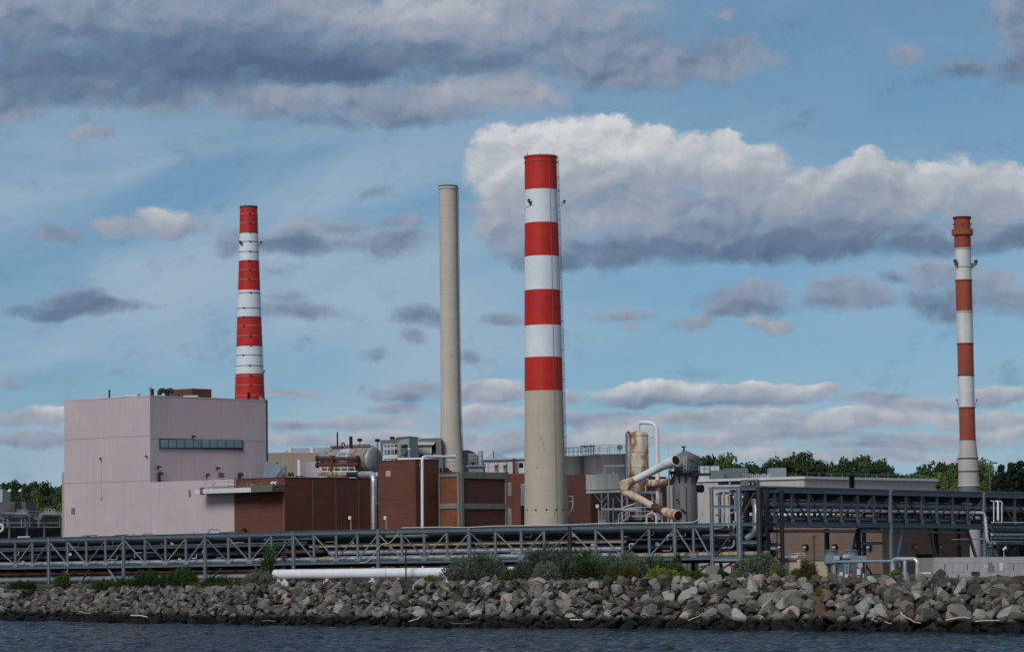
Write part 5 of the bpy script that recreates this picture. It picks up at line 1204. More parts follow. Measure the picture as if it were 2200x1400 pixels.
pipe('white_pipe', 'short white pipe branching from the foot of the hooped pipe', [at(1419, 1062, VY), at(1421, 1072, VY), flat(at(1421, 1090, VY), GZ)], 2 * VY / FPX, 'white_pipe', .3)
# ------------------------------------------------------------------ pipe bridges
def interp(tab, x):
    for (a, u), (b, v) in zip(tab, tab[1:]):
        if x <= b: return u + (v - u) * (x - a) / (b - a)
    (a, u), (b, v) = tab[-2:]; return u + (v - u) * (x - a) / (b - a)
class Span:
    """a lattice pipe bridge: a plan line seen in the photo as rows top(px), bottom(px)"""
    def __init__(self, P, Q, top, bot, width):
        self.P = Vector((P.x, P.y, 0)); self.d = Vector((Q.x - P.x, Q.y - P.y, 0)).normalized(); self.top = top; self.bot = bot
        self.back = -nrm(self.d); self.w = width
    def pt(self, px, f, k=0.):
        t = online(px, interp(self.top, px), self.P, self.d); b = online(px, interp(self.bot, px), self.P, self.d)
        p = b.lerp(t, f); p.x, p.y = b.x, b.y
        return p + self.back * (self.w * k)
    def py(self, px, row, k=0.):
        return online(px, row, self.P, self.d) + self.back * (self.w * k)
def lattice(t, S, cols, panels, cw, pw, dw, ch, col_mats, foot=True, post_m='steel_l', diag_m='steel_l', back=True, gus=True, diag_alt=None):
    """columns at cols, posts between them at panels[i]; the braces lean towards the middle of each bay"""
    for side in ((0, 1) if back else (0,)):
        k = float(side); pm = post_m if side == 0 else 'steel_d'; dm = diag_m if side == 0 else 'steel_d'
        for i, (a, b) in enumerate(zip(cols, cols[1:])):
            for f, h in ((1 - .06, ch), (.05, ch * .9)):
                xs = [a] + [x for x in panels[i]] + [b]
                g = MB()
                for x0, x1 in ((a, (a + b) / 2), ((a + b) / 2, b)): g.ibeam(S.pt(x0, f, k), S.pt(x1, f, k), .34, h, .07)
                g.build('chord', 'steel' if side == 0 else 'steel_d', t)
            nodes = [a] + list(panels[i]) + [b]; n = len(nodes) - 1
            for j, x in enumerate(panels[i]):
                g = MB(); g.ibeam(S.pt(x, .08, k), S.pt(x, .90, k), pw, pw * 1.1, .05, up=(S.d.x, S.d.y, 0)); g.build('post', pm, t)
            for j in range(n):
                x0, x1 = nodes[j], nodes[j + 1]
                lo = j < n / 2
                p, q = (S.pt(x0, .86, k), S.pt(x1, .12, k)) if lo else (S.pt(x0, .12, k), S.pt(x1, .86, k))
                e = (q - p).normalized() * .25; g = MB(); g.beam(p + e, q - e, dw, dw * .8)
                g.build('diagonal', (diag_alt if diag_alt and (i + j) % 3 == 0 else dm), t)
            if gus and side == 0:
                for j, x in enumerate(panels[i]):
                    q = S.pt(x, .12, k) - S.back * .12; g = MB(); g.beam(q - S.d * .45, q + S.d * .45, .04, .55); g.build('gusset_plate', 'steel_l', t)
    for i, x in enumerate(cols):
        for k in ((0., 1.) if back else (0.,)):
            top = S.pt(x, 1.0, k); top.z += .03; f = flat(top, GZ - .3) if foot else S.pt(x, 0, k)
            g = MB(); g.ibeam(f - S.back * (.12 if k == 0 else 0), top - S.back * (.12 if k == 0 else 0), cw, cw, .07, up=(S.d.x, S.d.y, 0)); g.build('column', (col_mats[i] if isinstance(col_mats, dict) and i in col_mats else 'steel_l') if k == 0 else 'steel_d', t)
        for f in (.05, .5, .92):
            g = MB(); g.ibeam(S.pt(x, f, 0.05), S.pt(x, f, .97), .2, .3, .05); g.build('cross_beam', 'steel_d', t)

top1 = [(-200, 1160), (0, 1157), (400, 1146), (800, 1136.5), (1200, 1128.5), (1525, 1123), (1640, 1121)]
bot1 = [(-200, 1224), (0, 1222), (400, 1217), (800, 1209.5), (1100, 1206), (1450, 1202.5), (1525, 1201), (1640, 1199)]
LB = Span(at(0, 1180, 424), at(1525, 1160, 355), top1, bot1, 4.2)
br1 = thing('pipe_bridge', 'long low blue grey lattice pipe bridge running along the top of the bank', 'pipe bridge', flat(LB.pt(760, 0), GZ))
cols1 = [-78, 106, 267, 442, 632, 814, 1010, 1226, 1452]
pan1 = [[-20, 33, 70], [145, 186, 227], [312, 356, 400], [491, 537, 584], [675, 723, 769], [864, 912, 961], [1065, 1121, 1170], [1281, 1338, 1396]]
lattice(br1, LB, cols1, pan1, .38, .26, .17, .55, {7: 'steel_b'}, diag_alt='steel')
# end bay up to the tower
for f in (.94, .05):
    g = MB(); g.ibeam(LB.pt(1452, f), LB.pt(1526, f), .34, .5, .07); g.build('chord', 'steel', br1)
g = MB(); g.ibeam(LB.pt(1491, .08), LB.pt(1491, .9), .26, .28, .05, up=(LB.d.x, LB.d.y, 0)); g.build('post', 'steel_l', br1)
for x0, x1 in ((1454, 1490), (1495, 1524)): g = MB(); g.beam(LB.pt(x0, .86), LB.pt(x1, .12), .17, .14); g.build('diagonal', 'steel_l', br1)
g = MB(); q = LB.pt(1491, .12) - LB.back * .12; g.beam(q - LB.d * .45, q + LB.d * .45, .04, .55); g.build('gusset_plate', 'steel_l', br1)
g = MB()
for a, b in zip(range(-60, 1500, 120), range(60, 1620, 120)):
    g.beam(LB.pt(a, 1.0, .5) + Vector((0, 0, .0)), LB.pt(min(b, 1530), 1.0, .5), 2.4, .06)
g.build('shade_slab', 'steel_d', br1)  # dark slab added along the top to shade the pipes inside
# raking legs at the far end
for x0, x1 in ((238, 274 - 58), (228, 247)):
    pass
for a, b, m in (((231, 1222), (258, 1262), 'steel_l'), ((145, 1222), (122, 1262), 'steel_l'), ((190, 1222), (176, 1245), 'steel_d'), ((280, 1245), (300, 1222), 'steel_d'), ((452, 1243), (474, 1219), 'steel_d')):
    g = MB(); g.beam(LB.py(*a, .05), LB.py(*b, .05), .2, .2); g.build('raking_leg', m, br1)

# pipes carried by it
def run(S, px0, px1, f, k, r, m, name, label, group=None, step=60, seg=12, fl=0, jit=0):
    n = max(1, int(abs(px1 - px0) / step)); pts = [S.pt(px0 + (px1 - px0) * i / n, f, k) for i in range(n + 1)]
    return pipe(name, label, pts, r, m, bend=.02, group=group, seg=seg, flanges=fl)
run(LB, -90, 690, .155, .30, .34, 'silver', 'silver_pipe', 'long silver jacketed pipe on the bridge floor before the pink building', fl=6)
run(LB, 700, 1330, .15, .28, .36, 'silver', 'silver_pipe', 'lower of the two silver pipes behind the white pipeline', fl=6)
run(LB, 694, 1330, .33, .34, .31, 'silver', 'silver_pipe', 'upper of the two silver pipes behind the white pipeline', fl=7)
run(LB, 684, 700, .155, .29, .38, 'yellow_pipe', 'pipe_sleeve', 'short tan rusted sleeve where the lower silver pipe begins')
run(LB, 1300, 1640, .13, .28, .36, 'yellow_pipe', 'tarnished_pipe', 'tarnished yellowish pipe behind the bushes near the tower', fl=6)
run(LB, 655, 1337, .52, .25, .15, 'tan_pipe', 'tan_pipe', 'thin tan pipe running at mid height through the bridge')
run(LB, -90, 1526, .85, .14, .15, 'silver_d', 'grey_pipe', 'thin grey pipe just under the top chord of the low bridge', fl=5)
run(LB, 560, 672, .77, .20, .16, 'silver', 'silver_pipe', 'short bright pipe under the top chord near the tall weed')
run(LB, 815, 905, .80, .40, .30, 'galv', 'pale_pipe', 'stubby pale pipe high in the bridge, right of the middle of the pipeline')
run(LB, -90, 640, .60, .45, .16, 'silver_d', 'grey_pipe', 'grey pipe at mid height in front of the pink building')
run(LB, -90, 640, .66, .5, .14, 'silver_d', 'grey_pipe', 'upper slim grey pipe at mid height in front of the pink building')
g = MB()
for a, b in zip(range(-90, 1500, 100), range(10, 1600, 100)): g.beam(LB.pt(a, .58, .62), LB.pt(b, .58, .62), .9, .18)
tag(g.build('cable_tray', 'hvac'), 'grey cable tray carried at mid height inside the low bridge', 'cable tray')
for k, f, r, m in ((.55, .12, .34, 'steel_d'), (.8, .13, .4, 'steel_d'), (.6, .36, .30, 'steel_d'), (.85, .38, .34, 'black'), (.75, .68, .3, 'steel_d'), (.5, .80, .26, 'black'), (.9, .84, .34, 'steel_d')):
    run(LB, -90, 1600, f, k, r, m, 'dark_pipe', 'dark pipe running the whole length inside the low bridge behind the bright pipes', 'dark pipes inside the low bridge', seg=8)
for k, f, r, m in ((1.35, .05, .5, 'steel_d'), (1.45, .30, .45, 'black'), (1.5, .52, .5, 'steel_d'), (1.4, .72, .42, 'black'), (1.7, .90, .35, 'steel_d'), (1.8, .18, .5, 'black')):  # extra pipes added behind the bridge to block light and darken its inside
    run(LB, -90, 1600, f - .04, k, r, m, 'dark_pipe', 'dark pipe added on the rear rack to block light behind the low bridge', 'dark pipes added on the rear rack to block light', seg=8)
rr = thing('pipe_rack', 'dark steel rack of rails added behind the low pipe bridge to darken it', 'pipe rack', flat(LB.pt(760, 0, 1.6), GZ))  # added rack that fills the view through the lattice with dark
for x in range(-60, 1560, 90):
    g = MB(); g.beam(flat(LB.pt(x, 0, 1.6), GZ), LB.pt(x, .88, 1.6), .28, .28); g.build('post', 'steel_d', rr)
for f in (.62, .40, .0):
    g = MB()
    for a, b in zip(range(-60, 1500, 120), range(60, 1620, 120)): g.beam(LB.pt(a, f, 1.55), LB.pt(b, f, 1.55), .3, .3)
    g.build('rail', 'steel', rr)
# valves, stubs and clutter among the pipes
RC = random.Random(21)
for i in range(46):
    x = RC.uniform(20, 1500); f = RC.choice((.22, .45, .45, .62, .72, .92)); k = RC.uniform(.4, .75); q = LB.pt(x, f, k)
    t = thing('pipe_valve', 'small valve with a stem among the dark pipes inside the low bridge', 'valve', q, 'valves inside the low bridge')
    g = MB(); g.box(q - Vector((0, 0, .2)), .45, .35, .4); g.build('body', RC.choice(['galv', 'silver_d', 'steel_b', 'rusty', 'white_old']), t)
    g = MB(); g.beam(q + Vector((0, 0, .2)), q + Vector((0, 0, .55)), .06, .06); g.lathe(q + Vector((0, 0, .55)), [(.16, 0), (.16, .05)], 10); g.build('handwheel', 'steel_d', t)
for i in range(34):
    x = RC.uniform(-20, 1500); f = RC.choice((.66, .70, .46, .26)); k = RC.uniform(.3, .5); L = RC.uniform(8, 30)
    a = LB.pt(x, f, k); b = LB.pt(x + L, f, k); pts = [a - Vector((0, 0, RC.uniform(.3, .9))), a, b] if RC.random() < .6 else [a, b, b + Vector((0, 0, RC.uniform(.3, .8)))]
    pipe('branch_pipe', 'thin pale branch pipe among the dark pipes inside the low bridge', pts, RC.uniform(.05, .09), RC.choice(['galv', 'white_old', 'silver', 'silver_d']), .2, group='branch pipes inside the low bridge', seg=8)
# rusty brown pipe crossing near the pipeline end
pipe('rusty_pipe', 'dark rust brown pipe dropping beside the tall weed then running along the bridge', [LB.py(604, 1222, .1), LB.py(604, 1186, .1), LB.py(690, 1184, .12)], .24, 'rusty', .5)
g = MB(); c = [LB.py(x, y, -.08) for x, y in ((613, 1164), (618, 1162), (614, 1170), (606, 1183), (596, 1194), (590, 1207))]; g.tube(c, .07, 8); tag(g.build('cable', 'hvac_l'), 'kinked blue grey cable slung beside the tall weed', 'cable')
def cable(label, pts, r=.05, m='cable'):
    g = MB(); n = len(pts); out = []
    for i in range(n - 1):
        p0, p1, p2, p3 = pts[max(i - 1, 0)], pts[i], pts[i + 1], pts[min(i + 2, n - 1)]
        for j in range(8):
            t = j / 8; out.append(.5 * ((2 * p1) + (p2 - p0) * t + (2 * p0 - 5 * p1 + 4 * p2 - p3) * t * t + (3 * p1 - p0 - 3 * p2 + p3) * t ** 3))
    out.append(pts[-1]); g.tube(out, r, 8); return tag(g.build('cable', m), label, 'cable')
cable('pale slack cable looping down across two bays above the white pipeline', [LB.py(x, y, -.06) for x, y in ((859, 1144), (852, 1153), (838, 1166), (822, 1169.5), (806, 1190), (800, 1199), (788, 1207), (776, 1208))], .06)
cable('long pale cable lying on the low bridge and climbing the tower corner', [LB.py(x, y, -.04) for x, y in ((865, 1133), (960, 1131.5), (1000, 1132.5), (1060, 1129.5), (1130, 1128.5), (1160, 1126.5), (1200, 1127.5), (1290, 1124), (1380, 1122.5), (1450, 1122.3), (1480, 1122), (1496, 1119), (1505, 1110), (1510, 1097), (1512, 1075), (1514, 1060))], .06)
for x, y, w in ((100, 1152, 28), (175, 1149, 30), (244, 1148, 26), (470, 1142, 30), (655, 1137.5, 36)):
    g = MB(); a, b = LB.py(x - w / 2, y + 1.5, .4), LB.py(x + w / 2, y, .4); g.beam(a, b, .3, .10); g.beam(a.lerp(b, .4) - Vector((0, 0, .3)), a.lerp(b, .4), .4, .1); tag(g.build('top_bracket', 'steel_d'), 'dark flat bracket lying on top of the low bridge', 'bracket', 'flat brackets on top of the low bridge')
pipe('hoop_rail', 'bent grey hoop rail standing on the low bridge before the pink wing', [LB.py(426, 1146, .5), LB.py(429, 1136.5, .5), LB.py(451, 1136.5, .5), LB.py(457, 1145, .5)], .09, 'silver_d', .3)
pipe('hoop_rail', 'low grey hoop rail standing on the low bridge before the pink wall', [LB.py(286, 1149, .5), LB.py(287, 1146.5, .5), LB.py(307, 1145.5, .5), LB.py(309, 1148, .5)], .07, 'silver_d', .2)

# lower level under the far half of the bridge
LBB = Span(at(0, 1180, 424), at(1525, 1160, 355), [(-200, 1232), (0, 1230), (600, 1222)], [(-200, 1264), (0, 1262), (600, 1250)], 4.2)
run(LBB, -90, 560, .48, .35, .46, 'silver_d', 'silver_pipe', 'big dull silver pipe lying just above the rocks under the low bridge', fl=4.5)
run(LBB, -90, 640, .86, .5, .22, 'rusty', 'rusty_pipe', 'slim rusty pipe under the low bridge deck')
run(LBB, -90, 640, .66, .75, .35, 'steel_d', 'dark_pipe', 'dark pipe under the low bridge behind the big dull silver one')
for x in range(-50, 580, 52):
    g = MB(); q = LBB.pt(x, .48, .35); g.beam(flat(q, GZ), flat(q, q.z - .3), .4, .6); tag(g.build('pipe_support', 'concrete'), 'low concrete support under the big dull silver pipe', 'support', 'supports under the big dull silver pipe')
g = MB()
for a, b in zip(range(-60, 560, 60), range(0, 620, 60)): g.beam(LBB.pt(a, .98, .9), LBB.pt(b, .98, .9), .25, .25)
tag(g.build('deck_beam', 'steel_d'), 'dark steel beam under the far half of the low bridge', 'beam')
for x in range(-30, 1560, 150):
    q = LB.pt(x, 0, 2.3); g = MB(); a, b = LB.pt(x - 60, 0, 2.4), LB.pt(x + 60, 0, 2.4)

# ---- the white pipeline on the bank
PLY = 340
q0 = at(596, 1233, PLY); d_ = Vector((LB.d.x, LB.d.y * .55, 0)).normalized()
def PL(px): return online(px, 1233, q0, d_)
pl = thing('white_pipeline', 'thick white pipe with a rounded end lying on low supports along the bank', 'pipeline', flat(PL(800), GZ))
r = 10.4 * PLY / FPX; zpl = q0.z
g = MB(); a, b = flat(PL(590), zpl), flat(PL(1118), zpl); ax = (b - a).normalized()
g.lathe(a, [(.04, -r * .42), (r * .5, -r * .36), (r * .85, -r * .18), (r, .0), (r, (b - a).length)], 28, axis=ax); g.build('barrel', 'white_pipe', pl)
for px, m in ((601, 'white_old'), (831, 'tan_pipe'), (700, 'white_old'), (940, 'white_old')):
    q = flat(PL(px), zpl); g = MB(); g.lathe(q, [(r, 0), (r + .015, 0), (r + .015, .07), (r, .07)], 28, axis=ax, smooth=False, caps=False); g.build('weld_band', m, pl)
for px in (598, 611, 703, 800, 856, 960, 1050):
    q = flat(PL(px), zpl - r); g = MB(); g.box(q - Vector((0, 0, .25)), .35, .5, .3); g.box(flat(q, GZ - .3), .9, .7, zpl - r - .25 - GZ + .3); g.build('saddle', 'white_old' if px != 856 else 'galv', pl)
g = MB(); q = at(872.5, 1255, 332); g.beam(flat(q, 3.8), at(871.5, 1181, 332), .16, .16); g.beam(at(871.5, 1181, 332), at(873.5, 1183, 332), .1, .2); tag(g.build('marker_post', 'black'), 'thin black steel post standing before the white pipeline', 'post')
g = MB(); q = at(612, 1255, 340); g.beam(flat(q, GZ), at(612, 1164, 345), .05, .05); tag(g.build('thin_rod', 'steel_d'), 'very thin dark rod rising by the capped pipeline end', 'rod')

top2 = [(1587, 1045), (1730, 1048), (1912, 1053), (2113, 1058), (2260, 1062)]
bot2 = [(1587, 1128), (1640, 1129), (1860, 1130), (2113, 1134), (2260, 1137)]
HB = Span(at(1590, 1085, 355), at(2200, 1090, 424), top2, bot2, 4.0)
# ------------------------------------------------------------------ the tower between the bridges
tw = thing('pipe_tower', 'tall blue grey steel tower where the pipes rise to the high bridge', 'tower', flat(at(1580, 1210, 354), GZ))
TP = at(1528, 1160, 355); td = LB.d; tb_ = -nrm(td)
def tp(px, py, k=0.): return online(px, py, TP, td) + tb_ * k
for px, w, m, pyt, k in ((1528, .38, 'steel_l', 1045, 0), (1587, .55, 'steel_l', 1044, 0), (1629, .48, 'steel_b', 1046, 0), (1515, .3, 'steel_l', 1056, 3.5), (1560, .36, 'steel_d', 1050, 4.5), (1610, .4, 'steel_d', 1050, 4.5), (1640, .4, 'steel_d', 1050, 4.5)):
    q = tp(px, pyt, k); g = MB(); g.ibeam(flat(q, GZ - .2), q, w, w, .08, up=(td.x, td.y, 0)); g.build('column', m, tw)
for x0, x1, py, h, m, k in ((1530.5, 1584.5, 1048.5, .42, 'steel_l', 0), (1590, 1627, 1048.5, .42, 'steel', 0), (1530.5, 1584.5, 1088, .38, 'steel_l', 0), (1500, 1525.5, 1126, .34, 'steel_l', 0), (1530.5, 1584.5, 1125.5, .34, 'steel_l', 0), (1590, 1627, 1125.5, .34, 'steel', 0), (1590, 1627, 1164, .42, 'steel', 0), (1530.5, 1584.5, 1200, .5, 'steel_l', 0), (1590, 1640, 1199, .3, 'steel', 0), (1515, 1560, 1058, .3, 'steel', 3.6), (1516, 1528, 1106, .25, 'steel_l', 2.5), (1516, 1528, 1061, .25, 'steel_l', 2.5), (1560, 1640, 1090, .35, 'steel_d', 4.5), (1560, 1640, 1140, .35, 'steel_d', 4.5), (1530, 1640, 1170, .5, 'steel_d', 3.5)):
    g = MB(); g.ibeam(tp(x0, py, k), tp(x1, py, k), .3, h, .07); g.build('beam', m, tw)
for a, b, m, k in (((1588, 1202), (1575, 1232), 'steel_l', 0), ((1620, 1058), (1595, 1106), 'steel_b', .1), ((1535, 1190), (1578, 1130), 'steel_b', .6), ((1490, 1232), (1528, 1205), 'steel_b', .5), ((1530, 1232), (1572, 1206), 'steel_b', .5), ((1500, 1218), (1520, 1212), 'steel_d', .5)):
    g = MB(); g.beam(tp(*a, k), tp(*b, k), .24, .2); g.build('brace', m, tw)
g = MB()
for x in (1528, 1587, 1629):
    for py in (1048.5, 1125.5): g.ibeam(tp(x, py, .3), tp(x, py, 4.5), .25, .3, .05)
g.build('cross_beam', 'steel_d', tw)
g = MB(); g.box(flat(tp(1528, 1225, .4), GZ - .2), 1.6, 1.4, at(1528, 1214, 355).z - GZ + .2); g.build('footing', 'concrete', tw)
g = MB(); g.tube(fillet([tp(1509, 1120, -.1), tp(1511, 1062, -.1), tp(1522, 1046, -.1), tp(1584, 1043.4, -.1), tp(1588, 1043.4, -.1)], .9), .05, 8); g.build('edge_cable', 'cable', tw)
k_ = 2.0
pipe('silver_pipe', 'slim silver riser nearest the corner inside the tower', [tp(1538, 1056, k_), tp(1538, 1130, k_), tp(1530, 1136, k_), tp(1490, 1136, k_)], 2.6 * 356 / FPX, 'silver', .5)
pipe('rust_streaked_pipe', 'thin pale riser with rust runs inside the tower', [tp(1553, 1059, k_), tp(1547.5, 1062, k_), tp(1547.5, 1120, k_), tp(1548, 1136, k_), tp(1540, 1137, k_)], 1.6 * 356 / FPX, 'vessel', .3)
pipe('silver_pipe', 'short silver riser hung beside the rust streaked one', [tp(1561.5, 1058, k_), tp(1561.5, 1100, k_), tp(1551, 1102, k_)], 1.9 * 356 / FPX, 'silver', .4)
pipe('silver_pipe', 'silver pipe dropping through the lower tower and turning towards the bushes', [tp(1565, 1118, k_ - .6), tp(1565, 1176, k_ - .6), tp(1541, 1177, k_ - .6)], 2.5 * 356 / FPX, 'silver', .6)
for px, py in ((1553, 1068), (1562, 1068), (1571, 1068), (1556, 1082), (1567, 1110), (1545, 1145), (1572, 1150), (1600, 1130), (1618, 1150), (1540, 1160)):
    g = MB(); q = tp(px, py, 3.0); g.lathe(q, [(.25, -.3), (.4, 0), (.25, .3)], 8, axis=(1, 0, 0)); tag(g.build('pipe_fitting', RC.choice(['silver_d', 'steel_d', 'galv'])), 'stub fitting among the risers inside the tower', 'fitting', 'fittings inside the tower')
pipe('silver_pipe', 'fat silver pipe curving down out of the high bridge into the tower', [HB.pt(1662, .58, .42), HB.pt(1640, .58, .42), tp(1611, 1077, 1.6), tp(1611, 1142, 1.6), tp(1590, 1156, 1.6)], 7.2 * 356 / FPX, 'silver', 1.6, flanges=1.3)
pipe('dark_pipe', 'dark curved pipe behind the fat silver one in the tower', [tp(1596, 1070, 3), tp(1594, 1150, 3), tp(1576, 1158, 3)], 5 * 356 / FPX, 'silver_d', 1.2)
pipe('grey_pipe', 'thick grey elbow turning down at the tower foot', [tp(1552, 1212, 2), tp(1569, 1214, 2), tp(1574, 1240, 2)], 4.6 * 356 / FPX, 'silver_d', .9)
for px, k in ((1572, 3.8), (1580, 2.6), (1617, 3.4)): pipe('dark_pipe', 'dark vertical riser at the back of the tower', [tp(px, 1056, k), flat(tp(px, 1230, k), GZ)], .32, 'steel_d', group='dark risers at the back of the tower')
for py, m in ((1150, 'silver_d'), (1156, 'steel_d'), (1184, 'steel_d')): pipe('grey_pipe' if m == 'silver_d' else 'dark_pipe', 'grey level pipe crossing the lower tower' if m == 'silver_d' else 'dark level pipe crossing the lower tower', [tp(1500, py, 1.2), tp(1586, py - .4, 1.2)], .17, m, group=None if m == 'silver_d' else 'dark level pipes crossing the lower tower')
for px, py in ((1549, 1212), (1592, 1218)):
    g = MB(); q = at(px, py, 362); g.box(flat(q, GZ), .5, .4, q.z - GZ); tag(g.build('meter_box', 'white_old'), 'small white box behind the tower foot', 'box', 'white boxes behind the tower foot')
for px in (1594.5, 1573.5): g = MB(); q = at(px, 1211, 350); g.lathe(flat(q, GZ), [(.06, 0), (.06, q.z - GZ)], 8); tag(g.build('marker_stake', 'orange'), 'thin orange stake by the tower foot', 'stake', 'orange stakes by the tower foot')

# ------------------------------------------------------------------ the high bridge
br2 = thing('pipe_bridge', 'high blue grey lattice pipe bridge crossing above the tan brick building', 'pipe bridge', flat(HB.pt(1912, 0), GZ))
cols2 = [1633, 1912, 2113, 2290]
pan2 = [[1664, 1702, 1738, 1773, 1808, 1843, 1878], [1947, 1981, 2014, 2047, 2080], [2147, 2181, 2215, 2250]]
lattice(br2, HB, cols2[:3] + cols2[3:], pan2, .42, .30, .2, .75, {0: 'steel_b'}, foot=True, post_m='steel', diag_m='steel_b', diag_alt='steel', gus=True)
g = MB()
for a, b in zip(range(1600, 2260, 60), range(1660, 2320, 60)): g.beam(HB.pt(a, 1.02, .5), HB.pt(b, 1.02, .5), 3.6, .06)
g.build('roof_plate', 'steel_d', br2)
g = MB()
for a, b in zip(range(1600, 2260, 60), range(1660, 2320, 60)): g.beam(HB.pt(a, 1.035, -.03), HB.pt(b, 1.035, -.03), .08, .06)
g.build('edge_strip', 'galv', br2)
g = MB()
for a, b in zip(range(1600, 2080, 60), range(1660, 2140, 60)): g.beam(HB.pt(a, .2, .1), HB.pt(b, .2, .1), .3, .36)
g.build('inner_chord', 'steel', br2)
for a, b, m, k, w in (((1945, 1132), (1924, 1240), 'steel_l', .1, .36), ((1890, 1145), (1871, 1245), 'steel', .9, .36), ((2029, 1136), (2049, 1215), 'steel', .6, .3), ((2083, 1136), (2108, 1215), 'steel', .1, .36), ((1865, 1174), (1902, 1234), 'steel_b', .5, .2), ((1903, 1176), (1872, 1232), 'steel_d', .9, .2)):
    g = MB(); g.beam(HB.py(*a, k), HB.py(*b, k), w, w); g.build('raking_leg', m, br2)
for px, k, m in ((1858, .25, 'steel_d'), (2060, .9, 'steel_d'), (1833, 1.0, 'steel_d')):
    q = HB.py(px, 1134, k); g = MB(); g.ibeam(flat(q, GZ - .2), q, .5, .5, .08, up=(HB.d.x, HB.d.y, 0)); g.build('column', m, br2)
for x0, x1, py, k in ((1861, 1909, 1166, .2), (2062, 2110, 1166, .6), (1861, 1909, 1134, .3)):
    g = MB(); g.ibeam(HB.py(x0, py, k), HB.py(x1, py, k), .3, .42, .07); g.build('tie_beam', 'steel', br2)
run(HB, 1640, 2290, .58, .42, .56, 'silver_d', 'silver_pipe', 'fat dull silver pipe inside the high bridge', fl=6)
run(HB, 1636, 2290, .78, .6, .36, 'steel_d', 'dark_pipe', 'dark pipe above the fat dull silver one in the high bridge')
run(HB, 1636, 2290, .86, .3, .22, 'black', 'dark_pipe', 'black slim pipe under the roof of the high bridge')
run(HB, 1636, 2290, .20, .5, .36, 'steel_d', 'dark_pipe', 'dark pipe lying on the floor of the high bridge')
run(HB, 1636, 2290, .44, .85, .4, 'steel_d', 'dark_pipe', 'dark pipe at the back of the high bridge below the fat one')
run(HB, 1636, 2290, .93, .8, .3, 'black', 'dark_pipe', 'black pipe at the back under the roof of the high bridge')
pts = [HB.py(x, y, .12) for x, y in ((1634, 1094.5), (1700, 1095), (1800, 1096), (1912, 1097.5), (2020, 1099.5), (2085, 1100.5))]
pts = [*pts, HB.py(2109, 1101, -.12), HB.py(2115, 1167, -.12), HB.py(2134, 1167.5, -.12)]
pipe('white_pipe', 'white pipe leaving the high bridge and dropping to a second elbow', pts, 3.4 * 400 / FPX, 'white_pipe', .9, flanges=9)
g = MB(); q = HB.py(2120, 1174, -.1); g.box(q, .5, .3, .12); g.beam(q, HB.py(2120, 1169, -.1), .2, .2); tag(g.build('pipe_shoe', 'galv'), 'small pale pipe shoe under the second elbow', 'shoe')
run_pts = [HB.py(x, y, .3) for x, y in ((1628, 1140.5), (1780, 1140), (1912, 1141), (2095, 1143))]
pipe('grey_pipe', 'long slim grey pipe slung beneath the high bridge', run_pts, .19, 'silver_d', .02)
for x in range(1660, 1900, 37): g = MB(); g.beam(HB.py(x, 1131, .3), HB.py(x, 1140, .3), .05, .05); tag(g.build('pipe_hanger', 'steel_d'), 'thin hanger holding the slim grey pipe under the high bridge', 'hanger', 'hangers under the high bridge')
pipe('pale_pipe', 'short pale pipe between the raking legs near the second elbow', [HB.py(2062, 1158, .3), HB.py(2110, 1157, .0)], .10, 'white_old')
# bank of level pipes at the right edge
ry = 372
for i, (py, r, m, lab) in enumerate(((1121.5, .07, 'white_old', 'thin white top rail of the pipe bank at the edge'), (1127, .12, 'steel_d', 'dark pipe under the top rail of the pipe bank'), (1132, .2, 'steel_l', 'blue grey beam like pipe, second from the top of the pipe bank'), (1140, .2, 'steel_d', 'dark pipe in the middle of the pipe bank'), (1147, .18, 'white_old', 'pale pipe in the middle of the pipe bank'), (1155, .22, 'steel_l', 'blue grey pipe low in the pipe bank'), (1162.5, .08, 'galv', 'thin bright pipe near the bottom of the pipe bank'), (1168, .2, 'steel_b', 'brown bottom pipe of the pipe bank'))):
    pipe('bank_pipe', lab, [at(2131 if i != 7 else 2140, py, ry + (i % 3) * .4), at(2290, py + 1.5, ry + 20 + (i % 3) * .4)], r, m)
rk = thing('pipe_rack', 'dark steel end rack holding the bank of level pipes at the edge', 'pipe rack', flat(at(2131, 1200, ry), GZ))
for px in (2131, 2185): g = MB(); q = at(px, 1118, ry + .8 + (px - 2131) * .12); g.beam(flat(q, GZ), q, .22, .22); g.build('post', 'steel_d', rk)
for px, a, b, w in ((2135, 1075, 1122, .06), (2144, 1076, 1118, .13), (2152.5, 1076, 1122, .06)):
    pipe('white_riser', {2135: 'thin white riser nearest the second elbow', 2144: 'thicker grey white riser of the three at the edge', 2152.5: 'thin white riser farthest from the second elbow'}[px], [at(px - 7 if px != 2144 else 2138, a, 376), at(px, a + .6, 376), at(px, b, 374)], w, 'white_old', .3)

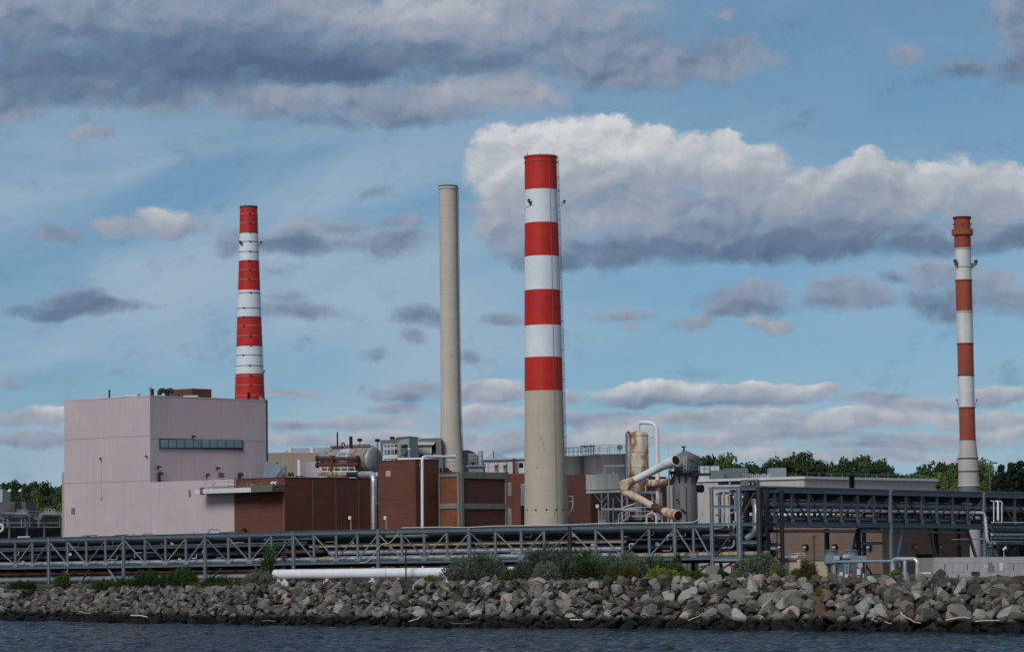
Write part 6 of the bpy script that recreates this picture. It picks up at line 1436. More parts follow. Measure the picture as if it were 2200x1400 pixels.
# ------------------------------------------------------------------ the foreground yard at the right
fc = thing('fan_cooler', 'blue grey twin fan cooler on a steel frame with a ladder', 'cooler', flat(at(1815, 1235, 352), GZ))
a, b = at(1772, 1194, 352), at(1862, 1194, 352); zl = at(1800, 1209, 352).z
g = MB().prism([flat(a, 0), flat(b, 0), flat(b, 0) + Vector((0, 4.5, 0)), flat(a, 0) + Vector((0, 4.5, 0))], zl, a.z); g.build('casing', 'hvac_l', fc)
a1, b1 = at(1793, 1212, 351.9), at(1842, 1212, 351.9); g = MB().prism([flat(a1, 0), flat(b1, 0), flat(b1, 0) + Vector((0, 4.4, 0)), flat(a1, 0) + Vector((0, 4.4, 0))], GZ, zl - .02); g.build('coil_bank', 'steel', fc)
for px in (1786.5, 1830):
    q = at(px, 1193, 354); r = 13.3 * 354 / FPX; h = at(px, 1180.5, 354).z - a.z; g = MB(); g.lathe(flat(q, a.z), [(r, 0), (r, h * .9), (r + .06, h * .9), (r + .06, h), (r - .1, h), (r - .1, h * .4)], 32, smooth=True); g.build('fan_drum', 'hvac_l', fc)
for px in (1794, 1841, 1859): g = MB(); q = at(px, 1205, 351.7); g.beam(flat(q, GZ), flat(q, zl), .16, .16); g.build('leg', 'hvac', fc)
g = MB(); ladder(g, flat(at(1819, 1230, 351.2), GZ), at(1819, 1208, 351.2), (0, -1, 0), .38, .35, .04); g.build('ladder', 'galv', fc)
for px in (1801, 1806): g = MB(); q = at(px, 1196, 351.8); g.beam(q - Vector((0, 0, .5)), q + Vector((0, 0, .1)), .3, .06); g.build('louver', 'steel_d', fc)
g = MB(); q = at(1818, 1196, 351.4); g.lathe(q, [(.3, -.4), (.34, .2), (.2, .4)], 12, axis=(1, 0, 0)); g.box(q + Vector((-1.2, 0, -.3)), .7, .5, .5); g.build('motor', 'galv', fc)
g = MB(); g.lathe(at(1848, 1214, 351), [(.34, -.02), (.34, .02)], 18, axis=(0, -1, 0)); g.build('gauge_hoop', 'galv', fc)
g = MB(); q = at(1845, 1232, 349); g.box(flat(q, at(1845, 1234, 349).z), .42, .3, .75); g.beam(flat(q, GZ), q, .08, .08); tag(g.build('junction_box', 'white_old'), 'white electrical box on a stub before the fan cooler', 'electrical box')
for px, py in ((1807, 1232), (1818.5, 1236)): g = MB(); q = at(px, py, 346); g.beam(flat(q, GZ), q, .06, .06); g.beam(q - Vector((.2, 0, .0)), q + Vector((.2, 0, .0)), .05, .4); tag(g.build('notice_plate', 'white_old'), 'small white notice plate on a stub before the fan cooler ladder', 'notice', 'notice plates before the fan cooler')
for px, m, lab in ((1828.5, 'orange', 'orange bollard stub between the rocks and the fan cooler'), (1855, 'galv', 'grey bollard stub right of the fan cooler'), (1769, 'yellow', 'yellow bollard stub beside the kiosk door')):
    g = MB(); q = at(px, 1232, 346); g.lathe(flat(q, GZ), [(.09, 0), (.09, q.z - GZ), (.04, q.z - GZ + .06)], 10); tag(g.build('bollard', m), lab, 'bollard')
pipe('level_pipe', 'long pale grey level pipe crossing before the bridge legs at the fan cooler', [at(1790, 1206, 346), at(1916, 1204.5, 344)], 3.0 * 345 / FPX, 'hvac_l')
t = thing('light_pole', 'dark brown square light pole with a short arm near the kiosk', 'street lamp', flat(at(1749, 1235, 344), GZ)); q = at(1748.5, 1151, 344)
g = MB(); g.beam(flat(q, GZ), q, .18, .18); g.build('pole', 'steel_b', t); g = MB(); g.beam(q + Vector((-.1, 0, .02)), q + Vector((.42, -.2, .06)), .22, .10); g.build('lamp_head', 'black', t)
wt = thing('white_tank', 'upright white tank half hidden behind the tower and a sage bush', 'tank', flat(at(1638, 1200, 388), GZ))
q = at(1638, 1128, 388); r = 20.5 * 388 / FPX; g = MB(); g.lathe(flat(q, GZ), [(r, 0), (r, q.z + 1 - GZ), (r * .6, q.z + 1.7 - GZ), (.1, q.z + 1.9 - GZ)], 32); g.build('shell', 'white_old', wt)
g = MB(); a, b = at(1633, 1172, 382), at(1661, 1172, 382); g.prism([flat(a, 0), flat(b, 0), flat(b, 0) + Vector((0, 2, 0)), flat(a, 0) + Vector((0, 2, 0))], a.z - .15, a.z)
for px in (1634, 1648, 1660): qq = at(px, 1172, 382); g.beam(flat(qq, GZ), qq, .14, .14)
g.build('platform', 'scrub', wt)
g = MB(); rail(g, [at(1633, 1172, 382), at(1648, 1172, 382)], 1.0, .5, .035); g.build('railing', 'steel_d', wt)
g = MB(); qq = at(1656, 1188, 381); g.box(qq, 1.1, .8, .9); g.build('control_cabinet', 'concrete_l', wt)
# retaining wall with slots, guard rail, camera post, skid
rw = thing('retaining_wall', 'long pale concrete wall with dark upright joint slots beyond the rocks', 'wall', flat(at(2090, 1230, 345), GZ))
a, m_, b = at(1968, 1197, 347), at(2004, 1197, 346), at(2300, 1199, 332)
MB().prism([flat(m_, 0), flat(b, 0), flat(b, 0) + Vector((.2, .6, 0)), flat(m_, 0) + Vector((.2, .6, 0))], GZ, m_.z).build('wall', 'concrete_l', rw)
MB().prism([flat(a, 0), flat(m_, 0) - Vector((.01, 0, 0)), flat(m_, 0) + Vector((-.01, .55, 0)), flat(a, 0) + Vector((.0, .6, 0))], GZ, m_.z - .03).build('end_panel', 'concrete', rw)
d = (flat(b, 0) - flat(m_, 0)).normalized()
for px in (2029, 2078, 2177, 2126, 2230): g = MB(); wallbox(g, m_, d, px - .8, px + .8, 1210.5, 1224, .03); g.build('joint_slot', 'steel_d', rw)
gl = thing('guard_rail', 'thin grey guard rail in front of the pale concrete wall', 'railing', flat(at(2090, 1235, 325), GZ))
g = MB(); g.beam(at(1975, 1208.5, 328), at(2155, 1209, 322), .05, .06); g.beam(at(2155, 1209, 322), at(2300, 1211, 316), .05, .06); g.build('top_rail', 'silver_d', gl)
g = MB(); g.beam(at(1975, 1228, 328), at(2155, 1229, 322), .05, .06); g.build('low_rail', 'silver_d', gl)
for px in (1975, 1998, 2034, 2047, 2070, 2093, 2120, 2143): g = MB(); q = at(px, 1209, 327); g.beam(flat(q, GZ), q, .05, .05); g.build('post', 'silver_d', gl)
ul = thing('silver_pipe_loop', 'inverted U of shiny silver pipe with a middle leg behind the crest rocks', 'pipe', flat(at(1945, 1235, 308), GZ))
s_ = 308 / FPX
g = MB(); g.tube(fillet([flat(at(1918.5, 1235, 308), GZ), at(1918.5, 1200.5, 308), at(1971, 1200.5, 306), flat(at(1971, 1235, 306), GZ)], .55, 6), 4.8 * s_, 16); g.build('loop', 'silver', ul)
g = MB(); g.tube([flat(at(1944, 1235, 307), GZ), at(1944, 1202, 307)], 4 * s_, 14); g.build('middle_leg', 'silver', ul)
for px in (1918.5, 1944): g = MB(); q = at(px, 1234, 307.5); g.lathe(flat(q, GZ - .2), [(.36, 0), (.36, 1.0), (.26, 1.15)], 14); g.build('foot_jacket', 'silver', ul)
g = MB(); g.tube([at(1974, 1231, 306), at(2001, 1231, 305)], 2.2 * s_, 10); g.build('drain_pipe', 'white_old', ul)
g = MB(); q = at(1932, 1207, 306); g.beam(q, q - Vector((0, 0, .5)), .12, .12); tag(g.build('hazard_tag', 'orange'), 'small orange and black tag hanging by the silver pipe loop', 'tag')
cmp_ = thing('camera_post', 'slim pale post carrying two white cameras above the concrete wall', 'camera post', flat(at(2156.5, 1232, 300), GZ)); q = at(2156.5, 1176, 300)
g = MB(); g.lathe(flat(q, GZ), [(.055, 0), (.045, q.z - GZ)], 8); g.build('post', 'galv', cmp_)
for dx_, dz_ in ((.18, .05), (-.02, -.12)): g = MB(); g.lathe(q + Vector((dx_, -.1, dz_)), [(.10, -.15), (.12, 0), (.09, .1)], 10); g.build('camera', 'white', cmp_)
g = MB(); p = at(2151, 1224, 299.8); g.box(p, .34, .25, at(2151, 1208.5, 299.8).z - p.z); g.build('cabinet', 'white_old', cmp_)
sk = thing('survey_skid', 'small grey pump skid with a pale sign plate before the concrete wall', 'pump', flat(at(2122, 1235, 296), GZ))
g = MB(); q = at(2130, 1228, 296); g.box(q, .6, .5, .7); g.box(q + Vector((-.1, 0, .7)), .35, .4, .3); g.beam(q + Vector((-.2, 0, 1)), q + Vector((-.25, 0, 1.5)), .06, .06); g.build('pump', 'scrub', sk)
g = MB(); q = at(2122, 1216.5, 296); g.beam(q - Vector((.33, 0, 0)), q + Vector((.33, 0, .02)), .04, .24); g.build('sign_plate', 'white_old', sk)
g = MB(); q = at(2122, 1216.5, 295.95); g.beam(q - Vector((.24, 0, 0)), q + Vector((.2, 0, .02)), .03, .04); g.build('sign_line', 'silver_d', sk)
g = MB(); rail(g, [flat(at(2086, 1236, 296), GZ), flat(at(2150, 1236, 296), GZ)], at(2110, 1226, 296).z - GZ, .9, .03); g.build('railing', 'galv', sk)
g = MB(); q = at(2096, 1236, 297); g.box(flat(q, GZ), .8, .5, at(2096, 1226, 297).z - GZ); g.build('mesh_basket', 'steel_d', sk)

# ------------------------------------------------------------------ far left pipe yard
fy = thing('pipe_rack', 'dark multi level pipe rack beside the pink building below the wooded hill', 'pipe rack', flat(at(60, 1150, 470), GZ))
def fp(px, py, Y=470): return at(px, py, Y)
for px in (-20, 20, 58, 95, 133): g = MB(); q = fp(px, 1100); g.beam(flat(q, GZ), q, .3, .3); g.build('post', 'steel', fy)
for py, h in ((1113, .4), (1122.5, .3), (1131.5, .22)): g = MB(); g.beam(fp(-30, py), fp(136, py), .4, h); g.build('rail', 'steel', fy)
for px in (7, 16, 46, 54, 64, 83, 128): g = MB(); q = fp(px, 1113.5, 468.8); g.beam(q, fp(px, 1131, 468.8), .16, .16); g.build('strut', 'steel_l', fy)
g = MB(); a, b = fp(-30, 1114, 472), fp(137, 1114, 472); g.prism([flat(a, 0), flat(b, 0), flat(b, 0) + Vector((0, 8, 0)), flat(a, 0) + Vector((0, 8, 0))], GZ, a.z); g.build('dark_hull', 'black', fy)
pipe('silver_pipe', 'dull silver pipe with an upturned start on the far dark rack', [fp(3, 1101.5, 469), fp(10, 1103, 469), fp(28, 1103.5, 469), fp(60, 1104, 469), fp(66, 1112, 469)], .34, 'steel', 1)
pipe('silver_pipe', 'brighter silver pipe bending down at the pink wall on the far rack', [fp(87, 1112, 469), fp(90, 1104.5, 469), fp(132, 1104, 469), fp(137, 1112, 469)], .38, 'scrub', 1)
for x0, x1, y0 in ((37, 58, 1094.5), (97, 118, 1093.5)):
    t = thing('step_over', 'white railed step over platform on the far dark rack, ' + ('nearer the edge' if x0 < 50 else 'nearer the pink wall'), 'platform', fp(x0, 1103)); g = MB(); rail(g, [fp(x0, y0 + 8.5, 467), fp(x1, y0 + 8.5, 467)], .68, .6, .035); g.build('railing', 'galv', t); g = MB(); g.beam(fp(x0, y0 + 8.8, 467), fp(x1, y0 + 8.8, 467), .8, .08); g.build('deck', 'galv', t)
g = MB(); rail(g, [fp(58, 1112, 470), fp(135, 1111, 470)], 1.1, 1.6, .05); tag(g.build('guard_rail', 'steel'), 'grey guard rail along the top of the far dark rack', 'railing')
g = MB()
for k in range(17): a = radians(-100 + 200 * k / 16); 
g.tube([fp(-1, 1133.5, 466) + Vector((cos(radians(a)), 0, sin(radians(a)))) * .58 for a in range(-100, 105, 12)], .2, 10); tag(g.build('white_pipe_bend', 'white_old'), 'white pipe bend at the very edge beside the dark rack', 'pipe')
g = MB(); g.beam(fp(38, 1153, 440), fp(64, 1152, 440), .4, .18); tag(g.build('white_bar', 'white_old'), 'white bar lying on the bridge roof far from the tower', 'bar')
# lamp over the trees at the right, beyond the stack
t = thing('street_lamp', 'tall curved arm street lamp among the trees beyond the slim banded stack', 'street lamp', flat(at(2126, 1060, 500), GZ)); q = at(2126, 1004, 500)
g = MB(); g.tube([flat(q, GZ), q, at(2127, 997, 500), at(2130, 993.5, 500), at(2134, 993, 500)], .09, 8); g.build('pole', 'steel', t); g = MB(); q = at(2138, 994, 500); g.beam(q - Vector((.4, 0, -.05)), q + Vector((.4, 0, 0)), .3, .2); g.build('lamp_head', 'steel_d', t)

# ------------------------------------------------------------------ driftwood along the tide line
def bankpt(px, py):
    best = None
    for i in range(0, 201):
        s = S0 - 4 + (S1 - S0 + 8) * i / 200
        p = bank(s, .1); 
        if best is None or abs(px_of(p)[0] - px) < best[0]: best = (abs(px_of(p)[0] - px), s)
    s = best[1]; b2 = None
    for j in range(-4, 60):
        p = bank(s, j / 50.) + Vector((0, 0, .72)); y = px_of(p)[1]
        if b2 is None or abs(y - py) < b2[0]: b2 = (abs(y - py), p)
    p = b2[1] - INL * .35
    return p
for pts, r, m, lab in ((((297, 1320.5), (316, 1321), (333, 1324)), .15, 'wood', 'bleached log at the tide line below the pink wing'), (((170, 1312.5), (190, 1315), (206, 1316.5)), .06, 'wood', 'thin pale pole at the tide line below the pink wall'),
    (((898, 1334), (907, 1328.5), (916, 1323)), .09, 'wood', 'short white stick leaning on dark rocks below the pipeline'), (((976, 1335), (1000, 1338), (1020, 1341), (1038, 1345)), .06, 'wood_d', 'brown branch at the tide line below the rounded sage bush'),
    (((1244, 1329.5), (1262, 1330.5)), .13, 'wood', 'short white plank end at the tide line below the broad stack'), (((1296, 1308), (1305, 1313), (1313, 1318)), .08, 'wood', 'pale stick among rocks below the dark brick building'),
    (((1925, 1316), (1940, 1323), (1960, 1328), (1985, 1335), (1999, 1338)), .10, 'wood', 'long curved bleached branch at the tide line below the silver pipe loop'), (((1876, 1323), (1890, 1329), (1905, 1335)), .07, 'wood', 'pale stick at the tide line below the bridge leg'),
    (((2035, 1331), (2050, 1327), (2070, 1324.5), (2093, 1326)), .11, 'wood', 'bleached plank at the tide line below the concrete wall'), (((1496, 1331), (1508, 1322), (1513, 1316)), .07, 'wood', 'upright pale stick at the tide line below the tower'),
    (((1640, 1322), (1650, 1328)), .08, 'wood', 'short pale stick at the tide line below the lone sage bush'), (((585, 1335), (600, 1332.5), (620, 1333.5)), .05, 'tan_pipe', 'curved tan strip at the tide line below the pipeline cap'), (((1921, 1334), (1926, 1339), (1938, 1337)), .07, 'wood', 'small forked stick below the long curved branch'), (((2110, 1335), (2130, 1331), (2150, 1332)), .1, 'wood', 'pale board wedged at the tide line near the edge')):
    g = MB(); g.tube([bankpt(*p) for p in pts], r, 8, rads=[.68 * r * (1 - .4 * i / len(pts)) for i in range(len(pts))]); tag(g.build('driftwood', m), lab, 'driftwood')
# ------------------------------------------------------------------ plants
def leaf_mat(name, a, b, tip=None, trans=.25):
    mt = bpy.data.materials.new(name); mt.use_nodes = True
    T = NT(mt.node_tree); T.t.nodes.clear(); out = T.n('ShaderNodeOutputMaterial'); bs = T.n('ShaderNodeBsdfPrincipled')
    gn = T.n('ShaderNodeNewGeometry'); isl = gn.outputs['Random Per Island']; pos = gn.outputs['Position']
    n = T.noise(pos, scale=.55, detail=3); f = T.math('MULTIPLY_ADD', isl, .5, T.math('MULTIPLY', T.maprange(n, .35, .65), .5))
    col = T.mix(f, a, b)
    rn = T.maprange(T.n('ShaderNodeObjectInfo').outputs['Random'], 0, 1, .8, 1.2); col = T.vec('MULTIPLY', col, T.comb(rn, rn, rn))
    T.put(bs.inputs['Base Color'], col); bs.inputs['Roughness'].default_value = .65; bs.inputs['Specular IOR Level'].default_value = .25
    tr = T.n('ShaderNodeBsdfTranslucent'); T.put(tr.inputs[0], col); mx = T.n('ShaderNodeMixShader'); mx.inputs[0].default_value = trans
    T.t.links.new(bs.outputs[0], mx.inputs[1]); T.t.links.new(tr.outputs[0], mx.inputs[2]); T.t.links.new(mx.outputs[0], out.inputs[0])
    return mt
LM = {'sage': leaf_mat('sage_leaves', (.085, .115, .080), (.235, .275, .205)), 'dark': leaf_mat('dark_weed_leaves', (.022, .05, .015), (.06, .10, .03)), 'lime': leaf_mat('lime_leaves', (.11, .15, .02), (.26, .29, .05)),
      'green': leaf_mat('green_leaves', (.035, .075, .018), (.10, .16, .04)), 'olive': leaf_mat('olive_leaves', (.05, .06, .012), (.13, .13, .03)), 'sagegreen': leaf_mat('grey_green_leaves', (.045, .070, .036), (.135, .17, .095)),
      'tree_dark': leaf_mat('dark_tree_leaves', (.022, .042, .015), (.050, .086, .028)), 'tree_mid': leaf_mat('tree_leaves', (.028, .060, .016), (.075, .125, .036)), 'tree_light': leaf_mat('pale_tree_leaves', (.065, .105, .022), (.15, .19, .055)),
      'conifer': leaf_mat('conifer_needles', (.008, .018, .012), (.02, .036, .022)), 'yellow': leaf_mat('yellow_flowers', (.4, .28, .03), (.5, .38, .05))}
def leaves_mesh(name, m, sprigs, ll, lw, per, R, spread=.7, up=.35):
    """sprigs: (base, direction, length); narrow leaves set along each"""
    vs = []; fs = []
    for b, d, L in sprigs:
        ref = Vector((R.gauss(0, 1), R.gauss(0, 1), R.gauss(0, 1)))
        for i in range(per):
            t = (i + R.random()) / per; p = b + d * (L * t)
            ld = (d * .8 + Vector((R.gauss(0, spread), R.gauss(0, spread), R.gauss(0, spread) + up))).normalized()
            s = ld.cross(Vector((R.gauss(0, 1), R.gauss(0, 1), R.gauss(0, 1)))).normalized(); l = ll * R.uniform(.6, 1.3); w = lw * R.uniform(.7, 1.2)
            o = len(vs); vs += [p, p + ld * l * .5 + s * w / 2, p + ld * l, p + ld * l * .5 - s * w / 2]; fs.append((o, o + 1, o + 2, o + 3))
    me = bpy.data.meshes.new(name); me.from_pydata([tuple(v) for v in vs], [], fs); me.materials.append(LM[m]); return me
def bush(name, label, cat, px0, px1, pyt, pyb, Y, m, n=520, ll=.30, lw=.085, lobes=7, seed=1, group=None, stems=True, m2=None):
    R = random.Random(seed); a, b = at(px0, pyb, Y), at(px1, pyb, Y); c = (a + b) / 2; W = (b - a).length / 2; Ht = at((px0 + px1) / 2, pyt, Y).z - a.z
    z0 = a.z; t = thing(name, label, cat, flat(c, z0), group)
    lob = [(Vector((R.uniform(-.72, .72) * W, R.uniform(-.5, .5) * W * .8, 0)), R.uniform(.30, .60), R.uniform(.5, 1.0)) for _ in range(lobes)]
    lob[0] = (Vector((R.uniform(-.3, .3) * W, 0, 0)), .68, 1.0)
    spr = {m: [], (m2 or m): []}
    for i in range(int(n * 1.35)):
        lc, s, fall = R.choice(lob)
        th = R.uniform(0, 2 * pi); u = R.uniform(-.1, 1); rr = sqrt(max(0, 1 - u * u)); k = R.uniform(.5, 1.0) ** .5
        d = Vector((cos(th) * rr, sin(th) * rr, u))
        p = Vector((lc.x + d.x * W * s * k * .95, lc.y + d.y * W * s * k * .8, max(.03, d.z) * Ht * fall * k * R.choice((.8, .85, .9, .92, 1.05))))
        dd = (Vector((d.x * .7, d.y * .7, d.z * .8 + .75))).normalized()
        spr[m if (m2 is None or R.random() < .62) else m2].append((p - dd * .15, dd, R.uniform(.25, .55) * min(1, Ht / 1.6)))
    for mm, sp in spr.items():
        if sp:
            o = bpy.data.objects.new('foliage', leaves_mesh('foliage', mm, sp, ll, lw, 13, R)); COL.objects.link(o); o.parent = t
    if stems:
        g = MB(); base = flat(c, z0)
        for i in range(9):
            q = base + Vector((R.uniform(-.7, .7) * W, R.uniform(-.3, .3) * W, Ht * R.uniform(.4, .75))); g.tube([base + Vector((R.uniform(-.4, .4) * W, 0, -.4)), base.lerp(q, .5) + Vector((0, 0, .2)), q], .035, 6)
        g.build('stems', 'trunk', t)
    return t
bush('sage_bush', 'wide rounded grey green sage bush at the end of the white pipeline', 'bush', 938, 1102, 1185, 1246, 318, 'sage', 1500, seed=3, lobes=9, m2='sagegreen')
bush('sage_bush', 'tall ragged sage bush below the broad banded stack', 'bush', 1126, 1232, 1170, 1243, 316, 'sagegreen', 1100, seed=4, lobes=7, m2='sage')
bush('green_bush', 'darker green topped bush between the two ragged sage bushes', 'bush', 1196, 1310, 1170, 1243, 319, 'green', 900, seed=5, lobes=7, m2='sagegreen')
bush('sage_bush', 'pale spreading sage bush before the dark brick building', 'bush', 1262, 1400, 1180, 1241, 314, 'sage', 1100, seed=6, lobes=8, m2='sagegreen')
bush('sage_bush', 'dark sage bush behind the yellow green shrub', 'bush', 1365, 1465, 1190, 1240, 322, 'sagegreen', 700, seed=7, lobes=6, m2='dark')
bush('sage_bush', 'small low sage bush in front of the tall ragged one', 'bush', 1150, 1215, 1208, 1247, 309, 'sage', 480, seed=8, lobes=5)
bush('sage_bush', 'lone pale sage bush on the crest beside the steel tower', 'bush', 1590, 1704, 1186, 1242, 300, 'sage', 1100, seed=9, lobes=8, m2='sagegreen')
bush('sage_bush', 'small silvery sage bush beside the capped pipeline end', 'bush', 508, 588, 1224, 1260, 338, 'sage', 520, seed=10, lobes=5)
bush('yellow_green_shrub', 'bright yellow green cushion shrub on the crest rocks', 'shrub', 1388, 1456, 1218, 1248, 302, 'lime', 700, .2, .09, 5, 11)
bush('olive_shrub', 'dull olive cushion shrub left of the bright yellow green one', 'shrub', 1312, 1388, 1212, 1247, 306, 'olive', 760, .2, .09, 5, 12)
bush('green_shrub', 'small dark green shrub between crest rocks at the tower foot', 'shrub', 1540, 1568, 1222, 1242, 290, 'green', 260, .2, .09, 4, 13)
bush('reddish_shrub', 'loose olive brown shrub between the lone sage bush and the kiosk door', 'shrub', 1712, 1772, 1200, 1246, 296, 'olive', 420, .24, .07, 6, 14, m2='green')
bush('green_shrub', 'dark green shrub growing among the rocks below the kiosk', 'shrub', 1702, 1758, 1250, 1282, 276, 'dark', 560, .2, .10, 5, 15, m2='green')
bush('yellow_green_shrub', 'small yellow green tuft right of the shrub among the rocks', 'shrub', 1755, 1786, 1256, 1280, 272, 'lime', 260, .2, .09, 4, 16)
bush('yellow_green_shrub', 'small yellow green tuft on the crest above the shrub among the rocks', 'shrub', 1742, 1772, 1234, 1250, 284, 'lime', 200, .2, .09, 4, 17)
bush('yellow_green_shrub', 'yellow green tuft at the foot of the silver pipe loop', 'shrub', 1908, 1944, 1224, 1240, 292, 'lime', 240, .2, .09, 4, 18)
bush('flowering_weed', 'small green weed with yellow flowers before the lone sage bush', 'weed', 1655, 1674, 1212, 1244, 288, 'lime', 160, .18, .08, 3, 19, m2='yellow')
bush('green_shrub', 'dark green weeds in the gap between lone sage bush and tower', 'shrub', 1576, 1606, 1206, 1240, 306, 'green', 300, .22, .08, 4, 20)
bush('weed', 'low dark green weeds under the bridge before the pink wing', 'weed', 282, 372, 1222, 1262, 352, 'dark', 620, .26, .1, 7, 21)
bush('weed', 'taller dark green weed clump right of the low weeds under the bridge', 'weed', 355, 424, 1214, 1258, 348, 'dark', 620, .26, .1, 6, 22, m2='green')
bush('weed', 'small pointed green weed at the first bridge column from the edge', 'weed', 122, 156, 1226, 1260, 366, 'green', 320, .24, .09, 4, 23)
bush('weed', 'low green growth linking the rounded and the ragged sage bushes', 'weed', 1075, 1140, 1220, 1244, 314, 'green', 400, .2, .08, 6, 24)
bush('weed', 'dark green vine clump climbing the last low bridge column', 'weed', 1440, 1466, 1188, 1242, 352, 'dark', 320, .22, .1, 4, 25)
bush('weed', 'little green tuft between rocks below the rounded sage bush', 'weed', 905, 935, 1234, 1248, 318, 'lime', 160, .16, .07, 4, 26)
for px0, px1, pyt, pyb, Y, m, lab in ((432, 520, 1238, 1262, 348, 'dark', 'low ragged weeds on the bank below the bridge column before the pink wing corner'), (196, 286, 1240, 1264, 356, 'green', 'thin low weeds beside the second bridge column from the edge'), (20, 100, 1246, 1264, 368, 'dark', 'scrappy low weeds at the bank edge farthest from the tower'),
                                     (1096, 1150, 1206, 1246, 312, 'sagegreen', 'narrow sage clump filling the gap beside the rounded sage bush'), (1230, 1290, 1190, 1246, 311, 'dark', 'dark green clump in front of the darker green topped bush'), (1296, 1330, 1196, 1246, 316, 'sagegreen', 'sage clump just left of the dull olive shrub'),
                                     (1456, 1530, 1222, 1244, 305, 'green', 'low weeds between the bright shrub and the tower footing'), (1700, 1722, 1222, 1244, 298, 'sagegreen', 'little sage tuft at the right foot of the lone bush')):
    bush('weed', lab, 'weed', px0, px1, pyt, pyb, Y, m, 380, .24, .08, 8, int(px0))
# the tall weed tree
def weed_tree(px, pyt, pyb, Y, label):
    R = random.Random(77); b = at(px, pyb, Y); h = at(px, pyt, Y).z - b.z; t = thing('tall_weed', label, 'weed', b); spr = []
    g = MB()
    for k in range(8):
        top = b + Vector((R.uniform(-1.4, 1.6), R.uniform(-.8, .8), h * R.uniform(.55, 1.0))); mid = b.lerp(top, .5) + Vector((R.uniform(-.2, .2), 0, .3)); g.tube([b + Vector((R.uniform(-.5, .5), 0, -.3)), mid, top], .035, 6)
        for j in range(34):
            f = R.uniform(.25, 1.0); p = (mid.lerp(top, (f - .5) * 2) if f > .5 else b.lerp(mid, f * 2)); d = Vector((R.gauss(0, 1), R.gauss(0, .7), R.uniform(-.1, .8))).normalized(); spr.append((p, d, R.uniform(.3, .8)))
    g.build('stems', 'stem', t); o = bpy.data.objects.new('foliage', leaves_mesh('foliage', 'green', spr, .30, .12, 8, R, .6, .05)); COL.objects.link(o); o.parent = t
    o.location = -Vector((0, 0, 0))
    for v in o.data.vertices: v.co -= b
weed_tree(567, 1168, 1258, 345, 'tall leggy green weed growing through the low bridge left of the pipeline')

# ------------------------------------------------------------------ trees beyond the plant
def crown_mesh(seed, m, h, w, conifer=False, n=62):
    R = random.Random(seed); spr_v = []; fs = []
    lob = []
    for i in range(n):
        if conifer: z = R.uniform(.08, 1); rad = (1 - z) * w * .55 + .25; th = R.uniform(0, 2 * pi); c = Vector((cos(th) * rad * R.uniform(.3, 1), sin(th) * rad * R.uniform(.3, 1), h * z)); s = R.uniform(.5, 1.0)
        else:
            th = R.uniform(0, 2 * pi); u = R.uniform(-.75, 1); rr = sqrt(1 - u * u) * (1 if u > -.2 else .85); k = R.uniform(.45, 1.0)
            c = Vector((cos(th) * rr * w * .5 * k, sin(th) * rr * w * .5 * k, h * (.54 + .42 * u * k))); s = R.uniform(1.1, 2.1) * w / 11
        lob.append((c, s))
    for c, s in lob:
        for j in range(95):
            d = Vector((R.gauss(0, 1), R.gauss(0, 1), R.gauss(0, .8))); d.normalize(); p = c + Vector((d.x * s * 1.15, d.y * s * 1.15, d.z * s * .8)) * R.uniform(.6, 1.08)
            nn = (d + Vector((R.gauss(0, .5), R.gauss(0, .5), R.gauss(0, .5) + .3))).normalized(); a = nn.cross(Vector((R.gauss(0, 1), R.gauss(0, 1), R.gauss(0, 1)))).normalized(); b = nn.cross(a); l = R.uniform(.24, .52) * (1.15 if not conifer else .9)
            o = len(spr_v); spr_v += [p - a * l, p + b * l * .7, p + a * l, p - b * l * .7]; fs.append((o, o + 1, o + 2, o + 3))
    me = bpy.data.meshes.new('crown'); me.from_pydata([tuple(v) for v in spr_v], [], fs); me.materials.append(LM[m]); return me, lob
PROTO = {}
def tree(px, pyt, wpx, Y, m, label, group, seed, conifer=False):
    H0, W0_ = 20., 11.
    key = (m, seed % 3, conifer)
    if key not in PROTO:
        me, lob = crown_mesh(900 + seed % 3 * 31 + len(PROTO), m, H0, W0_ * (.55 if conifer else 1), conifer); R = random.Random(5)
        g = MB(); g.tube([(0, 0, -.5), (.1, 0, H0 * .3), (-.1, .1, H0 * .62)], .3, 8, rads=[.42, .3, .14])
        for c, s in lob[:9]: g.tube([Vector((0, 0, H0 * .25)), Vector((c.x * .5, c.y * .5, H0 * .25 + (c.z - H0 * .25) * .65)), c], .1, 6, rads=[.16, .1, .04])
        tm = bpy.data.meshes.new('trunk'); tm.from_pydata([tuple(v) for v in g.v], [], g.f); tm.materials.append(M['trunk']); PROTO[key] = (me, tm)
    me, tm = PROTO[key]; q = at(px, pyt, Y); t = thing('conifer' if conifer else 'tree', label, 'tree', flat(q, GZ), group)
    R = random.Random(seed * 7 + int(px)); sz = (q.z - GZ) / (H0 * .965); sx = wpx * Y / FPX / (W0_ * (.55 if conifer else 1)) * 1.3
    t.scale = (sx, sx, sz); t.rotation_euler = (0, 0, R.uniform(0, 6.28))
    for nm, mm in (('trunk', tm), ('crown', me)): o = bpy.data.objects.new(nm, mm); COL.objects.link(o); o.parent = t
i = 0
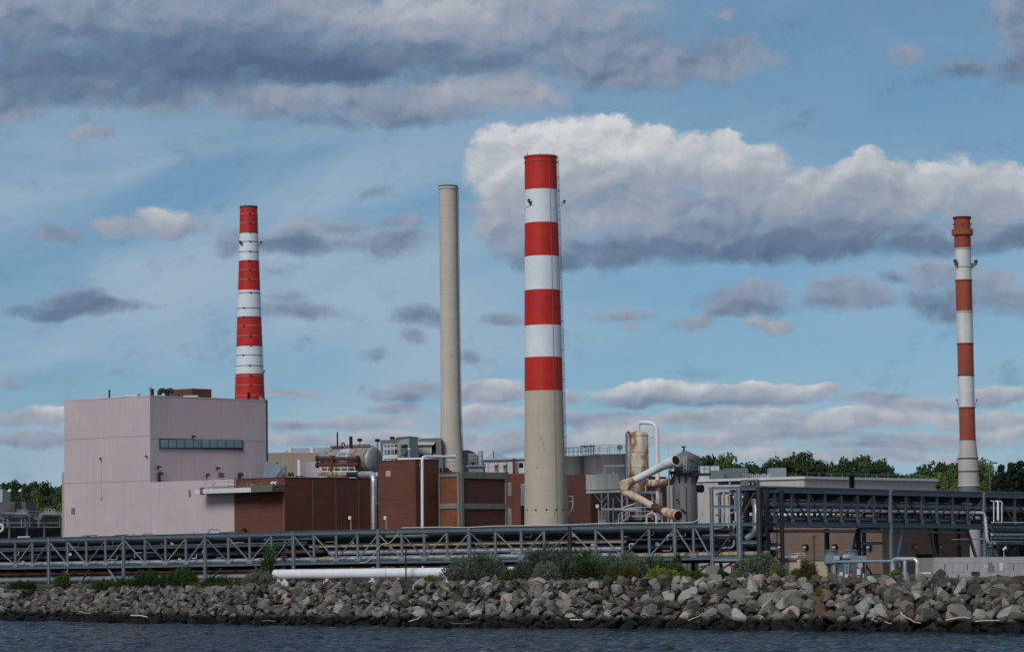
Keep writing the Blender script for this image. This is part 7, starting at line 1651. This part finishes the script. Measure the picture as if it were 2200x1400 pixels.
for px, pyt, w, Y, m in ((1497, 983, 60, 560, 'tree_mid'), (1530, 968, 75, 575, 'tree_mid'), (1568, 971, 75, 570, 'tree_mid'), (1600, 986, 55, 565, 'tree_dark'), (1565, 984, 75, 535, 'tree_light'), (1618, 992, 50, 580, 'tree_dark'), (1636, 977, 55, 590, 'tree_dark'), (1662, 983, 60, 575, 'tree_dark'), (1682, 980, 55, 585, 'tree_dark'), (1706, 974, 70, 570, 'tree_mid'), (1738, 971, 70, 590, 'tree_dark'), (1766, 978, 55, 575, 'tree_dark'), (1792, 986, 55, 585, 'tree_dark'),
                        (1816, 984, 50, 575, 'tree_dark'), (1843, 966, 80, 590, 'tree_mid'), (1872, 972, 66, 575, 'tree_dark'), (1896, 988, 50, 585, 'tree_dark'), (1918, 1004, 45, 595, 'tree_dark'), (1942, 1007, 45, 600, 'tree_dark'), (1630, 1006, 60, 545, 'tree_mid'), (1700, 1004, 70, 545, 'tree_mid'), (1790, 1006, 70, 550, 'tree_dark'), (1865, 1005, 70, 550, 'tree_dark'),
                        (1974, 995, 60, 575, 'tree_mid'), (2002, 991, 60, 580, 'tree_mid'), (2036, 986, 60, 585, 'tree_mid'), (1992, 1008, 64, 545, 'tree_light'), (2025, 1004, 70, 540, 'tree_light'), (2046, 1016, 50, 535, 'tree_light'), (1962, 1018, 50, 560, 'tree_mid'), (2108, 986, 55, 580, 'tree_mid'), (2128, 1003, 40, 560, 'tree_light'), (2110, 1025, 50, 540, 'tree_light'), (2060, 988, 50, 600, 'tree_mid'), (2085, 992, 50, 600, 'tree_mid'), (2158, 1000, 50, 600, 'tree_mid')):
    what = {'tree_mid': 'mid green broad crowned tree', 'tree_dark': 'dark green broad crowned tree', 'tree_light': 'pale yellow green tree'}[m]
    tree(px, pyt, w, Y, m, f"{what} standing {'behind the cream building' if px < 1950 else 'around the slim banded stack'}", 'trees beyond the plant', i); i += 1
for px, pyt, w, m in ((1505, 984, 90, 'tree_mid'), (1545, 980, 90, 'tree_mid'), (1590, 984, 90, 'tree_dark'), (1640, 988, 95, 'tree_dark'), (1690, 984, 95, 'tree_mid'), (1730, 982, 95, 'tree_dark'), (1780, 986, 95, 'tree_dark'), (1830, 982, 95, 'tree_mid'), (1880, 986, 95, 'tree_dark'), (1930, 1010, 80, 'tree_dark'), (1960, 1008, 80, 'tree_mid'), (2000, 1000, 90, 'tree_mid'), (2050, 998, 90, 'tree_mid'), (2100, 1000, 90, 'tree_mid'), (2150, 1006, 80, 'tree_dark'), (2200, 1004, 80, 'tree_dark')):
    tree(px, pyt, w, 660, m, ('mid green' if m == 'tree_mid' else 'dark green') + ' tree in the back row closing the view beyond the plant', 'back row of trees beyond the plant', i); i += 1
for px, pyt, w, Y in ((2150, 1010, 40, 540), (2172, 1004, 44, 545), (2192, 997, 46, 550), (2214, 1000, 46, 545), (2140, 1030, 40, 530), (2183, 1025, 50, 528), (2206, 1020, 50, 528)):
    tree(px, pyt, w, Y, 'conifer', 'dark conifer in the clump beyond the end of the high bridge', 'conifers beyond the high bridge', i, True); i += 1
for px, pyt, w, Y, m in ((-12, 1026, 60, 690, 'tree_dark'), (12, 1023, 60, 680, 'tree_dark'), (38, 1033, 55, 690, 'tree_dark'), (66, 1025, 55, 680, 'tree_dark'), (84, 1025, 50, 690, 'tree_dark'), (100, 1034, 50, 685, 'tree_dark'), (118, 1044, 50, 660, 'tree_mid'), (135, 1038, 50, 665, 'tree_mid'), (20, 1052, 70, 640, 'tree_dark'), (60, 1048, 60, 640, 'tree_dark'), (100, 1052, 60, 635, 'tree_dark'), (130, 1060, 50, 620, 'tree_mid'), (40, 1070, 60, 600, 'tree_dark'), (115, 1072, 60, 600, 'tree_dark')):
    tree(px, pyt, w, Y, m, ('dark green tree' if m == 'tree_dark' else 'mid green tree') + ' on the wooded rise left of the pink building', 'trees beside the pink building', i); i += 1
for px, pyt, w, Y in ((74, 1058, 34, 560), (100, 1080, 34, 550), (18, 1069, 24, 560), (128, 1086, 26, 548), (60, 1078, 26, 552)):
    tree(px, pyt, w, Y, 'tree_light', 'small pale green tree in front of the wooded rise', 'pale trees by the storehouse', i); i += 1
# distant wooded ridge closing the horizon
g = MB(); R = random.Random(3); top = []; n = 160
for k in range(n + 1): x = -900 + 1800 * k / n; top.append(Vector((x, 1500 + R.uniform(-10, 10), 14 + 7 * mnoise.noise((x * .012, 0, 0)) + 2.5 * mnoise.noise((x * .08, 3, 0)))))
vs = top + [Vector((p.x, 1380, GZ - 1)) for p in top]; g.add(vs, [[j, j + 1, n + 2 + j, n + 1 + j] for j in range(n)], True)
tag(g.build('hill', mat('distant_woods', (.02, .035, .02), .95, var=.4, scale=.08)), kind='structure')

# grass and low growth along the top of the bank
R = random.Random(31); vs = []; fs = []
for i in range(2000):
    s = R.uniform(S0 - 12, S1); dn = mnoise.noise((s * .11, 2.3, 0))
    if dn < -.05 and R.random() < .8: continue
    p = shore(s) + INL * (RUN * R.uniform(1.08, 1.75)); p.z = GZ + R.uniform(-.05, .25)
    h = R.uniform(.25, .7) * (1.25 if dn > .2 else .8); d = Vector((R.gauss(0, .35), R.gauss(0, .35), 1)).normalized(); w = Vector((R.gauss(0, 1), R.gauss(0, 1), 0)).normalized() * .05
    o = len(vs); vs += [p - w, p + w, p + d * h]; fs.append((o, o + 1, o + 2))
me = bpy.data.meshes.new('grass'); me.from_pydata([tuple(v) for v in vs], [], fs); me.materials.append(LM['olive'])
o = bpy.data.objects.new('grass', me); COL.objects.link(o); tag(o, 'rough olive green grass on the top of the bank behind the rocks', 'grass', kind='stuff')
